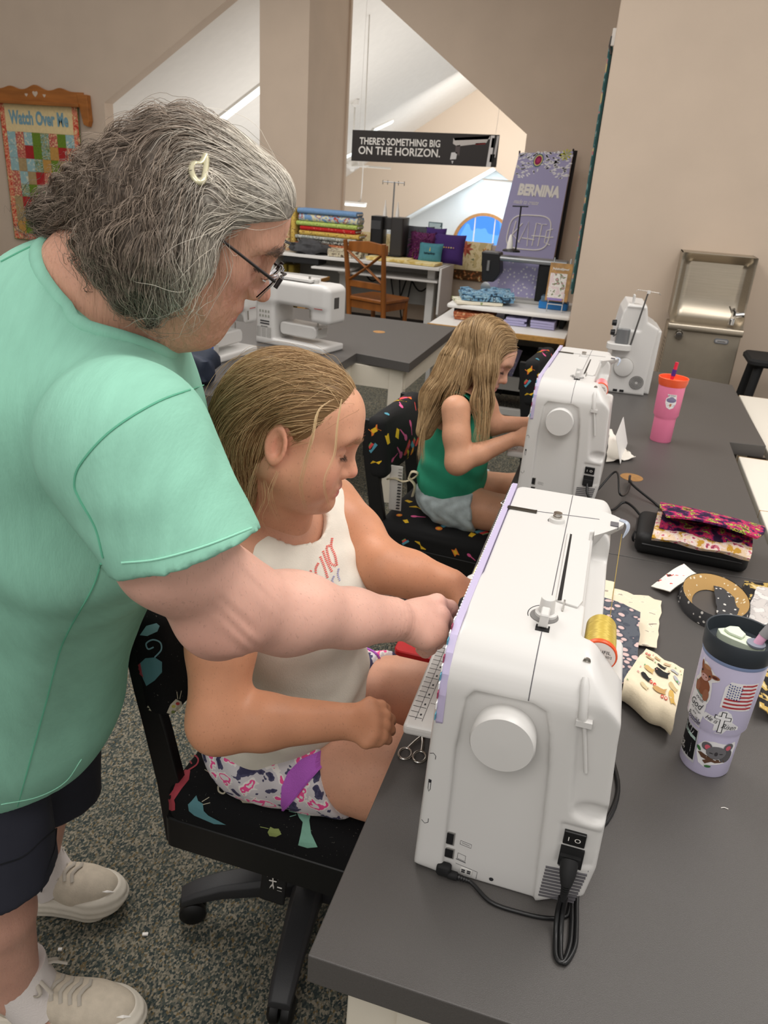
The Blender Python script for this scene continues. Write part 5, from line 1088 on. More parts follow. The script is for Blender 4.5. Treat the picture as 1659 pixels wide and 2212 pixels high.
# ================================================================ CHAIRS
CHB = mat('chair_black', (12, 12, 13), .5); CHF = ramp_mat('speckled_black_fabric', [(0, (14, 14, 16)), (.69, (16, 16, 18)), (.73, (96, 94, 88))], 260, .9, detail=2)
CHP = mat('plain_black_fabric', (15, 15, 16), .9); BASEP = mat('base_plastic', (44, 44, 46), .5, bump=.2, bscale=700)
SEATF = Field(); SEATF.box((0, 0, .425), (.222, .222, .046), None, .03, k=0); SEATF.ell((0, 0, .455), (.2, .2, .028), None, '+', .03)
BACKF = Field(); BACKF.box((-.245, 0, .715), (.034, .205, .105), roty(-.12), .026, k=0); BACKF.ell((-.235, 0, .715), (.045, .17, .085), None, '+', .03)
def chair(name, label, loc, rz, fabric, group=None):
    t = thing(name, label, 'chair', loc, rz, group)
    V, F_ = SEATF.mesh((-.25, -.25, .36), (.25, .25, .5), .006); np_mesh('seat_cushion', V, F_, fabric, t)
    V, F_ = BACKF.mesh((-.32, -.23, .58), (-.16, .23, .86), .006); np_mesh('back_cushion', V, F_, fabric, t)
    mb = MB(); mb.rbox((-.222, -.222, .325), (.222, .222, .40), r=.012, axis=2, e=.003); mb.build('seat_box', CHB, t, .6)
    for s in (-1, 1):
        mb = MB(); R_ = []
        for x, z, w_ in ((-.21, .31, .026), (-.222, .45, .026), (-.245, .58, .024), (-.262, .66, .022), (-.285, .79, .018), (-.288, .81, .014)):
            R_.append([(x - w_, s * .188 - .012, z), (x + w_, s * .188 - .012, z), (x + w_, s * .188 + .012, z), (x - w_, s * .188 + .012, z)])
        mb.loft(R_); mb.build('back_post', CHB, t, bevel=.003)
    mb = MB(); mb.bb((-.296, -.19, .68), (-.276, .19, .77)); mb.build('back_plate', CHB, t, bevel=.004)
    mb = MB(); mb.lathe([(.03, .06), (.034, .09), (.026, .13), (.024, .22), (.05, .29), (.09, .30)], (0, 0, 0), 20); mb.build('gas_column', CHB, t, .6)
    mb = MB(); mb.lathe([(.05, .055), (.055, .07), (.055, .11), (.045, .12)], (0, 0, 0), 20); mb.build('hub', BASEP, t, .6)
    for k in range(5):
        a = math.radians(207 + 72 * k) - rz; c_, s_ = math.cos(a), math.sin(a); R = rotz(a); sec = []
        for x, z, hw_, hh in ((.03, .088, .034, .026), (.10, .095, .031, .022), (.20, .092, .027, .017), (.255, .080, .025, .014), (.285, .068, .022, .010)):
            sec.append([R @ np.array([x, y * hw_, z + q * hh]) for y, q in ((-1, -.9), (-1, .5), (-.7, 1), (.7, 1), (1, .5), (1, -.9))])
        mb = MB(); mb.loft(sec); arm_ = mb.build('base_arm', BASEP, t, .7, bevel=.002)
        mb = MB(); w_ = R @ np.array([.262, 0, 0])
        for q in (-1, 1): mb.lathe([(.004, 0), (.026, 0), (.029, .004), (.029, .016), (.022, .022), (.004, .023)], w_ + R @ np.array([.0, q * .003, .029]), 20, R @ rotx(-q * math.pi / 2))
        mb.tube([w_ + np.array([0, 0, .03]), w_ + np.array([0, 0, .07])], .011, 8); mb.build('caster', CHB, arm_, .8)
    return t
def to_local(t, P):
    R = rotz(t.rotation_euler[2]); return (np.array(P) - np.array(t.location)) @ R
def cast_many(field, o, D, off):
    t_ = np.zeros(len(D))
    for _ in range(70): t_ = t_ + np.clip(field.eval(o + D * t_[:, None]) - off, -.05, .05) * .8
    return o + D * t_[:, None]
def decal_px(mb, t, field, pts, col, off=.0011, lift=0.0, o=None):
    """a flat printed shape given by its outline in the photo, laid on the surface it is printed on"""
    from mathutils.geometry import tessellate_polygon
    T = [[np.array(pts[i], float) for i in q] for q in tessellate_polygon([[Vector((x, y, 0)) for x, y in pts]])]
    for _ in range(6):
        N_ = []
        for v in T:
            e = [np.linalg.norm(v[(k + 1) % 3] - v[k]) for k in range(3)]; k = int(np.argmax(e))
            if e[k] < 9: N_.append(v); continue
            p, q, r_ = v[k], v[(k + 1) % 3], v[(k + 2) % 3]; m = (p + q) / 2; N_ += [[p, m, r_], [m, q, r_]]
        T = N_
    P = np.array(T).reshape(-1, 2); D = np.array([unit(_ray(*p)) for p in P])
    o_ = np.zeros(3) if o is None else o
    if t is not None: D = D @ rotz(t.rotation_euler[2]); Q = cast_many(field, to_local(t, CAM), D, off + lift)
    else: Q = cast_many(field, CAM, D, off + lift) - o
    ok = (np.abs(field.eval(Q + o_)) < .006).reshape(-1, 3).all(1); mb.add(Q, [(3 * i, 3 * i + 1, 3 * i + 2) for i in range(len(T)) if ok[i]], col)
def ellpts(cx, cy, a, b, rot=0, n=16): return [(cx + a * math.cos(t) * math.cos(rot) - b * math.sin(t) * math.sin(rot), cy + a * math.cos(t) * math.sin(rot) + b * math.sin(t) * math.cos(rot)) for t in np.linspace(0, 2 * math.pi, n, endpoint=False)]
def strokepts(pts, w_):
    S = spline(pts, 8 * len(pts)); T = np.gradient(S, axis=0); T /= np.linalg.norm(T, axis=1, keepdims=True) + 1e-9; Nn = np.stack([-T[:, 1], T[:, 0]], 1); return S, Nn * w_
def decal_stroke(mb, t, field, pts, w_, col, off=.0011):
    R = rotz(t.rotation_euler[2]); S, Nn = strokepts(pts, w_); o = to_local(t, CAM); A = []
    for s, n_ in zip(S, Nn):
        for q in (s + n_, s - n_): A.append(field.cast(o, unit(_ray(*q)) @ R, off, 70, 3))
    ok = np.abs(field.eval(np.array(A))) < .006; mb.add(A, [(2 * i, 2 * i + 1, 2 * i + 3, 2 * i + 2) for i in range(len(S) - 1) if ok[2 * i:2 * i + 4].all()], col)
CHAIR1 = chair('swivel_chair', 'black swivel chair with cat print cushions under the girl in white', (-.425, 1.17, 0), 0, CHF)
mb = MB(); mb2 = MB(); S_, B_ = SEATF, BACKF
TEALC, REDX, CREMX, MINT, OLIVX = (.10, .24, .27), (.42, .06, .08), (.55, .50, .38), (.22, .44, .34), (.25, .30, .10)
for pts, c in (([(411, 1664), (400, 1662), (384, 1680), (374, 1706), (362, 1722), (352, 1734), (352, 1748), (364, 1754), (378, 1750), (378, 1736), (376, 1728), (392, 1704), (408, 1684)], REDX),
               ([(406, 1738), (414, 1730), (424, 1718), (428, 1730), (438, 1736), (440, 1752), (450, 1762), (488, 1782), (462, 1780), (434, 1768), (420, 1762), (408, 1752)], TEALC),
               ([(454, 1676), (468, 1672), (486, 1660), (488, 1666), (478, 1680), (462, 1680)], OLIVX),
               ([(508, 1712), (516, 1700), (536, 1704), (560, 1724), (548, 1736), (524, 1734)], CREMX),
               ([(640, 1752), (652, 1746), (664, 1750), (672, 1756), (668, 1772), (672, 1800), (686, 1830), (664, 1832), (644, 1826), (650, 1800), (654, 1776), (646, 1766)], MINT),
               ([(578, 1798), (584, 1786), (592, 1790), (602, 1790), (608, 1802), (596, 1808), (582, 1806)], OLIVX)):
    decal_px(mb, CHAIR1, S_, pts, c)
for pts, w_, c in (([(406, 1664), (424, 1652), (428, 1640), (420, 1632), (410, 1640), (414, 1650)], 1.6, REDX), ([(506, 1706), (492, 1690), (474, 1694), (472, 1708), (482, 1714), (490, 1706)], 1.8, CREMX), ([(436, 1732), (452, 1722)], .7, CREMX), ([(438, 1738), (454, 1734)], .7, CREMX), ([(640, 1756), (624, 1752)], .7, MINT), ([(640, 1760), (626, 1764)], .7, MINT), ([(580, 1790), (562, 1786)], .7, OLIVX), ([(454, 1670), (442, 1662)], .7, CREMX)):
    decal_stroke(mb, CHAIR1, S_, pts, w_, c)
mb.build('cat_print', COLM, CHAIR1, colour=True, kind='stuff')
mb = MB()
for pts, c in (([(303, 1432), (314, 1422), (334, 1420), (350, 1430), (350, 1452), (334, 1470), (316, 1482), (308, 1464)], TEALC), ([(292, 1442), (303, 1432), (308, 1456), (310, 1464), (296, 1452)], REDX),
               ([(302, 1372), (316, 1352), (338, 1346), (345, 1352), (340, 1364), (318, 1374)], (.2, .38, .42)), ([(286, 1520), (320, 1524), (334, 1548), (310, 1540), (290, 1534)], (.6, .55, .42)), ([(360, 1540), (368, 1522), (380, 1510), (392, 1516), (396, 1530), (378, 1546)], (.55, .5, .4))):
    decal_px(mb, CHAIR1, B_, pts, c)
rr = random.Random(2)
for cx, cy in ((300, 1527), (314, 1532), (322, 1538), (375, 1526), (384, 1520), (374, 1538)): decal_px(mb, CHAIR1, B_, ellpts(cx, cy, 4.5, 3.5, 0, 8), rr.choice([(.45, .05, .05), (.5, .45, .1), (.2, .25, .08)]), .0009, .0005)
decal_stroke(mb, CHAIR1, B_, [(334, 1420), (348, 1404), (346, 1388), (330, 1382), (316, 1390), (320, 1402), (332, 1398)], 1.6, (.2, .36, .42))
decal_stroke(mb, CHAIR1, B_, [(388, 1510), (392, 1492)], .7, CREMX); decal_stroke(mb, CHAIR1, B_, [(384, 1510), (382, 1494)], .7, CREMX)
mb.build('cat_print', COLM, CHAIR1, colour=True, kind='stuff')
# instruction plate on the base
mb = MB(); 
plq = to_local(CHAIR1, atd(592, 1905, 1.56)); mb.box(plq, (.028, .004, .045), rotx(-.25)); mb.build('lift_plate', CHB, CHAIR1, bevel=.006)
mb = MB(); q0 = plq + np.array([0, -.006, 0])
for seg in ([(-.012, .018), (-.004, .024), (.004, .024), (.012, .018)], [(0, .024), (0, -.002)], [(-.008, .008), (.008, .01)], [(0, 0), (-.012, -.022)], [(0, -.0), (.004, -.024)], [(.01, -.004), (.02, -.004)], [(.01, -.012), (.02, -.012)], [(.01, -.02), (.018, -.02)]): mb.tube([q0 + np.array([x, -.25 * z * -1 * 0, z]) for x, z in seg], .0014, 4)
mb.build('lift_pictogram', SWHT, CHAIR1)
# sewing-notions print for the other chairs
def notions_print(t, seed):
    rr = random.Random(seed); mb = MB()
    RED_, YEL_, TEA_, PNK_, ORG_, GRN_ = (.75, .08, .07), (.8, .5, .03), (.10, .32, .42), (.75, .12, .30), (.8, .22, .04), (.2, .4, .15)
    def put(field, P0, U, Vv, d, pts, c, lift=0.0):
        A = np.array([field.cast(P0 + U * x + Vv * y, d, .001 + lift, 50) for x, y in [(sum(p[0] for p in pts) / len(pts), sum(p[1] for p in pts) / len(pts))] + list(pts)])
        if np.abs(field.eval(A)).max() > .006: return
        n = len(pts); mb.add(A, [(0, i, i + 1 if i < n else 1) for i in range(1, n + 1)], c)
    def motif(field, P0, U, Vv, d, k, s, a):
        ca, sa = math.cos(a), math.sin(a); T = lambda pts: [(s * (x * ca - y * sa), s * (x * sa + y * ca)) for x, y in pts]; E = lambda cx, cy, ra, rb, n=10: [(cx + ra * math.cos(q), cy + rb * math.sin(q)) for q in np.linspace(0, 6.283, n, endpoint=False)]
        P = lambda pts, c, l=0.0: put(field, P0, U, Vv, d, T(pts), c, l)
        if k == 0: P([(-1, -.4), (1, -.4), (.9, .2), (.5, .7), (-.5, .7), (-.9, .2)], RED_); P(E(-.3, .1, .25, .2), PNK_, .0004); P(E(.3, .2, .2, .2), ORG_, .0004)
        elif k == 1: P(E(0, 0, .45, .45), ORG_); P(E(0, 0, .2, .2), YEL_, .0004)
        elif k == 2: P(E(0, .5, .3, .45), PNK_); P([(-.12, .1), (.12, .1), (.06, -1), (-.06, -1)], PNK_)
        elif k == 3: P([(-1, -.15), (-.3, .1), (.3, -.1), (1, .2), (1, -.1), (.3, -.4), (-.3, -.2), (-1, -.45)], YEL_)
        elif k == 4: P([(-.8, -.5), (.8, -.5), (.5, 0), (.8, .5), (-.8, .5), (-.5, 0)], ORG_); P([(-.4, -.3), (.4, -.3), (.4, .3), (-.4, .3)], YEL_, .0004)
        elif k == 5: P([(-.35, -.5), (.35, -.5), (.25, .5), (-.25, .5)], YEL_)
        elif k == 6: P([(-.9, -.5), (.9, -.5), (.9, .0), (-.9, .0)], TEA_); P([(-.6, .0), (.6, .0), (.5, .4), (-.5, .4)], RED_); P([(-.5, .4), (.5, .4), (.5, .55), (-.5, .55)], GRN_)
        elif k == 7: P(E(0, 0, .3, .3, 8), TEA_)
        elif k == 8: P([(-1, .0), (-.4, .35), (0, .0), (.4, -.3), (1, .05), (1, .15), (.4, -.15), (0, .12), (-.4, .5), (-1, .12)], YEL_)
    def fill(field, P0, U, Vv, d, hu, hv, st, sc):
        g = st; 
        for i in range(int(2 * hu / g) + 1):
            for j in range(int(2 * hv / g) + 1):
                x, y = -hu + g * (i + .5 * (j % 2)) + rr.uniform(-.25, .25) * g, -hv + g * j + rr.uniform(-.25, .25) * g
                if abs(x) > hu or abs(y) > hv: continue
                motif(field, P0 + U * x + Vv * y, U, Vv, d, rr.choice([0, 1, 2, 3, 4, 5, 6, 7, 8, 0, 4, 5]), sc * rr.uniform(.75, 1.15), rr.uniform(0, 6.28))
    X, Y, Z = np.eye(3); A = lambda *v: np.array(v, float)
    fill(SEATF, A(0, 0, .6), X, Y, (0, 0, -1), .19, .19, .056, .031); fill(SEATF, A(0, -.4, .425), X, Z, (0, 1, 0), .18, .015, .06, .02); fill(BACKF, A(0, 0, .715), Y, Z, (-1, 0, 0), .18, .085, .06, .033)
    fill(BACKF, A(-.245, -.4, .715), X, Z, (0, 1, 0), .02, .08, .045, .022); fill(BACKF, A(-.24, 0, .97), X, Y, (0, 0, -1), .02, .18, .055, .028); fill(BACKF, A(-.5, 0, .715), Y, Z, (1, 0, 0), .17, .075, .056, .025)
    mb.build('notions_print', COLM, t, colour=True, kind='stuff')
CHAIR2 = chair('swivel_chair', 'black swivel chair with colourful sewing notions print under the girl in green', (-.405, 2.46, 0), math.radians(-4), CHP)
notions_print(CHAIR2, 4)
CHAIR3 = dup(CHAIR2, (-.04, 3.62, 0), math.radians(-6), 'notions print swivel chair pushed under the work table behind the second machine')
# ruler tag tied to the second chair with a ribbon
rt_ = thing('tied_ruler', 'white ruler tied with a cream ribbon to the back post of the second chair', 'ruler', (-.60, 2.33, .5)); mb = MB(); mb.box((0, 0, .07), (.022, .002, .085), rotx(.12)); mb.build('ruler', SWHT, rt_, bevel=.001)
mb = MB()
for k in range(14): mb.bb((.008, -.012, .0 + k * .011), (.02, -.0025 - .0, .001 + k * .011))
mb.build('ruler_marks', INK, rt_, kind='stuff')
mb = MB(); mb.tube(spline([(-.03, -.005, .10), (0, -.012, .11), (.03, -.015, .105), (.06, -.01, .12), (.075, -.01, .14), (.055, -.015, .145), (.045, -.012, .12)], 20), .007, 6, flat=.4); mb.tube(spline([(.045, -.012, .12), (.07, -.02, .1), (.065, -.02, .06)], 10), .008, 6, flat=.4); mb.build('ribbon', mat('cream_ribbon', (214, 200, 170), .7), rt_, 1.2)
# ================================================================ THINGS ON THE WORK TABLES
# ---- travel tumblers
def wrap(prof, ang0, cx, cz, pts, off=.0006):
    """lay a flat sticker (x along the girth, y up) round a tumbler whose radius at z is prof(z)"""
    out = []
    for x, y in pts:
        z = cz + y; r = prof(z) + off; a = ang0 + (cx + x) / prof(cz); out.append((r * math.cos(a), r * math.sin(a), z))
    return out
def tri_fan(mb, prof, a0, cx, cz, pts, col, lift=0.0):
    n = len(pts); c = (sum(p[0] for p in pts) / n, sum(p[1] for p in pts) / n); dense = []
    for i in range(n):
        p, q = pts[i], pts[(i + 1) % n]; m = max(1, int(math.hypot(q[0] - p[0], q[1] - p[1]) / .006))
        dense += [(p[0] + (q[0] - p[0]) * k / m, p[1] + (q[1] - p[1]) * k / m) for k in range(m)]
    mid = [((p[0] + c[0]) / 2, (p[1] + c[1]) / 2) for p in dense]; n = len(dense)
    V = wrap(prof, a0, cx, cz, [c] + mid + dense, .0006 + lift); f = []
    for i in range(n):
        j = (i + 1) % n; f += [(0, 1 + i, 1 + j), (1 + i, 1 + n + i, 1 + n + j, 1 + j)]
    mb.add(V, f, col)
def wrap_text(parent, prof, a0, cx, cz, body, wdt, hgt, m, rot=0.0, lift=.001, **k):
    v, f = text_mesh(body, .05, **k); V = np.array(v)[:, :2]; lo, hi = V.min(0), V.max(0); V = (V - (lo + hi) / 2) * np.array([wdt / (hi[0] - lo[0]), hgt / (hi[1] - lo[1])])
    c_, s_ = math.cos(rot), math.sin(rot); V = V @ np.array([[c_, s_], [-s_, c_]]); mb = MB(); mb.add(wrap(prof, a0, cx, cz, V, .0006 + lift), f)
    me = bpy.data.meshes.new('lettering'); me.from_pydata(mb.v, [], mb.f); return link('lettering', me, m, parent)
E_ = lambda cx, cy, a, b, n=16, r=0: [(cx + a * math.cos(t) * math.cos(r) - b * math.sin(t) * math.sin(r), cy + a * math.cos(t) * math.sin(r) + b * math.sin(t) * math.cos(r)) for t in np.linspace(0, 2 * math.pi, n, endpoint=False)]
def interp(tab): zs = [p[1] for p in tab]; rs = [p[0] for p in tab]; return lambda z: float(np.interp(z, zs, rs))
lt = thing('travel_tumbler', 'lilac tumbler covered in stickers with a black lid and pink straw', 'tumbler', (.255, 1.05, TZ))
LTP = [(.0345, .0), (.0362, .003), (.0372, .074), (.0380, .080), (.0425, .088), (.0450, .196), (.0450, .2)]
LILM = mat('lilac_enamel', (208, 202, 230), .4, spec=.4)
mb = MB(); mb.lathe(LTP, seg=56); mb.build('body', LILM, lt, .8)
mb = MB(); mb.lathe([(.0455, .199), (.0462, .203), (.0455, .205)], seg=56); mb.build('collar', mat('blue_grey_ring', (124, 140, 176), .4), lt, .8)
mb = MB(); mb.lathe([(.0455, .204), (.0480, .209), (.0495, .2345), (.0485, .2365), (.0467, .2355), (.0440, .216), (.02, .2155), (.0, .2155)], seg=56, cap=False); mb.build('lid', mat('lid_slate', (46, 52, 58), .45), lt, .8)
fa = math.radians(-103.6); ct_, st_ = math.cos(fa + 1.57), math.sin(fa + 1.57)
U_ = np.array([ct_, st_, 0]); W_2 = np.array([math.cos(fa), math.sin(fa), 0])   # to the right, and towards the camera
MNT = mat('pale_mint', (214, 224, 202), .4)
mb = MB(); pts = [(-.032, .004), (-.024, .012), (-.012, .012), (.012, .008), (.030, -.002), (.034, -.012), (.028, -.019), (.014, -.019), (-.01, -.014), (-.026, -.008)]
mb.loft([[U_ * x - W_2 * y + np.array([0, 0, z]) for x, y in pts] for z in (.2155, .2275, .2285)]); mb.build('spout_cover', MNT, lt, bevel=.002)
mb = MB(); mb.prism([(-.018, .014), (-.006, .020), (-.001, .012), (.006, .004), (.002, -.010), (-.016, -.006), (-.024, .002)], (np.array([0, 0, .2285]), U_, -W_2, np.array([0, 0, 1.0])), .005); mb.build('flip_tab', MNT, lt, bevel=.002)
sp0 = U_ * .021 + W_2 * .010
mb = MB(); mb.lathe([(.0125, .2285), (.0125, .2315), (.0095, .232)], sp0, 24); mb.build('straw_seal', mat('grey_seal', (128, 132, 146), .5), lt, .8)
tilt = U_ * .006 - W_2 * .004
mb = MB(); mb.tube([sp0 + np.array([0, 0, .225]), sp0 + tilt + np.array([0, 0, .2435])], .0062, 16); mb.tube([sp0 + tilt * 2.2 + np.array([0, 0, .260]), sp0 + tilt * 3.6 + np.array([0, 0, .290])], .0062, 16); mb.build('straw', mat('pink_straw', (222, 168, 196), .35), lt, 1.0)
mb = MB(); mb.tube([sp0 + tilt + np.array([0, 0, .2425]), sp0 + tilt * 2.3 + np.array([0, 0, .261])], .0072, 16); mb.build('straw_sleeve', mat('sleeve_grey', (136, 134, 136), .6), lt, 1.0)
mb = MB(); mb.tube([sp0 + tilt * 3.57 + np.array([0, 0, .2896]), sp0 + tilt * 3.6 + np.array([0, 0, .2903])], .0045, 12); mb.build('straw_bore', mat('pink_inner', (170, 110, 140), .5), lt)
pr = interp(LTP); STK = mat('sticker_white', (236, 232, 228), .4)
def sticker(name, shapes, cx, cz, m=COLM):
    mb = MB(); shapes = [([(x * 1.12, y * 1.12) for x, y in p], c) for p, c in shapes]
    for i, (pts, c) in enumerate(shapes): tri_fan(mb, pr, fa, cx, cz, pts, c, .00012 * i)
    return mb.build(name, m, lt, 1.0, colour=True)
BR, BR2, BRD = (.28, .10, .05), (.34, .14, .08), (.10, .03, .02)
sticker('highland_calf_sticker', [([(-.008, .026), (-.012, .030), (-.013, .026), (-.009, .016), (-.013, .010), (-.014, .0), (-.018, -.004), (-.020, -.012), (-.012, -.022), (.002, -.028), (.011, -.029), (.013, -.020), (.012, -.006), (.010, .004), (.018, .010), (.019, .014), (.010, .018), (.002, .024), (-.004, .027)], (.84, .82, .82)),
    ([(-.017, -.007), (-.013, -.020), (.004, -.026), (.010, -.026), (.010, -.018), (-.004, -.008)], (.22, .30, .25)), (E_(-.001, -.008, .0105, .013), BR), (E_(-.010, -.012, .0045, .008), BR2), (E_(.006, -.018, .0045, .009), BR2), (E_(-.001, .012, .0095, .0105), BR2), (E_(-.0095, .020, .0022, .007, 12, .25), BR), (E_(.0125, .0135, .006, .003, 12, .1), BR), (E_(.0125, .0133, .0035, .0016, 10, .1), BRD),
    (E_(-.001, .0215, .006, .003), (.42, .2, .1)), (E_(-.0015, .006, .0062, .0048), (.62, .36, .32)), (E_(-.0040, .0075, .001, .001, 8), BRD), (E_(.0012, .0070, .001, .001, 8), BRD), (E_(-.0072, .0135, .0013, .0015, 8), (.02, .02, .03)), (E_(.0058, .0115, .0013, .0015, 8), (.02, .02, .03))], -.030, .160)
fl_ = [([(-.019, -.021), (.021, -.023), (.022, .020), (-.014, .020), (-.019, .010)], (.85, .83, .83))]
for k in range(7):
    y = .0165 - k * .0058; x0 = .0 if k < 4 else -.0165; fl_.append(([(x0, y - .0013), (.006, y - .001), (.013, y - .0016), (.0205, y - .001), (.0205, y + .0013), (.012, y + .0012), (.005, y + .0016), (x0, y + .0013)], (.45, .05, .06)))
for i in range(6):
    for j in range(6): fl_.append((E_(-.0145 + i * .0026, .0165 - j * .0037 - .0008 * (i % 2), .0009, .0011, 5), (.03, .05, .22)))
sticker('flag_sticker', fl_, .021, .156)
sticker('cross_sticker', [([(-.024, -.002), (-.020, .005), (-.006, .004), (-.004, .014), (.004, .018), (.010, .014), (.014, .006), (.014, .001), (.024, -.006), (.024, -.011), (.010, -.012), (.006, -.020), (-.002, -.022), (-.006, -.016), (-.006, -.008), (-.018, -.006)], (.80, .79, .80)),
    ([(-.001, .015), (.005, .015), (.005, .008), (.012, .008), (.012, .002), (.005, .002), (.005, -.018), (-.001, -.018), (-.001, .002), (-.008, .002), (-.008, .008), (-.001, .008)], (.02, .02, .02)), ([(.0, .014), (.004, .014), (.004, .007), (.011, .007), (.011, .003), (.004, .003), (.004, -.017), (.0, -.017), (.0, .003), (-.007, .003), (-.007, .007), (.0, .007)], (.84, .83, .84))], .006, .109)
wrap_text(lt, pr, fa, .006 - .0115, .108, 'He is', .017, .0075, INK, -.12, shear=.4); wrap_text(lt, pr, fa, .006 + .013, .102, 'Risen', .02, .0085, INK, -.05, shear=.4)
sticker('scripture_sticker', [([(-.014, .026), (-.006, .030), (.012, .026), (.013, .010), (.012, -.004), (.011, -.016), (.010, -.026), (-.004, -.024), (-.016, -.016), (-.016, .004)], (.85, .84, .85))], -.032, .108)
for body, w2, h2, dx, dz, rt in (('With', .014, .005, .002, .021, -.15), ('God', .024, .012, -.001, .010, -.08), ('All Things', .020, .0042, .0, .0, -.12), ('Are', .008, .004, -.001, -.0055, -.12), ('Possible', .026, .011, .0, -.015, -.15)): wrap_text(lt, pr, fa, -.032 + dx, .108 + dz, body, w2, h2, INK, rt, shear=.35)
sticker('black_sticker', [([(-.022, .026), (.012, .026), (.016, -.026), (-.018, -.024)], (.55, .55, .58)), ([(-.021, .024), (.0105, .024), (.014, -.022), (-.017, -.021)], (.008, .008, .01)), ([(-.018, .017), (.010, .013), (.011, .008), (.002, .009), (-.012, .011)], (.45, .6, .55)), ([(-.015, .022), (-.013, .022), (-.012, .010), (-.014, .010)], (.5, .55, .55))], -.031, .045)
wrap_text(lt, pr, fa, -.040, .034, 'THE\nCREW', .014, .013, SWHT, -.05, .0016)
KO = (.13, .125, .135)
sticker('koala_sticker', [([(-.024, .006), (-.018, .016), (-.006, .020), (.010, .018), (.022, .021), (.026, .012), (.024, -.006), (.014, -.014), (-.002, -.018), (-.010, -.024), (-.018, -.020), (-.024, -.004)], (.82, .81, .82)),
    (E_(.014, -.002, .009, .011), (.10, .095, .10)), ([(-.022, -.004), (-.018, -.002), (.0, -.008), (.012, -.008), (.014, -.012), (.002, -.014), (-.016, -.010)], (.12, .06, .035)), ([(-.014, -.014), (-.008, -.010), (-.002, -.012), (-.010, -.018)], (.12, .06, .035)), (E_(-.013, .010, .0065, .0065), KO), (E_(.014, .013, .0065, .0065), KO), (E_(-.012, .009, .0035, .004), (.62, .12, .16)), (E_(.0135, .012, .0035, .004), (.62, .12, .16)), (E_(.0, .003, .0125, .0105), (.16, .155, .165)), (E_(.0, .0015, .0022, .0034), (.05, .045, .05)),
    (E_(-.006, .0015, .0026, .0006, 10), (.02, .02, .02)), (E_(.006, .0022, .0026, .0006, 10), (.02, .02, .02)), (E_(-.0215, .003, .0042, .0022, 10, 2.2), (.05, .16, .05)), (E_(-.006, -.0205, .0042, .002, 10, .2), (.05, .16, .05))], .013, .045)
pk = thing('travel_tumbler', 'pink tumbler with an orange lid and a rain cloud sticker, further down the work table', 'tumbler', (.237, 2.78, TZ))
PKP = [(.0345, .0), (.0362, .003), (.0365, .082), (.0375, .088), (.0425, .096), (.0445, .198), (.0446, .2)]; pr2 = interp(PKP)
mb = MB(); mb.lathe(PKP, seg=48); mb.build('body', mat('pink_enamel', (238, 130, 166), .45), pk, .8)
mb = MB(); mb.lathe([(.045, .199), (.049, .212), (.0505, .226), (.0490, .2275), (.0465, .226), (.044, .213), (.0, .212)], seg=48, cap=False); mb.build('lid', mat('coral_lid', (236, 92, 50), .4), pk, .8)
mb = MB(); mb.tube([(-.006, .006, .212), (-.004, .006, .232)], .006, 12); mb.tube([(-.002, .006, .25), (.0, .006, .277)], .006, 12); mb.build('straw', mat('red_straw', (214, 42, 70), .35), pk, 1.0); mb = MB(); mb.tube([(-.004, .006, .230), (-.002, .006, .252)], .0072, 12); mb.build('straw_sleeve', mat('violet_sleeve', (70, 40, 130), .5), pk, 1.0)
fa2 = math.atan2(-2.78, -.237); mb = MB()
for i, (pts, c) in enumerate((([(-.018, -.004), (-.018, .010), (-.010, .018), (-.016, .026), (.014, .026), (.016, .012), (.018, -.004), (.012, -.020), (.0, -.026), (-.012, -.020)], (.85, .83, .82)), (E_(-.008, .006, .008, .007), (.22, .2, .32)), (E_(.007, .006, .009, .007), (.22, .2, .32)), (E_(0, .010, .009, .008), (.24, .22, .34)), (E_(0, .002, .013, .004), (.2, .18, .3)), ([(-.002, -.006), (.004, -.006), (.001, -.011), (.005, -.011), (-.003, -.020), (-.001, -.013), (-.005, -.013)], (.5, .15, .06)))): tri_fan(mb, pr2, fa2, .008, .150, pts, c, .00012 * i)
for k in range(10): tri_fan(mb, pr2, fa2, .008, .150, E_(-.012 + .0028 * k if k not in (4, 5) else .012, -.007 - .005 * (k % 2) - .002 * (k % 3), .0008, .0013, 6), (.15, .15, .25), .001)
mb.build('cloud_sticker', COLM, pk, 1.0, colour=True); wrap_text(pk, pr2, fa2, .008, .172, 'BE PATIENT', .024, .005, INK, 0)
# ---- black zip case with a quilted clutch purse lying on it
cs = thing('zip_case', 'black zipped fabric case lying across the table join under the bright clutch purse', 'case', (.278, 1.855, TZ), math.radians(-3))
Fz = Field(); Fz.box((0, 0, .027), (.128, .085, .027), None, .018, k=0); V, F_ = Fz.mesh((-.15, -.11, -.01), (.15, .11, .07), .004); np_mesh('body', V, F_, mat('case_black', (14, 14, 15), .6, bump=.2, bscale=300), cs)
mb = MB(); mb.tube([(-.112, -.0865, .03), (.112, -.0865, .03)], .0022, 6); mb.tube([(-.1295, -.07, .03), (-.1295, .07, .03)], .0022, 6); mb.build('zip', mat('zip_black', (40, 40, 42), .4), cs)
mb = MB(); mb.tube(spline([(-.13, -.03, .035), (-.134, -.035, .02), (-.131, -.03, .008)], 8), .004, 6, flat=.5); mb.build('zip_pull', BLKM, cs)
cl = thing('clutch_purse', 'purple and pink batik clutch purse with an open flap, on the black case', 'purse', (.295, 1.835, TZ + .057), math.radians(-6))
BAT = ramp_mat('batik_purple', [(0, (40, 20, 50)), (.43, (84, 32, 84)), (.48, (168, 34, 84)), (.53, (196, 56, 90)), (.56, (70, 36, 90)), (.585, (176, 186, 70)), (.62, (90, 60, 40))], 42, .85, detail=5, bump=.2)
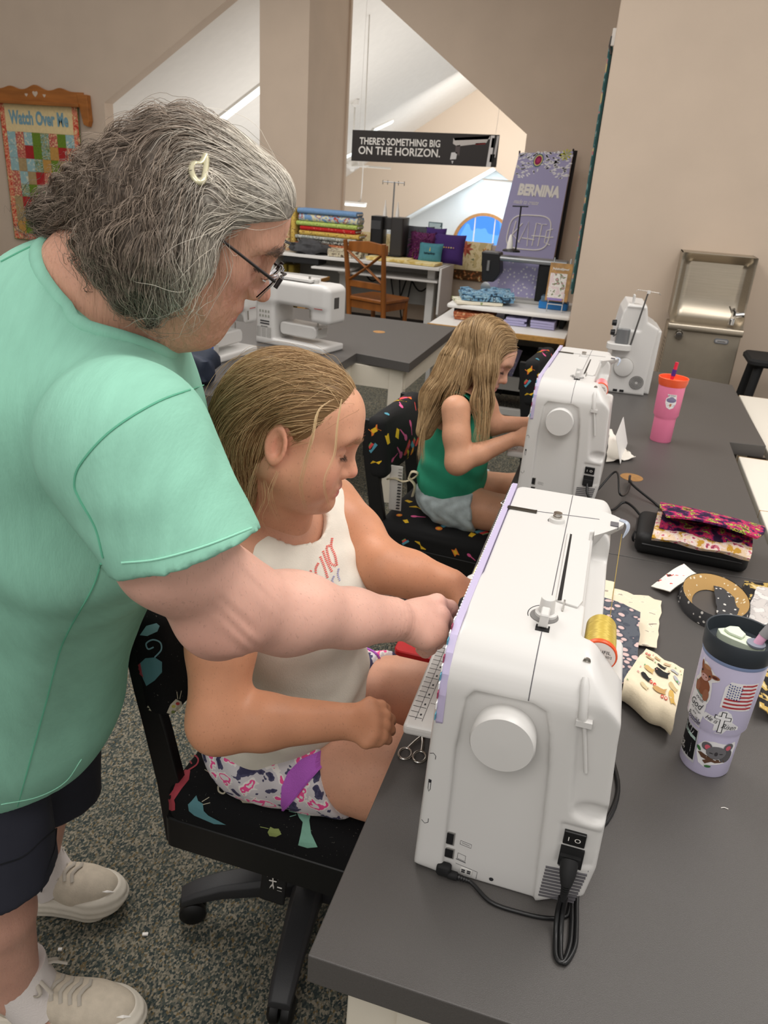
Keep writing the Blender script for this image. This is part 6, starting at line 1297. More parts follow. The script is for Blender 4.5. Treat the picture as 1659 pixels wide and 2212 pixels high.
LIN = ramp_mat('pale_batik', [(0, (196, 150, 60)), (.42, (226, 200, 170)), (.52, (232, 214, 206)), (.6, (206, 120, 130)), (.66, (150, 60, 90))], 60, .85)
mb = MB(); G = []
for i, (y, z) in enumerate(((.07, .0), (.03, .012), (-.03, .018), (-.085, .012), (-.092, .006), (-.085, .0))): G.append([((j / 10 - .5) * .215, y, z + .003 * math.sin(j * 1.3 + i)) for j in range(11)])
mb.sheet(G, .006); mb.build('pouch', LIN, cl, 1.2)
mb = MB(); G = []
for i, (y, z) in enumerate(((.07, .004), (.02, .020), (-.03, .026), (-.066, .022), (-.070, .017))): G.append([((j / 10 - .5) * (.205 - .0 * i) + .006, y + .006 * math.sin(j * .9), z + .003 * math.sin(j * 1.1 + i * .6)) for j in range(11)])
mb.sheet(G, .004); mb.build('inner_panel', BAT, cl, 1.2)
mb = MB(); G = []
for i in range(9):
    f = i / 8; y = .095 - .185 * f; z = .008 + .035 * math.sin(min(1, f * 1.6) * math.pi / 2) + .01 * f; hw_ = .118 - .02 * max(0, f - .7) / .3
    G.append([(a * hw_ + .012, y - .0 * a, z + .010 * (1 - a * a) * f - .004 * a) for a in np.linspace(-1, 1, 13)])
mb.sheet(G, .005); mb.build('flap', BAT, cl, 1.2)
# ---- headband lying on its side
hb = thing('headband', 'fabric headband with tan dotted inside and charcoal dotted outside, lying open', 'headband', (.312, 1.575, TZ))
DOTI = ramp_mat('tan_dots', [(0, (232, 222, 196)), (.20, (186, 150, 96))], 70, .9, 'dist'); DOTO = ramp_mat('charcoal_dots', [(0, (214, 210, 204)), (.22, (64, 64, 66))], 75, .9, 'dist')
cen = np.array([0, 0, .0]); arcs = []
for t in np.linspace(math.radians(-80), math.radians(258), 44):
    wv = .034 + (.012 if 3.6 < t or t > 3.9 else 0) * 0; e = np.array([.066 * math.cos(t), .098 * math.sin(t), 0]); n_ = unit(np.array([math.cos(t) / .066, math.sin(t) / .098, 0])); arcs.append((e, n_, .017))
mb = MB(); G = [[e + np.array([0, 0, .002]) - n_ * .024, e + np.array([0, 0, .014]) - n_ * .014, e + np.array([0, 0, .030])] for e, n_, w_ in arcs]; mb.sheet(G, .0); mb.build('inner_lining', DOTI, hb, 1.2)
mb = MB(); G = [[e + n_ * .004 + np.array([0, 0, .003]), e + n_ * .005 + np.array([0, 0, .016]), e + n_ * .001 + np.array([0, 0, .031])] for e, n_, w_ in arcs]; mb.sheet(G, .0); mb.build('outer_cover', DOTO, hb, 1.2)
mb = MB(); G = [[e - n_ * .024 + np.array([0, 0, .0015]), e + n_ * .005 + np.array([0, 0, .002])] for e, n_, w_ in arcs]; mb.sheet(G, .0); mb.build('edge', DOTO, hb, 1.2)
tp_ = to_local(hb, atz(1480, 1250, TZ + .012)); te = to_local(hb, atz(1428, 1275, TZ + .006)); dv = unit(te - tp_); nv = np.cross(dv, (0, 0, 1))
mb = MB(); G = [[tp_ + (te - tp_) * f + nv * w_ * (.019 + .004 * f) + np.array([0, 0, .006 + .014 * (1 - f) + .006 * math.sin(f * 3 + w_)]) for w_ in (-1, -.3, .4, 1)] for f in np.linspace(-.15, 1.05, 7)]
mb.sheet(G, .002); mb.build('loose_end', ramp_mat('cream_red_print', [(0, (226, 222, 212)), (.58, (232, 228, 220)), (.63, (206, 70, 60)), (.67, (60, 56, 54))], 55, .9), hb, 1.2)
# ---- loose fabrics
def draped(name, label, poly, m, z=.0, n=9, amp=.006, thick=.0015, seed=0, lift=None, group=None):
    """a cloth lying on the table: a four-cornered patch with waves"""
    P = [np.array(p) for p in poly]; c = np.mean(P, 0); t = thing(name, label, 'fabric', (c[0], c[1], TZ), 0, group); G = []
    for i in range(n):
        f = i / (n - 1); a = P[0] + (P[3] - P[0]) * f; b = P[1] + (P[2] - P[1]) * f; row = []
        for j in range(n):
            g = j / (n - 1); q = a + (b - a) * g - c; ns = mnoise.noise(Vector((q[0] * 28 + seed, q[1] * 28, seed * 1.7)))
            ed = .004 * mnoise.noise(Vector((f * 6 + seed, g * 6, 3.1)))
            row.append((q[0] + ed, q[1] + ed, z + thick + amp * (ns + .6) * (1 if lift is None else lift(f, g)) + (0 if lift is None else .0)))
        G.append(row)
    mb = MB(); mb.sheet(G, thick); mb.build('cloth', m, t, 1.4); return t
LETP = ramp_mat('cream_letter_print', [(0, (224, 210, 186)), (.60, (228, 216, 194)), (.66, (160, 150, 136))], 34, .9, stretch=(1, 2.2, 1), bump=.15)
draped('fabric_piece', 'cream fabric with faint script, rearmost in the pile right of the nearest machine', [(.085, 1.335), (.19, 1.345), (.206, 1.545), (.09, 1.56)], LETP, .0, amp=.008, seed=2)
draped('fabric_piece', 'cream fabric offcut sticking out behind the script-print piece', [(.05, 1.45), (.1, 1.45), (.105, 1.575), (.06, 1.575)], LETP, .009, amp=.004, seed=5)
draped('fabric_piece', 'pink and charcoal floral fabric beside the gold thread spool', [(.092, 1.14), (.15, 1.20), (.158, 1.445), (.062, 1.49)], ramp_mat('pink_charcoal_flowers', [(0, (206, 180, 176)), (.30, (196, 168, 164)), (.36, (74, 78, 88)), (.55, (88, 92, 100))], 55, .9, 'dist'), .020, amp=.005, seed=3)
cp = thing('folded_fabric', 'cream cat and bicycle print fabric folded over at its near end', 'fabric', (.185, 1.21, TZ)); CATB = mat('cat_print_ground', (226, 212, 184), .9, var=.05, vscale=60, bump=.2, bscale=300)
corn = [np.array(atz(*p, TZ + .045)) - np.array(cp.location) for p in ((1348, 1468), (1398, 1392), (1480, 1436), (1458, 1545))]
FA, FB, FC, FD = corn[0], corn[1], corn[2], corn[3]     # left, back, right, near right
G = []
for i in range(10):
    f = i / 9; a = FB + (FA - FB) * f; b = FC + (FD - FC) * f; dz = .0 if f < .8 else 0
    G.append([a + (b - a) * g + np.array([0, 0, .006 * mnoise.noise(Vector((f * 3, g * 3, 7))) - .03 * max(0, .35 - f) ** 1.0]) for g in np.linspace(0, 1, 11)])
last = G[-1]
for k, (dy, dz) in enumerate(((-.010, -.006), (-.016, -.018), (-.012, -.032), (.004, -.040), (.03, -.041))): G.append([p + np.array([.0, dy + .006 * math.sin(q * .9), dz]) for q, p in enumerate(last)])
for g_ in G:
    for p in g_: p[2] = max(p[2], .003)
mb = MB(); mb.sheet(G, .0015); mb.build('cloth', CATB, cp, 1.4)
grid = np.array(G[:10])
def on_cloth(u, v): x = u * 9; y = v * 10; i, j = min(int(x), 8), min(int(y), 9); fx, fy = x - i, y - j; return (grid[i, j] * (1 - fx) * (1 - fy) + grid[i + 1, j] * fx * (1 - fy) + grid[i, j + 1] * (1 - fx) * fy + grid[i + 1, j + 1] * fx * fy) + np.array([0, 0, .0035])
mb = MB(); rr = random.Random(8)
def cpoly(u, v, pts, c, s=1.0, a=0.0): 
    ca, sa = math.cos(a), math.sin(a); V = [on_cloth(min(max(u + s * (x * ca - y * sa), 0.01), .99), min(max(v + s * (x * sa + y * ca), 0.01), .99)) for x, y in [(0, 0)] + pts]; n = len(pts); mb.add(V, [(0, i, i + 1 if i < n else 1) for i in range(1, n + 1)], c)
CATS = [(-.10, .0), (-.08, .05), (-.03, .06), (.02, .05), (.08, .05), (.12, .08), (.10, .02), (.12, -.02), (.06, -.03), (.0, -.04), (-.06, -.03)]
for u, v, c, s, a in ((.3, .5, (.02, .02, .02), 1.0, 1.4), (.48, .55, (.02, .02, .02), 1.5, 1.5), (.72, .3, (.02, .02, .02), 1.0, 1.4), (.55, .3, (.55, .38, .16), 1.0, 1.5), (.8, .62, (.5, .3, .12), 1.2, 1.6), (.78, .86, (.6, .38, .1), 1.1, .4), (.62, .84, (.55, .42, .22), .9, 1.2), (.25, .2, (.5, .36, .2), .9, 1.6), (.3, .8, (.42, .42, .42), .9, 1.3), (.15, .6, (.55, .4, .25), .8, 1.5), (.9, .35, (.6, .5, .3), .8, 1.2), (.45, .88, (.4, .4, .42), .8, 1.2), (.12, .35, (.5, .36, .2), .7, 1.6)): cpoly(u, v, CATS, c, s, a)
for u, v in ((.15, .12), (.72, .48), (.88, .75)):
    for dv in (-.035, .035): cpoly(u, v + dv, E_(0, 0, .035, .03, 10), (.55, .06, .04)); cpoly(u, v + dv, E_(0, 0, .022, .018, 10), (.7, .62, .5))
for k in range(16): cpoly(rr.random(), rr.random(), E_(0, 0, .03 * rr.uniform(.5, 1), .015, 7, rr.random() * 3), rr.choice([(.12, .35, .12), (.55, .45, .3), (.62, .5, .32), (.6, .3, .28)]))
mb.build('cat_print', COLM, cp, colour=True, kind='stuff')
draped('fabric_piece', 'charcoal dotted fabric folded inside the open headband', [(.316, 1.53), (.372, 1.54), (.405, 1.66), (.318, 1.655)], DOTO, .004, amp=.008, seed=11)
draped('fabric_piece', 'pale grey lace print fabric beside the lilac tumbler lid', [(.36, 1.50), (.46, 1.53), (.47, 1.69), (.41, 1.68)], ramp_mat('grey_lace', [(0, (196, 190, 186)), (.5, (176, 170, 168)), (.54, (214, 210, 206))], 50, .9, detail=6), .01, amp=.006, seed=12)
draped('fabric_piece', 'black and gold floral fabric behind the headband', [(.37, 1.60), (.44, 1.62), (.46, 1.725), (.39, 1.715)], ramp_mat('black_gold_floral', [(0, (36, 34, 34)), (.45, (48, 46, 46)), (.5, (190, 160, 90)), (.58, (214, 196, 150))], 40, .9), .004, amp=.006, seed=13)
draped('fabric_piece', 'black and gold floral fabric at the right edge beside the lilac tumbler', [(.348, 1.19), (.45, 1.2), (.47, 1.36), (.372, 1.37)], ramp_mat('black_gold_floral', [(0, (36, 34, 34))]), .004, amp=.02, seed=14)
draped('fabric_piece', 'pale yellow printed fabric strip at the table edge behind the nearest machine', [(-.196, 1.505), (-.14, 1.52), (-.15, 1.735), (-.194, 1.715)], ramp_mat('yellow_leaf_print', [(0, (222, 206, 152)), (.56, (230, 216, 168)), (.61, (150, 136, 60)), (.66, (90, 84, 50))], 38, .9), .0, amp=.004, seed=15)
draped('fabric_piece', 'white fabric corner sticking out behind the second machine', [(.06, 2.42), (.15, 2.50), (.12, 2.58), (.06, 2.80)], mat('white_cloth', (228, 222, 212), .9), .001, amp=.012, seed=16)
wp = thing('paper_sheet', 'sheet of white paper leaning at the back of the second machine', 'paper', (.075, 2.55, TZ)); mb = MB(); mb.sheet([[(.0 + .02 * g + .03 * (1 - f), -.12 + .24 * g, .004 + .09 * f) for g in np.linspace(0, 1, 5)] for f in np.linspace(0, 1, 5)], .0008); mb.build('sheet', mat('white_paper', (236, 234, 230), .7), wp, 1.2)
# ---- scissors, clip, red tray, lint
sc = thing('scissors', 'small steel scissors lying under the corner of the nearest machine', 'scissors', (-.170, .90, TZ + .003)); piv = np.array([-.0, .045, .001])
for c, s in ((to_local(sc, atz(875, 1629, TZ + .003)), -1), (to_local(sc, atz(906, 1636, TZ + .003)), 1)):
    mb = MB(); mb.tube([c + np.array([.0095 * math.cos(a), .0125 * math.sin(a), .001]) for a in np.linspace(0, 2 * math.pi, 22)], .0021, 8)
    mb.tube(spline([c + np.array([0, .0125, .001]), c * .35 + piv * .65 + np.array([s * .002, 0, 0]), piv, piv + np.array([-s * .004, .03, 0]), piv + np.array([-s * .001, .07, 0])], 14), [.0022] * 7 + [.003, .003, .0028, .0024, .002, .0014, .0006], 8, flat=.5)
    mb.build('scissor_half', MET, sc, 1.2)
mb = MB(); mb.lathe([(.0035, 0), (.003, .0018), (.0, .002)], piv + np.array([0, 0, .001]), 12); mb.build('pivot_screw', MET, sc)
bc = thing('binder_clip', 'silver binder clip on the table edge beside the second machine', 'clip', (-.172, 1.96, TZ)); mb = MB()
mb.tube(spline([(-.01, -.02, .003), (-.02, -.035, .006), (-.028, -.03, .008), (-.02, -.012, .01), (.012, .0, .02)], 16), .0016, 6); mb.tube(spline([(.0, -.024, .003), (-.005, -.04, .004), (-.014, -.042, .004), (-.008, -.02, .008), (.016, -.004, .02)], 16), .0016, 6); mb.build('wire_handle', CHROME, bc)
mb = MB(); mb.prism([(0, 0), (.022, .0), (.011, .022)], ((.0, -.008, 0), (1, 0, 0), (0, 0, 1), (0, 1, 0)), .026); mb.build('clip_body', CHROME, bc, bevel=.001)
rp = atz(880, 1402, TZ + .012); rd = thing('red_tray', 'red plastic tray edge showing under the woman’s hand', 'tray', (-.215, 1.17, TZ)); mb = MB(); mb.rbox((-.06, -.03, .0), (.055, .05, .012), r=.012); mb.build('dish', mat('red_plastic', (176, 16, 22), .35), rd, .7)
for k, (px, py, z, nm) in enumerate(((1565, 1748, TZ, 'table'), (1428, 1512, TZ, 'table'), (1530, 1400, TZ, 'table'))):
    p = atz(px, py, z); o = thing('thread_snippet', ('pale thread snippet on the table below the lilac tumbler', 'pale thread snippet on the table beside the folded cat print', 'pale thread snippet on the table left of the lilac tumbler lid')[k], 'thread', tuple(p)); mb = MB(); mb.tube(spline([(-.005, 0, .001), (0, .002 - .001 * k, .0014), (.005, .001, .001)], 6), .0006, 4); mb.build('snippet', SWHT, o)
for k, (px, py) in enumerate(((314, 2020), (130, 2053))):
    p = atz(px, py, 0); o = thing('paper_scrap', ('tiny white paper scrap on the carpet between shoes and chair', 'tiny white paper scrap on the carpet between the two shoes')[k], 'scrap', tuple(p)); mb = MB(); mb.box((0, 0, .003), (.006 - .002 * k, .003, .002), rotz(.4)); mb.build('scrap', SWHT, o)
# ================================================================ PEOPLE
def skin_mat(name, rough=.5, wr=0.0, seed=0.0):
    m = mat(name, None, rough, attr='Col', var=.07, vscale=22, spec=.35, sss=.12); nt = m.node_tree; N = nt.nodes; L = nt.links; b = N['Principled BSDF']
    base = b.inputs['Base Color'].links[0].from_socket
    v = N.new('ShaderNodeTexNoise'); v.inputs['Scale'].default_value = 260; v.inputs['Detail'].default_value = 2
    r = N.new('ShaderNodeMapRange'); r.inputs[1].default_value = .62; r.inputs[2].default_value = .72; r.inputs[3].default_value = 1; r.inputs[4].default_value = .82
    mx = N.new('ShaderNodeMix'); mx.data_type = 'RGBA'; mx.blend_type = 'MULTIPLY'; mx.inputs[0].default_value = 1
    L.new(v.outputs['Fac'], r.inputs[0]); L.new(base, mx.inputs[6]); L.new(r.outputs[0], mx.inputs[7]); L.new(mx.outputs[2], b.inputs['Base Color'])
    n1 = N.new('ShaderNodeTexNoise'); n1.inputs['Scale'].default_value = 500; bp = N.new('ShaderNodeBump'); bp.inputs['Strength'].default_value = .12; bp.inputs['Distance'].default_value = .001; L.new(n1.outputs['Fac'], bp.inputs['Height'])
    if wr:
        tc = N.new('ShaderNodeTexCoord'); mp = N.new('ShaderNodeMapping'); mp.inputs['Rotation'].default_value = (0, .5, .3); mp.inputs['Scale'].default_value = (150, 150, 22); n2 = N.new('ShaderNodeTexNoise'); n2.inputs['Scale'].default_value = 1; n2.inputs['Detail'].default_value = 4
        L.new(tc.outputs['Object'], mp.inputs[0]); L.new(mp.outputs[0], n2.inputs['Vector']); b2 = N.new('ShaderNodeBump'); b2.inputs['Strength'].default_value = wr; b2.inputs['Distance'].default_value = .006
        L.new(n2.outputs['Fac'], b2.inputs['Height']); L.new(bp.outputs[0], b2.inputs['Normal']); bp = b2
    L.new(bp.outputs[0], b.inputs['Normal']); return m
def add_head(F, R, c, s, age='child', ears=(-1,)):
    """skull, jaw, brow, eyes, nose, mouth and ears in the head's own frame: x forward, y left, z up, eyes at z = 0"""
    F.at(R, c, s); old = age == 'old'
    zk = 1.22 if old else 1.0; Z = lambda p: (p[0] - (.012 * max(0, -.052 - p[2]) / .05 if old else 0), p[1], p[2] if p[2] > -.052 else -.052 + (p[2] + .052) * zk)
    F.ell((-.010, 0, .026), (.093, .073, .071), None, '+', .01)
    F.ell((.030, 0, -.022), (.058, .060, .078), None, '+', .03)
    F.ell((.058, 0, .042 if old else .036), (.036, .052, .044), None, '+', .03)                                 # forehead
    for q in (-1, 1):
        F.cap((-.005, q * .052, -.052), Z((.052, q * .022, -.094)), .022, .019, '+', .035)             # jaw
        F.cap((.074, q * .040, .016), (.083, q * .012, .014), .011, .012, '+', .02)                  # brow
        F.ell((.052, q * .041, -.032), (.027, .023, .026), None, '+', .025)                         # cheek
    F.ell(Z((.073, 0, -.098)), (.017, .020, .016), None, '+', .022)                                # chin
    F.ell(Z((.066, 0, -.066)), (.025, .029, .027), None, '+', .02)                                 # muzzle
    for q in (-1, 1): F.ell((.090, q * .031, -.001), (.017, .019, .013), None, '-', .016)         # sockets
    for q in (-1, 1):
        F.ell((.0705, q * .032, -.003), (.0150, .0165, .0125), None, '+', .004)                    # lidded eyes
        F.cap((.0845, q * .023, -.0085), (.078, q * .0435, -.0085), .0016, .0012, '-', .003)
        F.cap((.083, q * .024, -.0125), (.077, q * .042, -.0125), .0030, .0026, '+', .005)
    nl = .0 if old else -.004
    F.cap((.084, 0, .004), (.0985 + nl, 0, -.026), .0075, .0095, '+', .014)                       # nose
    F.ell((.1035 + nl, 0, -.0385), (.0125, .0125, .0105), None, '+', .012)
    for q in (-1, 1):
        F.ell((.0925 + nl, q * .0125, -.043), (.0105, .0075, .0080), None, '+', .006)
        F.ell((.0985 + nl, q * .0068, -.0515), (.0065, .0036, .0050), None, '-', .003)
    F.ell(Z((.0880, 0, -.0655)), (.0075, .0200, .0062), None, '+', .006)                           # lips
    F.ell(Z((.0860, 0, -.0775)), (.0080, .0180, .0066), None, '+', .006)
    F.chain([Z(q) for q in ((.078, -.024, -.0730), (.0925, -.010, -.0712), (.0955, 0, -.0718), (.0925, .010, -.0712), (.078, .024, -.0730))], [.0012, .0016, .0016, .0016, .0012], '-', .003)
    F.ell(Z((.0845, 0, -.0875)), (.006, .013, .004), None, '-', .008)
    if old:
        F.ell((.010, 0, -.112), (.062, .052, .032), None, '+', .03)                              # soft under-chin
        F.ell((.040, 0, -.122), (.034, .032, .018), None, '+', .02)
        for q in (-1, 1):
            F.ell((.044, q * .045, -.072), (.026, .018, .03), None, '+', .02); F.cap((.086, q * .022, -.046), (.070, q * .034, -.082), .0028, .0024, '-', .008); F.cap((.060, q * .040, -.086), (.054, q * .040, -.105), .0022, .0018, '-', .007)
            F.cap((.078, q * .030, -.020), (.070, q * .046, -.018), .0022, .0018, '-', .006)
    else:
        for q in (-1, 1): F.ell((.050, q * .043, -.058), (.028, .021, .028), None, '+', .03)         # full cheeks
        F.ell((.030, 0, -.095), (.034, .036, .018), None, '+', .025); F.ell((.077, 0, -.099), (.014, .018, .014), None, '+', .012)
    es = 1.0 if old else .84
    for q in ears:
        Re = rotz(q * .30) @ rotx(q * .12) @ roty(-.20); E3 = lambda *p: (-.008 + (p[0] + .008) * es, p[1], -.012 + (p[2] + .012) * es); R3 = lambda *p: tuple(v * es for v in p)
        F.ell(E3(-.010, q * .0745, -.012), R3(.0175, .0075, .0300), Re, '+', .006)
        F.ell(E3(-.0045, q * .0830, -.012), R3(.0115, .0085, .0195), Re, '-', .003); F.ell(E3(-.012, q * .0835, .004), R3(.0070, .0060, .0120), Re, '-', .003)
        Rt = np.stack([Re @ np.array([1.0, 0, 0]), Re @ np.array([0, 0, 1.0]), Re @ np.array([0, 1.0, 0])], 1)
        F.tor(E3(-.010, q * .0785, -.011), Rt, .0165 * es, .0285 * es, .0034, '+', .004)
        F.ell(E3(-.005, q * .0775, -.037), R3(.0080, .0055, .0090), Re, '+', .004); F.ell(E3(.0035, q * .0765, -.012), R3(.0042, .0045, .0062), Re, '+', .003)
    F.at()
def head_colour(V, R, c, s, skin, lip, flush, col=None, lz=(-.0665, -.0775)):
    L_ = ((V - c) @ R) / s; C = np.tile(np.array(skin, float), (len(V), 1)) if col is None else col
    def mixin(m, k): 
        m = np.clip(m, 0, 1)[:, None]; C[:] = C * (1 - m) + np.array(k) * m
    g = lambda p, r: np.exp(-(((L_ - np.array(p)) / np.array(r)) ** 2).sum(1))
    for q in (-1, 1): mixin(.55 * g((.062, q * .046, -.042), (.03, .022, .024)), flush); mixin(.6 * g((-.01, q * .083, -.01), (.022, .012, .032)), flush)
    mixin(.6 * g((.108, 0, -.041), (.014, .014, .013)), flush)
    mixin(1.7 * g((.098, 0, lz[0]), (.010, .0165, .0046)), lip); mixin(1.7 * g((.096 + (lz[1] < -.08) * -.004, 0, lz[1]), (.011, .0165, .0052)), lip)
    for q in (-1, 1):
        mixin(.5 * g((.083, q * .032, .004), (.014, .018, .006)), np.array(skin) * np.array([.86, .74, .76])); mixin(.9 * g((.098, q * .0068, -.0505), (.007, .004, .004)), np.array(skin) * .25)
    return C
def strands_mesh(P, rad, cols):
    """three-sided tubes through P (strands, points, 3)"""
    n, m, _ = P.shape; T = np.gradient(P, axis=1); T /= np.linalg.norm(T, axis=2, keepdims=True) + 1e-9
    a = np.cross(T, np.array([.31, .52, .8])); a /= np.linalg.norm(a, axis=2, keepdims=True) + 1e-9; b = np.cross(T, a)
    tap = np.interp(np.linspace(0, 1, m), [0, .1, .7, 1], [.7, 1, .85, .15]); r = (np.asarray(rad).reshape(-1, 1) * tap)[..., None]
    ring = [P + r * (math.cos(t) * a + math.sin(t) * b) for t in (0, 2.094, 4.189)]; V = np.stack(ring, 2).reshape(-1, 3)
    s_, p_ = np.meshgrid(np.arange(n), np.arange(m - 1), indexing='ij'); base = ((s_ * m + p_) * 3).ravel(); F = np.concatenate([np.stack([base + k, base + (k + 1) % 3, base + 3 + (k + 1) % 3, base + 3 + k], 1) for k in range(3)])
    C = np.repeat(cols, 3, axis=0) if cols.shape[0] == n * m else np.repeat(np.repeat(cols, m, axis=0), 3, axis=0)
    return V, F, C
def comb(field, roots, guides, n, L_, step_n, h0, h1, noise=.0, wave=0.0, wfreq=60, seed=0, gpow=3.0, drop=0.0):
    """strands that start at the roots, follow the guide curves' direction and hug the hair volume"""
    rs = np.random.RandomState(seed); G = np.concatenate([spline(g, 24)[:-1] for g in guides]); GT = np.concatenate([np.diff(spline(g, 24), axis=0) for g in guides]); GT /= np.linalg.norm(GT, axis=1, keepdims=True)
    P = roots[rs.randint(len(roots), size=n)] + rs.normal(0, .0015, (n, 3)); Ln = L_ * rs.uniform(.5, 1.0, n); st = (Ln / step_n)[:, None]
    h = rs.uniform(h0, h1, n); ph = rs.uniform(0, 6.28, n); jit = rs.normal(0, noise, (n, 3)); out = [field.snap(P, 4, 0) - field.grad(P) * .003]; P = field.snap(P, 3, 0); am = wave * rs.uniform(.4, 1.3, n)
    cl = np.floor(P / .017).astype(int); hh = (cl[:, 0] * 73856093 ^ cl[:, 1] * 19349663 ^ cl[:, 2] * 83492791); cph = (hh % 1000) / 1000 * 6.28; cj = np.stack([np.sin(cph * 3), np.cos(cph * 5), np.sin(cph * 7)], 1) * noise * .8
    for k in range(step_n):
        d2 = ((P[:, None, :] - G[None]) ** 2).sum(2); w_ = 1 / (d2 + 2e-4) ** gpow; D = (w_[..., None] * GT[None]).sum(1) / w_.sum(1)[:, None]; D = D + jit + cj; D[:, 2] -= drop * (k / step_n)
        g = field.grad(P); D = D - g * (D * g).sum(1)[:, None]; D /= np.linalg.norm(D, axis=1, keepdims=True) + 1e-9; P = P + D * st
        t = (k + 1) / step_n; P = P - g * (field.eval(P) - h * min(1, t * 3))[:, None] * .7
        sd = np.cross(g, D); o = am * t ** .7; out.append(P + sd * (o * np.sin(wfreq * t * Ln + cph + ph * .15))[:, None] + g * (o * (.6 + .6 * np.cos(wfreq * t * Ln + cph + ph * .15)))[:, None])
    return np.stack(out, 1)
def finger(F, pts, r0, r1, k=.004):
    n = len(pts); F.chain(pts, [r0 + (r1 - r0) * i / (n - 1) for i in range(n)], '+', k)
# ---------------------------------------------------------------- the standing woman
WS, WL, WF = (.61, .325, .225), (.55, .19, .17), (.66, .26, .20)
wom = thing('person', 'grey-haired woman in a mint green shirt and glasses reaching to the sewing machine', 'person', (-.76, .86, 0))
wo = np.array(wom.location)
HW = rotz(math.radians(24)) @ roty(math.radians(28)) @ rotx(math.radians(2)); HWS = .90; HWC = atd(554, 568, .845) - HW @ np.array([.080, -.034, -.003]) * HWS
F = Field(); add_head(F, HW, HWC, HWS, 'old', (-1, 1))
NB = np.array([-.565, .775, 1.40])
F.cap(HWC + HW @ np.array([-.025, 0, -.045]), NB, .060, .072, '+', .03); F.cap(HWC + HW @ np.array([.02, 0, -.085]), NB + np.array([.035, 0, -.03]), .040, .055, '+', .04)
V1, F1 = F.mesh(HWC - .17, HWC + .15, .0024); C1 = head_colour(V1, HW, HWC, HWS, WS, WL, WF, None, (-.0685, -.0835))
# right arm and hand
A_ = lambda *p: atd(*p); W = A_(846, 1338, .985)
FA_ = Field(); EL = A_(492, 1300, .83)
FA_.chain([np.array([-.43, .61, 1.27]), np.array([-.378, .60, 1.18]), EL], [.048, .055, .048], '+', .02)
FA_.cap(EL, A_(620, 1330, .885), .048, .043, '+', .03); FA_.cap(A_(620, 1330, .885), A_(760, 1335, .945), .043, .034, '+', .02); FA_.cap(A_(760, 1335, .945), W, .034, .029, '+', .02)
FA_.ell(A_(462, 1352, .815), (.034, .03, .030), None, '+', .03)
FA_.ell(A_(640, 1300, .90), (.05, .035, .030), None, '+', .03)
MC = [A_(944, 1302, 1.050), A_(952, 1330, 1.038), A_(942, 1360, 1.022), A_(918, 1384, 1.008)]
for q, r_ in zip(MC, (.0125, .0130, .0125, .0115)): FA_.cap(W + (q - W) * .12, q, .018, r_, '+', .007)
for q, r_ in zip(MC, (.0115, .0120, .0110, .0100)): FA_.ell(q + unit(CAM - q) * .008, (r_, r_, r_), None, '+', .005)
FA_.ell((W + MC[1] + MC[2]) / 3 + np.array([0, 0, -.006]), (.032, .032, .018), HW, '+', .02)
fing = [[MC[0], A_(972, 1312, 1.072), A_(990, 1326, 1.092), A_(1001, 1335, 1.105)], [MC[1], A_(963, 1344, 1.062), A_(957, 1358, 1.080), A_(944, 1364, 1.086)], [MC[2], A_(955, 1376, 1.046), A_(944, 1388, 1.066), A_(930, 1386, 1.07)], [MC[3], A_(929, 1400, 1.030), A_(919, 1408, 1.046), A_(908, 1402, 1.05)]]
for f_, r0, r1 in zip(fing, (.0108, .0110, .0106, .0096), (.0078, .0082, .0080, .0072)): finger(FA_, f_, r0, r1, .005)
finger(FA_, [W + (MC[0] - W) * .25 + np.array([.0, .012, -.012]), A_(914, 1314, 1.055), A_(954, 1334, 1.082), A_(980, 1343, 1.098)], .0135, .0085, .01)
lo = np.min([EL, W, MC[0], np.array([-.41, .605, 1.29])], 0) - .09; hi = np.max([EL, W, MC[0], np.array([-.41, .605, 1.29])], 0) + .10
rsn = np.random.RandomState(4)
def arm_post(P, d):
    t = ((P - EL) @ unit(W - EL)); wr = np.exp(-((t - np.linalg.norm(W - EL) * 1.02) / .022) ** 2) * np.sin(t * 900) * .0006; cr = np.exp(-((t + .005) / .03) ** 2) * np.sin((P @ unit(HW[:, 2])) * 300 + t * 120 + 2.5 * np.sin((P @ unit((.3, 1, .5))) * 130)) * .0007; return d + wr + cr
FA_.post = arm_post
V2, F2 = FA_.mesh(lo, hi, .0026); C2 = np.tile(np.array((.69, .40, .315)), (len(V2), 1)); g = np.exp(-((V2 - A_(962, 1350, 1.04)) ** 2).sum(1) / .035 ** 2)[:, None]; C2 = C2 * (1 - .5 * g) + np.array((.74, .40, .34)) * .5 * g
g = np.exp(-((V2 - A_(480, 1370, .82)) ** 2).sum(1) / .05 ** 2)[:, None]; C2 = C2 * (1 - .6 * g) + np.array((.58, .26, .20)) * .6 * g
# far arm, hips and legs
FB_ = Field(); FB_.chain([np.array([-.74, .94, 1.28]), np.array([-.75, 1.04, 1.05]), np.array([-.70, 1.06, .86])], [.055, .046, .032], '+', .02); FB_.ell((-.70, 1.06, .815), (.03, .02, .05), None, '+', .02)
for k in range(4): FB_.cap((-.72 + .014 * k, 1.06, .79), (-.725 + .016 * k, 1.06, .735 + .006 * abs(k - 1.5)), .009, .007, '+', .004)
FB_.cap((-.67, 1.05, .83), (-.655, 1.04, .775), .010, .008, '+', .006)
RL = [np.array([-.85, .745, .76]), np.array([-.83, .705, .47]), np.array([-.832, .715, .34]), np.array([-.845, .738, .10])]; LL = [np.array([-.86, .89, .76]), np.array([-.905, .94, .46]), np.array([-.96, .985, .32]), np.array([-1.0, .985, .10])]
for q in (RL, LL): FB_.chain(q, [.085, .062, .060, .040], '+', .03); FB_.cap(q[3], q[3] + np.array([.06, .012, -.045]), .038, .03, '+', .02)
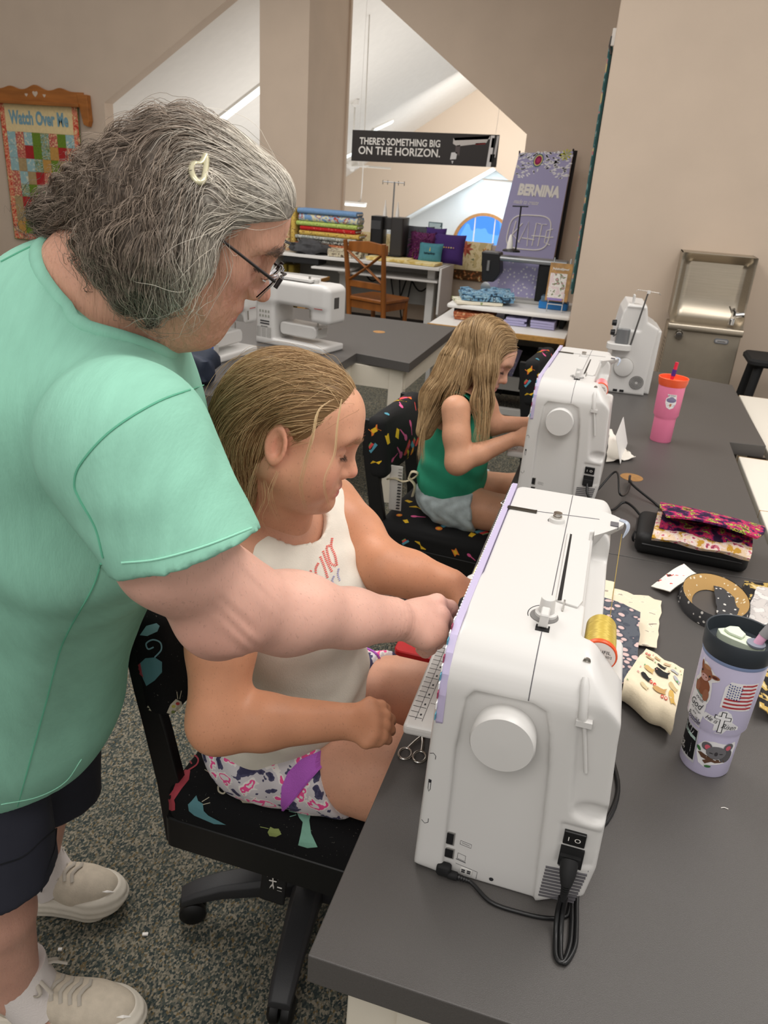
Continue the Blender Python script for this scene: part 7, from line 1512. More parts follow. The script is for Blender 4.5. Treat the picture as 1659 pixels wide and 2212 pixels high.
FB_.ell((-.85, .82, .80), (.10, .15, .10), None, '+', .03); FB_.chain([(-.80, .82, .9), (-.64, .79, 1.2), NB], [.12, .11, .06], '+', .05); FB_.cap((-.45, .65, 1.27), (-.70, .93, 1.28), .045, .045, '+', .04)
V3, F3 = FB_.mesh((-1.1, .5, .0), (-.35, 1.2, 1.45), .0075); C3 = np.tile(np.array((.60, .33, .25)), (len(V3), 1))
V, Fc, C = join_islands([(V1, F1, C1), (V2, F2, C2), (V3, F3, C3)])
wb = np_mesh('body', V - wo, Fc, skin_mat('skin_mature', .48, .75), wom, C); wb.data.materials.append(skin_mat('skin_arms', .5, .12))
if len(wb.data.polygons) == len(Fc): wb.data.polygons.foreach_set('material_index', np.r_[np.zeros(len(F1)), np.ones(len(Fc) - len(F1))].astype(np.int32))
# shirt
MINT_ = mat('mint_jersey', (142, 197, 175), .85, var=.05, vscale=90, bump=.25, bscale=500, stretch=(1, .25, .25), spec=.2); MINTS = mat('mint_stitch', (160, 226, 200), .85)
S1 = Field()
S1.ell((-.81, .815, .74), (.150, .200, .19), None, '+', .05); S1.ell((-.765, .81, .92), (.158, .198, .17), None, '+', .08); S1.ell((-.645, .80, 1.12), (.160, .200, .20), roty(.35), '+', .10)
S1.ell((-.63, .79, 1.27), (.125, .19, .14), None, '+', .08); S1.cap((-.445, .635, 1.275), (-.74, .93, 1.30), .076, .074, '+', .06); S1.ell((-.60, .785, 1.36), (.10, .10, .09), None, '+', .07)
S1.ell((-.585, .73, 1.10), (.085, .09, .085), None, '+', .06); S1.ell((-.64, .88, 1.10), (.085, .09, .085), None, '+', .06)
sd_ = unit(np.array([-.348, .600, 1.19]) - np.array([-.415, .60, 1.29])); SE = np.array([-.364, .598, 1.185])
SL = Field(); SL.cap((-.43, .605, 1.28), SE + sd_ * .03, .078, .076, '+', .0); SL.plane(SE, unit(sd_ + np.array([-.15, -.1, -.25])), .002); S1.p.append((lambda P: SL.eval(P), np.array([-.38, .60, 1.23]), .2, '+', .045))
SR = Field(); SR.cap((-.74, .94, 1.29), (-.75, 1.02, 1.13), .08, .075, '+', 0); SR.plane((-.75, 1.02, 1.14), (-.2, .35, -.9), .002); S1.p.append((lambda P: SR.eval(P), np.array([-.69, 1.0, 1.2]), .2, '+', .04))
def folds(P, d):
    x, y, z = P[..., 0], P[..., 1], P[..., 2]; q = z + 1.1 * x
    n1 = np.sin(q * 34 + 3 * np.sin(y * 14)) * np.exp(-((z - 1.10) / .12) ** 2) * .0035 + np.sin((z * .6 - x) * 46 + 2 * np.sin(y * 20 + z * 9)) * np.exp(-((z - .92) / .2) ** 2) * .0022
    s_ = (P - SE) @ sd_; n2 = np.sin((P @ unit((.5, -.6, .6))) * 95 + 2 * np.sin(s_ * 40)) * np.exp(-((s_ + .03) / .05) ** 2) * np.exp(-((x + .36) / .12) ** 2) * .0022
    return d + n1 + n2
S1.post = folds
S1.plane((-.70, .8, .605), (.22, -.25, -1), .002)
NKC = np.array([-.545, .775, 1.425]); nkn = unit((.62, .0, .78))
def neck_hole(P): q = P - NKC; a = q @ nkn; r2 = q - a[..., None] * nkn; e = unit(np.cross(nkn, (0, 1, 0))); u_ = r2 @ e; v_ = r2[..., 1]; return np.maximum(np.sqrt((u_ / 1.12) ** 2 + (v_ / 1.0) ** 2) - .098, -.03 - a)
S1.fn(lambda P: -neck_hole(P), '^', .003)
V, Fc = S1.mesh((-1.03, .45, .50), (-.25, 1.16, 1.56), .0055); sh = np_mesh('shirt', V - wo, Fc, MINT_, wom)
def rib_band(pts, r, name, m, parent, flat=.35, o=wo): mb = MB(); mb.tube([p - o for p in pts], r, 8, flat=flat); return mb.build(name, m, parent, 1.2)
e1 = unit(np.cross(nkn, (0, 1, 0))); ring = [NKC + e1 * .098 * 1.12 * math.cos(t) + np.array([0, 1, 0]) * .098 * math.sin(t) for t in np.linspace(0, 2 * math.pi, 49)]
ring = [p for p in ring]; RG = S1.snap(np.array(ring), 8, .0006); rib_band(RG, .0075, 'collar', MINT_, sh, .5)
def seam(pts, r=.0011, off=.0004, name='seam', m=None, parent=sh, field=S1, o=wo):
    Q = np.array([field.cast(CAM, _ray(*p), off, 80, 3) for p in spline(pts, 6 * len(pts))]); mb = MB(); mb.tube(Q - o, r, 5); return mb.build(name, m or mat('mint_seam', (96, 172, 142), .9), parent, 1.2)
seam([(440, 832), (340, 868), (240, 930), (175, 1000), (160, 1045), (172, 1080), (205, 1140), (222, 1205)])
seam([(218, 1218), (198, 1275), (136, 1390), (98, 1525), (38, 1742)]); seam([(75, 528), (40, 545), (2, 565)])
seam([(262, 1216), (340, 1208), (440, 1180), (544, 1140)], .0009, .0005, 'hem_stitch', MINTS); seam([(176, 1640), (140, 1690), (80, 1722), (2, 1738)], .0009, .0005, 'hem_stitch', MINTS)
# shorts, socks, shoes
NAVYS = mat('navy_shorts_cloth', (42, 44, 56), .8, var=.08, vscale=12, bump=.1, bscale=200)
SH = Field(); SH.ell((-.855, .815, .78), (.135, .185, .13), None, '+', .03)
def leg_cone(F, a, b, ra, rb): F.cap(a, b, ra, rb, '+', .04)
leg_cone(SH, np.array([-.85, .745, .76]), np.array([-.835, .71, .36]), .112, .110); leg_cone(SH, np.array([-.86, .89, .76]), np.array([-.91, .94, .36]), .112, .108)
SH.plane((-.80, .70, .42), (.25, -.2, -1), .003); SH.plane((-.76, .8, .80), (0, 0, 1), .003)
SH.post = lambda P, d: d + .003 * np.sin(P[..., 0] * 40 + P[..., 2] * 13 + 3 * np.sin(P[..., 1] * 12)) * np.clip((.8 - P[..., 2]) * 4, 0, 1)
V, Fc = SH.mesh((-1.1, .5, .33), (-.6, 1.12, .86), .007); so = np_mesh('shorts', V - wo, Fc, NAVYS, wom)
for pts in ([(0, 1868), (50, 1850), (90, 1815), (122, 1790)], [(122, 1790), (118, 1830), (105, 1870), (88, 1930)]): seam(pts, .0014, .0002, 'seam', mat('navy_seam', (20, 21, 28), .9), so, SH)
SHOE = mat('shoe_knit', (196, 184, 166), .85, var=.08, vscale=60, bump=.3, bscale=400); SOLE = mat('shoe_foam', (214, 206, 192), .6, var=.04); LACE = mat('shoe_lace', (176, 168, 156), .85); SOCK = mat('white_sock', (220, 212, 208), .9, bump=.4, bscale=300)
def shoe(heel, toe, parent, ankle):
    heel = np.array([*heel, 0.0]); toe = np.array([*toe, 0.0]); d = unit(toe - heel); L_ = np.linalg.norm(toe - heel); R = np.stack([d, np.cross((0, 0, 1), d), np.array([0, 0, 1.0])], 1)
    U = Field(); U.at(R, heel); k = L_ / .28
    U.ell((.06 * k, 0, .075), (.060, .037, .060), None, '+', .01); U.ell((.205 * k, 0, .055), (.075 * k, .046, .040), None, '+', .03); U.cap((.07 * k, 0, .085), (.19 * k, 0, .055), .040, .036, '+', .03); U.cap((.055 * k, 0, .10), (.045 * k, 0, .125), .040, .039, '+', .015)
    U.ell((.05 * k, 0, .150), (.036, .030, .05), None, '-', .006); U.plane((0, 0, .036), (0, 0, -1), .003); U.at()
    V, Fc = U.mesh(np.minimum(heel, toe) - .09, np.maximum(heel, toe) + np.array([.09, .09, .18]), .0035); up = np_mesh('shoe', V - wo, Fc, SHOE, parent)
    S = Field(); S.at(R, heel); S.cap((.045 * k, 0, .028), (.10 * k, 0, .026), .050, .046, '+', .01); S.cap((.10 * k, 0, .026), (.215 * k, 0, .030), .046, .054, '+', .02); S.ell((.235 * k, 0, .034), (.062, .050, .05), None, '+', .02); S.plane((0, 0, .052), (-.06, 0, 1), .004); S.plane((0, 0, .001), (0, 0, -1), .004); S.plane((.235 * k, 0, .004), (.45, 0, -1), .01)
    S.post = lambda P, dd: dd + .0012 * np.sin(P[..., 2] * 420); S.at(); V, Fc = S.mesh(np.minimum(heel, toe) - .09, np.maximum(heel, toe) + np.array([.09, .09, .09]), .0038); np_mesh('sole', V - wo, Fc, SOLE, up)
    T = lambda x, y, z: heel + R @ np.array([x * k, y, z]); top = lambda x, y: U.cast(T(x, y, .25), (0, 0, -1), .001)
    for q in range(6):
        x = .095 + q * .017; mb = MB(); mb.tube([top(x + .006, -.026) - wo, top(x, -.012) - wo + np.array([0, 0, .002]), top(x + .004, .0) - wo + np.array([0, 0, .003]), top(x + .01, .012) - wo + np.array([0, 0, .002]), top(x + .006, .026) - wo], .0038, 6, flat=.45); mb.build('lace', LACE, up, 1.2)
    for s_ in (-1, 1):
        b0 = top(.09, 0) - wo + np.array([0, 0, .005]); lp_ = [b0, b0 + R @ np.array([.015, s_ * .018, .006]), b0 + R @ np.array([.035, s_ * .034, -.008]), b0 + R @ np.array([.022, s_ * .036, -.014]), b0 + R @ np.array([.005, s_ * .015, .0])]
        mb = MB(); mb.tube(spline(lp_, 18), .0036, 6, flat=.5); mb.tube(spline([b0, b0 + R @ np.array([.03, s_ * .02, .002]), b0 + R @ np.array([.055, s_ * .03, -.012])], 8), .0036, 6, flat=.5); mb.build('lace_bow', LACE, up, 1.2)
    mb = MB(); c = U.cast(T(.262, -.022, .2), (0, 0, -1), .0008); mb.tube([c - R @ np.array([.016, .004, -.003]) - wo, c - wo, c + R @ np.array([.012, .005, -.006]) - wo], [.0012, .0035, .001], 6, flat=.4); mb.build('toe_reflector', SWHT, up)
    mb = MB(); mb.tube([ankle - wo + np.array([.035, .006, -.075]), ankle - wo + np.array([.016, .003, -.04]), ankle - wo + np.array([.002, 0, 0]), ankle - wo + np.array([-.003, 0, .03])], [.050, .052, .0515, .0515], 24); mb.build('sock', SOCK, parent, 1.0)
shoe((-.915, .733), (-.630, .798), wom, np.array([-.842, .745, .125])); shoe((-1.085, .955), (-.82, 1.018), wom, np.array([-.998, .98, .125]))
# glasses, hair clip, earring, brows
GR = HW; gp = lambda x, y, z: HWC + GR @ np.array([x, y, z]) * HWS - wo; DKM = mat('dark_gunmetal', (52, 46, 46), .35, metal=.7)
gl = link('glasses', bpy.data.meshes.new('glasses'), None, wom)
for q in (-1, 1): mb = MB(); mb.tube([gp(.108, q * .066, -.006), gp(.07, q * .074, .0), gp(.0, q * .080, .010), gp(-.03, q * .079, .0)], [.0020, .0016, .0015, .0012], 8); mb.build('temple_arm', DKM, gl, 1.2)
mb = MB()
for q in (-1, 1): mb.tube([gp(.111, q * .067, -.0045), gp(.1135, q * .050, -.0015), gp(.1155, q * .032, -.0015), gp(.1145, q * .015, -.004)], .0015, 8)
mb.tube([gp(.1145, -.015, -.004), gp(.119, 0, -.001), gp(.1145, .015, -.004)], .0015, 8)
for q in (-1, 1): mb.tube([gp(.1115, q * .0675, -.012), gp(.1125, q * .0672, .001)], .0028, 6)
mb.build('brow_bar', DKM, gl, 1.2)
for q in (-1, 1):
    mb = MB(); G_ = []
    for f in np.linspace(0, 1, 8):
        row = []
        for a in np.linspace(-1, 1, 9): row.append(gp(.1125 - .010 * f - .004 * a * a, q * (.0405 + .0255 * a * (1 - .25 * f ** 3)), -.003 - .036 * f * (1 - .10 * a * a)))
        G_.append(row)
    mb.sheet(G_, .0014); mb.build('lens', mat('lens_glass', (240, 240, 248), .03, trans=1.0, ior=1.12), gl, 1.2)
    mb = MB(); mb.tube([gp(.111, q * .012, -.008), gp(.104, q * .011, -.014), gp(.099, q * .011, -.020)], .0009, 6); mb.lathe([(.0035, 0), (.003, .0015)], gp(.098, q * .0115, -.021), 10, GR); mb.build('nose_pad', MET, gl)
# hair volume
HV = Field(); HVS = .86; HV.at(HW, HWC, HVS)
HV.ell((-.016, 0, .034), (.104, .087, .080), None, '+', .01); HV.ell((-.068, 0, -.02), (.068, .088, .078), None, '+', .02); HV.ell((.052, 0, .062), (.045, .068, .044), None, '+', .02)
HV.at()
for px, py, D_, r_ in ((305, 450, .80, .054), (228, 460, .86, .050), (170, 478, .875, .038), (330, 545, .78, .050), (378, 545, .785, .038), (335, 600, .795, .040), (270, 540, .81, .046), (385, 490, .775, .036), (365, 630, .81, .024), (122, 482, .885, .022), (255, 400, .88, .046), (420, 440, .775, .035)):
    HV.ell(A_(px, py, D_), (r_, r_, r_ * .9), None, '+', .014)
rsn = np.random.RandomState(11)
HV.at(HW, HWC, HWS); HV.ell((.088, 0, -.030), (.068, .100, .086), roty(-.35), '-', .016); HV.ell((.046, 0, -.105), (.068, .12, .085), None, '-', .02); HV.at()
def curly(P, d):
    Lp = (P - HWC) @ HW; m = 1 / (1 + np.exp((Lp[..., 0] + .03 + .35 * (Lp[..., 2] + .0)) / .016)); return d + m * .0045 * (np.sin(P[..., 0] * 150 + 3 * np.sin(P[..., 2] * 70)) * np.sin(P[..., 2] * 170 + 2 * np.sin(P[..., 1] * 90)))
HV.post = curly
V, Fc = HV.mesh(HWC - .26, HWC + .17, .0036); Lp = (V - HWC) @ HW
def grey(Lp, rs, n):
    f = 1 / (1 + np.exp(-(Lp[:, 0] - .004 + .22 * Lp[:, 2] + rs.normal(0, .012, n)) / .012)); dark = np.array((.205, .158, .122)); lt_ = np.array((.64, .59, .51)); c = dark + (lt_ - dark) * f[:, None]; return c * rs.uniform(.55, 1.5, (n, 1))
C = grey(Lp, rsn, len(V)) * .45; hb_ = np_mesh('hair', V - wo, Fc, mat('hair_grey', None, .5, attr='Col', spec=.3), wom, C)
gd = [[(632, 405, .80), (585, 345, .79), (520, 305, .775), (450, 290, .77), (370, 300, .78), (290, 345, .80), (220, 410, .83), (150, 470, .86)], [(625, 430, .79), (570, 405, .765), (510, 380, .75), (455, 365, .745), (425, 372, .745), (405, 420, .745), (390, 480, .745)],
      [(590, 470, .785), (530, 455, .76), (480, 430, .745), (445, 400, .742), (428, 410, .742), (425, 460, .745), (425, 510, .76), (405, 560, .765)], [(530, 500, .77), (480, 490, .755), (445, 480, .75), (425, 510, .75), (410, 560, .76), (385, 610, .775)],
      [(420, 400, .74), (380, 440, .74), (360, 500, .74), (350, 560, .745), (340, 620, .765), (350, 680, .79)], [(360, 330, .775), (320, 400, .76), (300, 470, .76), (290, 530, .77), (310, 600, .78)], [(300, 330, .82), (240, 400, .82), (200, 450, .83), (130, 480, .86), (80, 470, .885)], [(250, 330, .86), (190, 390, .86), (140, 440, .87), (85, 465, .89)], [(560, 335, .84), (470, 250, .84), (400, 232, .845), (320, 250, .86), (250, 300, .88), (190, 370, .89)]]
guides = [[A_(*p) for p in g_] for g_ in gd]
smooth = V[(Lp[:, 0] > -.035)]; back = V[Lp[:, 0] <= .005]
P1_ = comb(HV, smooth, guides, 2600, .15, 20, .0005, .006, .10, .0012, 40, 1); P2_ = comb(HV, back, guides, 2500, .13, 22, .001, .010, .16, .0060, 70, 2); P3_ = comb(HV, V, guides, 260, .14, 18, .006, .022, .5, .006, 60, 3)
P3_ = np.concatenate([P3_, np.repeat(P3_[:, -1:], 0, 1)], 1); parts = []
for P_, r_ in ((P1_, .00034), (P2_, .00036), (P3_, .00024)):
    n, m, _ = P_.shape; Lq = (P_[:, m // 3] - HWC) @ HW; c = grey(Lq, rsn, n); parts.append(strands_mesh(P_, np.full(n, r_) * rsn.uniform(.7, 1.4, n), np.repeat(c[:, None], m, 1).reshape(-1, 3) * np.tile(np.interp(np.linspace(0, 1, m), [0, .3, 1], [.8, 1, 1.12]), n)[:, None]))
Vh, Fh, Ch = join_islands(parts); np_mesh('hair_strands', Vh - wo, Fh, mat('hair_grey'), hb_, Ch, kind='stuff')
cpts = [HV.cast(CAM, _ray(*p), .005, 60, 2) - wo for p in ((444, 334), (434, 352), (420, 352), (413, 362), (416, 378), (424, 390), (432, 394), (440, 388), (444, 370), (447, 345), (444, 334))]
mb = MB(); mb.tube(spline(cpts, 36), .0032, 8, flat=.7); mb.build('hair_clip', mat('champagne_clip', (206, 200, 168), .3, metal=.5), wom, 1.2)
def face_hairs(L_pts, R, c, s, n, ln, spread, colr, rad, name, parent, field, o, up=(.2, 0, 1), seed=0):
    rs = np.random.RandomState(seed); S = spline(L_pts, 40); out = []
    for _ in range(n):
        p = S[rs.randint(len(S))] + rs.normal(0, spread, 3); d = unit(np.array(up) + rs.normal(0, .25, 3)); q = np.array([p + d * ln * t for t in np.linspace(0, 1, 5)]); out.append(c + (q @ R.T) * s)
    P_ = np.array(out); P_ = np.stack([field.snap(P_[:, k], 4, .0006 + .0007 * k) for k in range(5)], 1) if field is not None else P_
    Vh, Fh, Ch = strands_mesh(P_, np.full(n, rad), np.tile(np.array(colr), (n, 1))); return np_mesh(name, Vh - o, Fh, mat('face_hair', None, .6, attr='Col'), parent, Ch, kind='stuff')
for q in (-1, 1): face_hairs([(.080, q * .045, .018), (.089, q * .030, .022), (.094, q * .014, .018)], HW, HWC, HWS, 90, .009, .0016, (.17, .11, .08), .00025, 'eyebrow', wom, F, wo, (.1, q * -.6, .5))
for q in (-1, 1): face_hairs([(.0835, q * .024, -.008), (.0845, q * .033, -.0085), (.078, q * .0435, -.008)], HW, HWC, HWS, 40, .006, .0004, (.03, .02, .02), .0002, 'eyelashes', wom, None, wo, (.8, q * .3, -.55))
# ---------------------------------------------------------------- the girl in the white shirt
def relax(a, b, f): return np.array(a) + (np.array(b) - np.array(a)) * f
def hand(F, W, K, up, out, r=.0095, curl=.6, k=.006, ln=.062, thumb=1):
    """a five-fingered hand: wrist W, middle knuckle K, back of the hand facing UP, fingers spread along OUT"""
    f = unit(K - W); up = unit(up - f * (up @ f)); s_ = np.cross(f, up) if out > 0 else np.cross(up, f)
    for q in range(4):
        m = K + s_ * (q - 1.5) * r * 1.75 - f * abs(q - 1.2) * .003; F.cap(W + (m - W) * .15, m, r * 1.55, r * 1.12, '+', .012)
        L_ = ln * (.92, 1.0, .94, .76)[q]; d1 = unit(f - up * curl * .55); d2 = unit(f - up * curl * 1.5); d3 = unit(f - up * curl * 2.6)
        a = m + d1 * L_ * .45; b = a + d2 * L_ * .33; finger(F, [m, a, b, b + d3 * L_ * .24], r, r * .72, k)
    t0 = W + (K - W) * .22 - s_ * thumb * r * 1.6; t1 = t0 + unit(f * .9 - s_ * thumb * .8 - up * .3) * ln * .48; finger(F, [t0, t1, t1 + unit(f - up * .35) * ln * .42], r * 1.3, r * .8, .01)
GS, GLIP, GF = (.64, .325, .205), (.56, .17, .16), (.64, .235, .165)
g1 = thing('person', 'girl in a white sleeveless shirt with tied-back blonde hair, seated at the nearest machine', 'person', (-.47, 1.08, 0)); go = np.array(g1.location)
HG = rotz(math.radians(13)) @ roty(math.radians(15)) @ rotx(math.radians(-3)); HGS = .97; HGC = atd(736, 976, 1.075) - HG @ np.array([.078, -.033, -.004]) * HGS
F = Field(); add_head(F, HG, HGC, HGS, 'child', (-1, 1)); NB1 = HGC + np.array([-.055, .035, -.165])
F.cap(HGC + HG @ np.array([-.022, 0, -.05]), NB1, .048, .055, '+', .025); F.cap(HGC + HG @ np.array([.020, 0, -.088]), NB1 + np.array([.03, -.01, .02]), .032, .045, '+', .03); F.ell(NB1 + np.array([.0, .0, -.06]), (.08, .11, .05), None, '+', .04)
V1, F1 = F.mesh(HGC - np.array([.2, .17, .26]), HGC + .15, .0025); C1 = head_colour(V1, HG, HGC, HGS, GS, GLIP, GF)
SR1 = np.array([-.475, .885, 1.0]); SL1 = np.array([-.415, 1.165, 1.005]); ER1 = atd(472, 1560, 1.10); WR1 = atd(745, 1558, 1.115); KR1 = atd(808, 1553, 1.125); EL1 = atd(826, 1225, 1.235); WL1 = atd(972, 1262, 1.235); KL1 = atd(1035, 1292, 1.235)
FA1 = Field(); FA1.chain([SR1, relax(SR1, ER1, .5), ER1], [.050, .048, .042], '+', .02); FA1.chain([ER1, relax(ER1, WR1, .35), WR1], [.041, .040, .026], '+', .025); hand(FA1, WR1, KR1, np.array([-.1, -.55, .85]), 1, .0092, .9, .005, .052, -1)
FA1.chain([SL1, relax(SL1, EL1, .5), EL1], [.050, .044, .039], '+', .02); FA1.chain([EL1, relax(EL1, WL1, .4), WL1], [.039, .037, .026], '+', .02); hand(FA1, WL1, KL1, np.array([0, -.2, 1.0]), 1, .0092, .35, .005, .056, -1)
V2, F2 = FA1.mesh((-.62, .74, .62), (-.05, 1.35, 1.07), .0034)
HP1 = np.array([-.49, 1.09, .575]); TR = [np.array([-.47, 1.015, .565]), np.array([-.25, 1.035, .565]), np.array([-.06, 1.03, .55])]; TL = [np.array([-.45, 1.17, .575]), np.array([-.23, 1.26, .575]), np.array([-.04, 1.30, .555])]
FB1 = Field()
for q in (TR, TL): FB1.chain(q, [.088, .080, .062], '+', .03); FB1.chain([q[2], q[2] + np.array([.0, 0, -.22]), q[2] + np.array([.01, 0, -.45])], [.058, .052, .036], '+', .03); FB1.cap(q[2] + np.array([-.02, 0, -.5]), q[2] + np.array([.12, 0, -.515]), .034, .03, '+', .03)
FB1.ell(HP1, (.12, .15, .10), None, '+', .04); FB1.chain([HP1, (-.46, 1.05, .80), NB1 - np.array([0, 0, .06])], [.11, .10, .08], '+', .05); FB1.cap(SR1, SL1, .05, .05, '+', .04)
V3, F3 = FB1.mesh((-.65, .85, .0), (.12, 1.42, 1.02), .0065)
parts = [(V1, F1, C1)] + [(v, f, np.tile(np.array(c), (len(v), 1))) for v, f, c in ((V2, F2, (.57, .265, .15)), (V3, F3, (.60, .31, .205)))]
V, Fc, C = join_islands(parts); np_mesh('body', V - go, Fc, skin_mat('skin_young', .45), g1, C)
WSH = mat('white_jersey', (226, 219, 206), .9, var=.04, vscale=30, bump=.25, bscale=450, spec=.15)
T1 = Field(); T1.ell((-.485, 1.085, .60), (.125, .160, .095), None, '+', .04); T1.ell((-.44, 1.07, .70), (.135, .160, .13), None, '+', .06); T1.ell((-.435, 1.045, .87), (.118, .150, .16), roty(.1), '+', .08); T1.cap(SR1 + np.array([.02, .035, -.02]), SL1 + np.array([0, -.02, -.015]), .062, .062, '+', .06); T1.ell((-.385, 1.06, .90), (.09, .12, .08), None, '+', .06)
T1.cap(SR1 + np.array([-.1, -.13, -.02]), SR1 + np.array([.10, -.075, -.03]), .085, .085, '-', .01); T1.ell(SL1 + np.array([.03, .085, -.01]), (.10, .085, .09), None, '-', .01)
n1 = unit(np.array([.35, -.05, .93])); c1_ = NB1 + np.array([.014, 0, -.022])
def nk1(P): q = P - c1_; a = q @ n1; r2 = np.sqrt(np.maximum((q * q).sum(-1) - a * a, 0)); return np.maximum(r2 - .071, -.05 - a)
T1.fn(lambda P: -nk1(P), '^', .003); T1.plane((-.45, 1.05, .535), (-.25, -.1, -1), .003)
T1.post = lambda P, d: d + .0030 * np.sin(P[..., 2] * 75 + P[..., 0] * 55 + 3 * np.sin(P[..., 1] * 22)) * np.exp(-((P[..., 2] - .68) / .08) ** 2) + .0016 * np.sin((P[..., 2] - P[..., 0]) * 85 + 2 * np.sin(P[..., 1] * 30)) * np.exp(-((P[..., 2] - .95) / .07) ** 2)
V, Fc = T1.mesh((-.66, .83, .48), (-.25, 1.28, 1.1), .005); ts = np_mesh('shirt', V - go, Fc, WSH, g1)
mb = MB(); CORL, PERI = (.78, .12, .10), (.36, .36, .62)
def dash(pts, w_, c):
    S, Nn = strokepts(pts, w_); L_ = np.concatenate([[0], np.cumsum(np.linalg.norm(np.diff(S, axis=0), axis=1))]); s0 = 0
    while s0 < L_[-1] - 1.5:
        a = [np.array([np.interp(x, L_, S[:, k]) for k in (0, 1)]) for x in (s0, s0 + 2.2)]; n_ = [np.array([np.interp(x, L_, Nn[:, k]) for k in (0, 1)]) for x in (s0, s0 + 2.2)]
        decal_px(mb, None, T1, [a[0] + n_[0], a[0] - n_[0], a[1] - n_[1], a[1] + n_[1]], c, .0012, 0, go); s0 += 4.2
for st in ([(718, 1162), (716, 1180), (724, 1200), (728, 1222)], [(712, 1178), (706, 1184), (714, 1215), (726, 1222)], [(698, 1190), (706, 1212), (718, 1236)], [(692, 1202), (700, 1222), (708, 1248)], [(688, 1216), (682, 1230), (686, 1252), (696, 1258)], [(672, 1232), (668, 1244), (676, 1250)], [(694, 1246), (702, 1264)]): dash(st, 2.6, CORL)
for st in ([(732, 1228), (730, 1240), (734, 1254)], [(722, 1244), (718, 1254), (724, 1268)], [(712, 1258), (716, 1270)]): dash(st, 2.0, PERI)
mb.build('shirt_print', COLM, ts, colour=True, kind='stuff')
def seam1(pts, field, par, o, name, m, r=.0008): Q = cast_many(field, CAM, np.array([unit(_ray(*p)) for p in spline(pts, 6 * len(pts))]), .0004); mb = MB(); mb.tube(Q - o, r, 5); return mb.build(name, m, par, 1.2)
ring = []
e1 = unit(np.cross(n1, (0, 1, 0))); e2 = np.cross(n1, e1); RG = T1.snap(np.array([c1_ + .074 * (e1 * math.cos(t) + e2 * math.sin(t)) for t in np.linspace(0, 6.283, 41)]), 8, .0005); rib_band(RG, .006, 'collar', WSH, ts, .5, go)
TIE = ramp_mat('tie_dye_shorts', [(0, (58, 56, 84)), (.40, (74, 72, 100)), (.44, (206, 200, 204)), (.54, (232, 226, 222)), (.585, (236, 84, 148)), (.63, (226, 220, 220))], 26, .8, detail=3); PURP = mat('orchid_mesh', (176, 92, 190), .8, bump=.5, bscale=500)
S_1 = Field(); S_1.ell(HP1 + np.array([0, 0, .0]), (.128, .165, .095), None, '+', .03); S_1.cap(TR[0], relax(TR[0], TR[1], .62), .096, .094, '+', .03); S_1.cap(TL[0], relax(TL[0], TL[1], .75), .096, .092, '+', .03); S_1.plane((-.31, 1.04, .56), (1, -.12, .42), .004)
S_1.post = lambda P, d: d + .0015 * np.sin(P[..., 0] * 90 + P[..., 2] * 50)
V, Fc = S_1.mesh((-.66, .88, .44), (-.14, 1.40, .70), .005); sh1 = np_mesh('shorts', V - go, Fc, TIE, g1)
mb = MB(); decal_px(mb, None, S_1, [(742, 1604), (700, 1618), (650, 1640), (622, 1668), (608, 1700), (606, 1740), (612, 1752), (640, 1720), (672, 1680), (715, 1635)], (1, 1, 1), .0014, 0, go); mb.build('side_panel', PURP, sh1, kind='stuff')
seam1([(595, 1764), (625, 1735), (660, 1692), (700, 1648), (738, 1612)], S_1, sh1, go, 'hem_trim', PURP, .003); seam1([(790, 1400), (815, 1415), (830, 1450), (834, 1495)], S_1, sh1, go, 'hem_trim', PURP, .003)
# hair
def blonde(V, rs, n, lo_, hi_, p=1.0): t = rs.uniform(0, 1, n) ** p; return np.array(lo_) + (np.array(hi_) - np.array(lo_)) * t[:, None]
H1 = Field(); H1.at(HG, HGC, HGS); H1.ell((-.012, 0, .028), (.096, .078, .077), None, '+', .01); H1.ell((-.055, 0, -.010), (.064, .078, .078), None, '+', .015); H1.ell((-.075, 0, -.065), (.040, .050, .060), None, '+', .02); H1.ell((.032, 0, .056), (.045, .058, .042), None, '+', .012)
H1.ell((.086, 0, -.018), (.058, .085, .092), roty(-.62), '-', .012); H1.ell((.026, 0, -.085), (.050, .10, .078), None, '-', .015); H1.ell((-.008, -.085, -.014), (.024, .022, .038), None, '-', .008); H1.at(); H1.cap(atd(528, 950, 1.10), atd(512, 1075, 1.11), .038, .022, '+', .02); H1.cap(atd(560, 900, 1.10), atd(528, 960, 1.10), .045, .04, '+', .02)
V, Fc = H1.mesh(HGC - .19, HGC + .15, .0036); rs = np.random.RandomState(5); C = np.tile(np.array((.20, .115, .05)), (len(V), 1)); hb1 = np_mesh('hair', V - go, Fc, mat('hair_blonde', None, .45, attr='Col', spec=.3), g1, C)
A_ = lambda *p: atd(*p)
gd = [[(750, 860, 1.06), (690, 830, 1.04), (620, 825, 1.02), (560, 850, 1.02), (510, 900, 1.05), (490, 960, 1.08)], [(720, 880, 1.0), (660, 885, .99), (600, 890, .98), (545, 915, .99), (505, 960, 1.03), (500, 1010, 1.06)], [(690, 915, .985), (640, 930, .975), (590, 930, .97), (545, 960, .99), (515, 1010, 1.03), (510, 1060, 1.06)], [(720, 830, 1.12), (650, 785, 1.10), (580, 790, 1.10), (525, 840, 1.10), (490, 910, 1.12)], [(570, 945, .98), (545, 990, 1.0), (530, 1040, 1.03), (528, 1090, 1.06)], [(520, 920, 1.08), (500, 980, 1.08), (510, 1040, 1.08), (505, 1100, 1.09)]]
guides = [[A_(*p) for p in g_] for g_ in gd]; P1_ = comb(H1, V, guides, 3000, .16, 18, .0004, .0055, .07, .0014, 30, 7); P2_ = comb(H1, V, guides, 150, .15, 16, .005, .018, .35, .004, 40, 8)
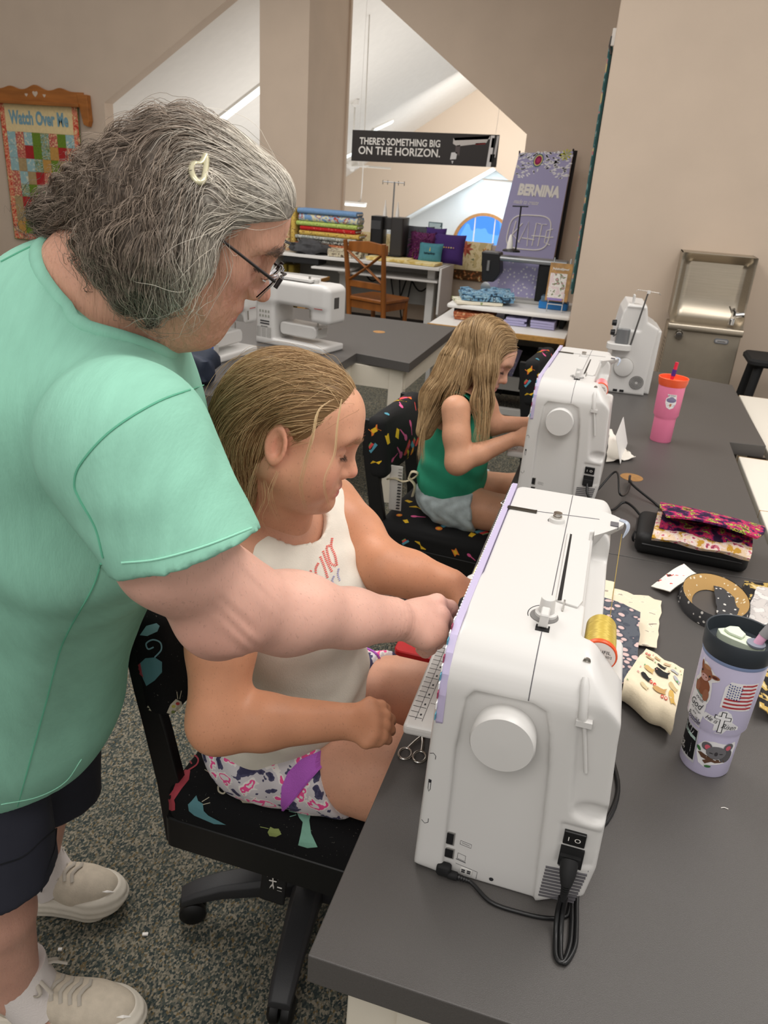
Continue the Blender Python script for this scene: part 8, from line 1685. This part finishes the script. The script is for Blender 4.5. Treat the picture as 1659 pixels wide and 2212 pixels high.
lo_, hi_ = (.25, .14, .055), (.72, .50, .27); parts = [strands_mesh(P_, rs.uniform(.00024, .00042, len(P_)) * k, np.repeat(blonde(P_, rs, len(P_), lo_, hi_, 1.3), P_.shape[1], 0)) for P_, k in ((P1_, 1), (P2_, .8))]
def locks(gp, n, spread, seed, rad, o_, lo2=None, hi2=None):
    rs = np.random.RandomState(seed); out = []
    for pts in gp:
        S = spline([A_(*p) for p in pts], 18)
        for _ in range(n): f = np.linspace(.3, 1, 18)[:, None]; out.append(S + rs.normal(0, spread, 3) * f + np.stack([np.sin(np.linspace(0, 4, 18) + rs.uniform(0, 6)) * spread * .4] * 3, 1) * f)
    P_ = np.array(out); return strands_mesh(P_, rs.uniform(.7, 1.2, len(P_)) * rad, np.repeat(blonde(P_, rs, len(P_), lo2 or (.5, .33, .16), hi2 or (.72, .54, .32)), 18, 0))
parts.append(locks([[(722, 862, 1.0), (690, 884, .97), (678, 930, .955), (660, 1000, .955), (650, 1050, .965), (660, 1100, .98)], [(712, 866, 1.0), (684, 895, .972), (676, 950, .957), (652, 1010, .957)], [(738, 862, 1.0), (728, 920, .975), (722, 980, .965), (702, 1030, .958), (700, 1060, .962), (712, 1100, .975)]], 7, .0012, 3, .00028, go)); parts.append(locks([[(556, 1000, 1.0), (540, 1050, 1.01), (535, 1095, 1.02), (545, 1130, 1.03)], [(570, 1040, 1.0), (575, 1080, 1.01), (560, 1120, 1.02), (575, 1150, 1.03)], [(600, 1020, 1.0), (585, 1070, 1.0), (600, 1130, 1.02)]], 5, .004, 4, .0002, go))
Vh, Fh, Ch = join_islands(parts); np_mesh('hair_strands', Vh - go, Fh, mat('hair_blonde'), hb1, Ch, kind='stuff')
for q in (-1, 1):
    face_hairs([(.078, q * .045, .016), (.088, q * .030, .020), (.092, q * .014, .016)], HG, HGC, HGS, 70, .007, .0013, (.36, .20, .11), .0002, 'eyebrow', g1, F, go, (.1, q * -.6, .5)); face_hairs([(.083, q * .023, -.0095), (.0845, q * .033, -.0115), (.078, q * .0435, -.0095)], HG, HGC, HGS, 46, .008, .0004, (.05, .03, .02), .00022, 'eyelashes', g1, None, go, (.9, q * .3, -.5))
# ---------------------------------------------------------------- the girl in the green top
g2 = thing('person', 'girl in a green tank top with long loose blonde hair, seated at the second machine', 'person', (-.42, 2.42, 0)); g2o = np.array(g2.location)
H2 = rotz(math.radians(-4)) @ roty(math.radians(22)) @ rotx(math.radians(-4)); H2S = .93; H2C = atd(1083, 799, 2.31) - H2 @ np.array([.078, -.033, -.004]) * H2S
F = Field(); add_head(F, H2, H2C, H2S, 'child', (-1, 1)); NB2 = H2C + np.array([-.07, .02, -.17]); F.cap(H2C + H2 @ np.array([-.022, 0, -.05]), NB2, .043, .048, '+', .025); F.ell(NB2 + np.array([0, 0, -.04]), (.075, .11, .05), None, '+', .04)
V1, F1 = F.mesh(H2C - np.array([.2, .17, .25]), H2C + .14, .0036); C1 = head_colour(V1, H2, H2C, H2S, (.66, .37, .25), GLIP, GF)
SR2 = atd(985, 885, 2.24); SL2 = SR2 + np.array([.03, .24, .0]); ER2 = atd(988, 1000, 2.24); WR2 = atd(1105, 950, 2.24); KR2 = atd(1140, 938, 2.25); EL2 = atd(1062, 918, 2.46); WL2 = atd(1135, 915, 2.46); KL2 = atd(1175, 915, 2.46)
FA2 = Field(); FA2.chain([SR2, relax(SR2, ER2, .5), ER2], [.043, .038, .034], '+', .02); FA2.chain([ER2, relax(ER2, WR2, .4), WR2], [.033, .031, .021], '+', .02); hand(FA2, WR2, KR2, np.array([0, -.5, .9]), 1, .008, .25, .004, .052, -1)
FA2.chain([SL2, relax(SL2, EL2, .5), EL2], [.042, .036, .032], '+', .02); FA2.chain([EL2, WL2], [.032, .021], '+', .02); hand(FA2, WL2, KL2, np.array([0, -.5, .9]), 1, .008, .3, .004, .052, -1)
lo = np.min([SR2, ER2, KR2, SL2], 0) - .1; hi = np.max([SR2, KR2, KL2, SL2], 0) + .1; V2, F2 = FA2.mesh(lo, hi, .0045)
HP2 = np.array([-.43, 2.41, .555]); TR2 = [np.array([-.41, 2.345, .545]), np.array([-.20, 2.34, .54]), np.array([-.06, 2.33, .53])]; TL2 = [np.array([-.41, 2.47, .55]), np.array([-.20, 2.54, .55]), np.array([-.06, 2.56, .53])]
FB2 = Field()
for q in (TR2, TL2): FB2.chain(q, [.072, .062, .050], '+', .03); FB2.chain([q[2], q[2] + np.array([0, 0, -.22]), q[2] + np.array([.01, 0, -.44])], [.048, .042, .03], '+', .03); FB2.cap(q[2] + np.array([-.02, 0, -.485]), q[2] + np.array([.1, 0, -.5]), .03, .026, '+', .03)
FB2.ell(HP2, (.10, .125, .085), None, '+', .04); FB2.chain([HP2, relax(HP2, NB2, .5), NB2 - np.array([0, 0, .05])], [.09, .085, .07], '+', .05); FB2.cap(SR2, SL2, .042, .042, '+', .04)
V3, F3 = FB2.mesh((-.62, 2.2, .0), (.1, 2.66, 1.0), .008); parts = [(V1, F1, C1)] + [(v, f, np.tile(np.array(c), (len(v), 1))) for v, f, c in ((V2, F2, (.60, .31, .19)), (V3, F3, (.60, .31, .19)))]
V, Fc, C = join_islands(parts); np_mesh('body', V - g2o, Fc, mat('skin_young'), g2, C)
GRT = mat('green_jersey', (44, 152, 118), .85, var=.06, vscale=30, bump=.2, bscale=400); T2 = Field(); mid = relax(HP2, NB2, .5)
T2.ell(HP2 + np.array([.0, .0, .05]), (.112, .135, .10), None, '+', .04); T2.ell(mid + np.array([.01, 0, .0]), (.105, .128, .14), None, '+', .07); T2.ell(mid + np.array([.02, .0, .10]), (.095, .125, .10), None, '+', .06); T2.cap(SR2 + np.array([-.01, .045, -.01]), SL2 + np.array([-.01, -.04, -.01]), .046, .046, '+', .05)
T2.cap(SR2 + np.array([.09, -.03, -.03]), SR2 + np.array([-.05, -.055, -.03]), .058, .058, '-', .008); T2.ell(SL2 + np.array([.03, .055, -.01]), (.08, .06, .07), None, '-', .008)
c2_ = NB2 + np.array([.015, 0, -.02]); n2 = unit(np.array([.4, 0, .92]))
def nk2(P): q = P - c2_; a = q @ n2; r2 = np.sqrt(np.maximum((q * q).sum(-1) - a * a, 0)); return np.maximum(r2 - .072, -.05 - a)
T2.fn(lambda P: -nk2(P), '^', .003); T2.plane(HP2 + np.array([0, 0, .005]), (-.2, 0, -1), .003); T2.post = lambda P, d: d + .0028 * np.sin(P[..., 2] * 70 + P[..., 0] * 40 + 2 * np.sin(P[..., 1] * 25)) * np.exp(-((P[..., 2] - .68) / .08) ** 2) + .003 * np.sin(np.arctan2(P[..., 1] - HP2[1], P[..., 0] - HP2[0]) * 34) * np.exp(-((P[..., 2] - HP2[2]) / .02) ** 2)
V, Fc = T2.mesh((-.62, 2.2, .5), (-.2, 2.64, 1.0), .0055); np_mesh('tank_top', V - g2o, Fc, GRT, g2)
DEN = mat('light_denim', (176, 188, 190), .9, var=.15, vscale=40, bump=.4, bscale=300); S2_ = Field(); S2_.ell(HP2, (.115, .138, .088), None, '+', .03)
for q in (TR2, TL2): S2_.cap(q[0], relax(q[0], q[1], .45), .080, .084, '+', .03)
S2_.plane(relax(TR2[0], TR2[1], .42), (1, -.05, .2), .004); S2_.plane(HP2 + np.array([0, 0, .05]), (0, 0, 1), .004); S2_.post = lambda P, d: d + .002 * np.sin(P[..., 0] * 110 + 3 * np.sin(P[..., 2] * 60)); V, Fc = S2_.mesh((-.62, 2.2, .44), (-.2, 2.64, .66), .0055); np_mesh('denim_shorts', V - g2o, Fc, DEN, g2)
HF = Field(); HF.at(H2, H2C, H2S); HF.ell((-.014, 0, .036), (.100, .084, .086), None, '+', .01); HF.ell((-.05, 0, -.02), (.065, .083, .09), None, '+', .03); HF.ell((.028, 0, .060), (.047, .062, .045), None, '+', .03); HF.ell((.086, 0, -.035), (.062, .082, .086), roty(-.45), '-', .012); HF.ell((-.006, -.092, -.014), (.024, .030, .036), None, '-', .006); HF.at()
for a, b, ra, rb in (((985, 790, 2.34), (945, 860, 2.34), .055, .045), ((945, 860, 2.34), (918, 930, 2.34), .045, .022), ((1060, 735, 2.275), (1050, 800, 2.25), .034, .026), ((1050, 800, 2.25), (1042, 870, 2.24), .026, .024), ((1042, 870, 2.24), (1042, 945, 2.235), .024, .014), ((1000, 790, 2.30), (975, 850, 2.29), .04, .034)): HF.cap(A_(*a), A_(*b), ra, rb, '+', .03)
V, Fc = HF.mesh(np.min(V1, 0) - np.array([.12, .05, .12]), np.max(V1, 0) + .05, .005); hb2 = np_mesh('hair', V - g2o, Fc, mat('hair_blonde'), g2, np.tile(np.array((.19, .12, .055)), (len(V), 1)))
gd = [[(1100, 722, 2.30), (1070, 720, 2.26), (1052, 760, 2.235), (1048, 830, 2.225), (1044, 950, 2.225)], [(1040, 690, 2.32), (1020, 730, 2.26), (1012, 790, 2.25), (985, 860, 2.28), (935, 935, 2.32)], [(1030, 690, 2.34), (990, 740, 2.30), (965, 820, 2.31), (930, 890, 2.33), (912, 950, 2.33)], [(1080, 705, 2.34), (1045, 700, 2.28), (1035, 760, 2.24), (1036, 850, 2.225), (1040, 940, 2.225)]]
guides = [[A_(*p) for p in g_] for g_ in gd]; P1_ = comb(HF, V, guides, 2200, .22, 16, .0005, .006, .05, .0012, 20, 9); ec = H2C + H2 @ np.array([-.008, -.088, -.014]) * H2S; P1_ = P1_[np.linalg.norm(P1_ - ec, axis=2).min(1) > .021]; rs = np.random.RandomState(6); parts = [strands_mesh(P1_, rs.uniform(.0004, .0007, len(P1_)), np.repeat(blonde(P1_, rs, len(P1_), (.28, .165, .07), (.72, .51, .28), 1.2), P1_.shape[1], 0))]
parts.append(locks([[(1050, 850, 2.225), (1046, 900, 2.22), (1044, 960, 2.22)], [(1034, 860, 2.225), (1036, 910, 2.22), (1028, 965, 2.22)], [(1058, 830, 2.23), (1054, 880, 2.225), (1050, 930, 2.225)], [(940, 880, 2.31), (915, 930, 2.31), (906, 985, 2.31)], [(930, 900, 2.33), (912, 950, 2.33), (912, 1000, 2.33)]], 26, .007, 12, .0005, g2o, (.3, .19, .09), (.66, .46, .24)))
Vh, Fh, Ch = join_islands(parts); np_mesh('hair_strands', Vh - g2o, Fh, mat('hair_blonde'), hb2, Ch, kind='stuff')
for q in (-1, 1): face_hairs([(.083, q * .023, -.0095), (.0845, q * .033, -.0115), (.078, q * .0435, -.0095)], H2, H2C, H2S, 40, .009, .0005, (.05, .03, .02), .0003, 'eyelashes', g2, None, g2o, (.9, q * .3, -.5)); face_hairs([(.078, q * .045, .016), (.088, q * .030, .020), (.092, q * .014, .016)], H2, H2C, H2S, 50, .007, .0014, (.34, .20, .11), .0003, 'eyebrow', g2, F, g2o, (.1, q * -.6, .5))
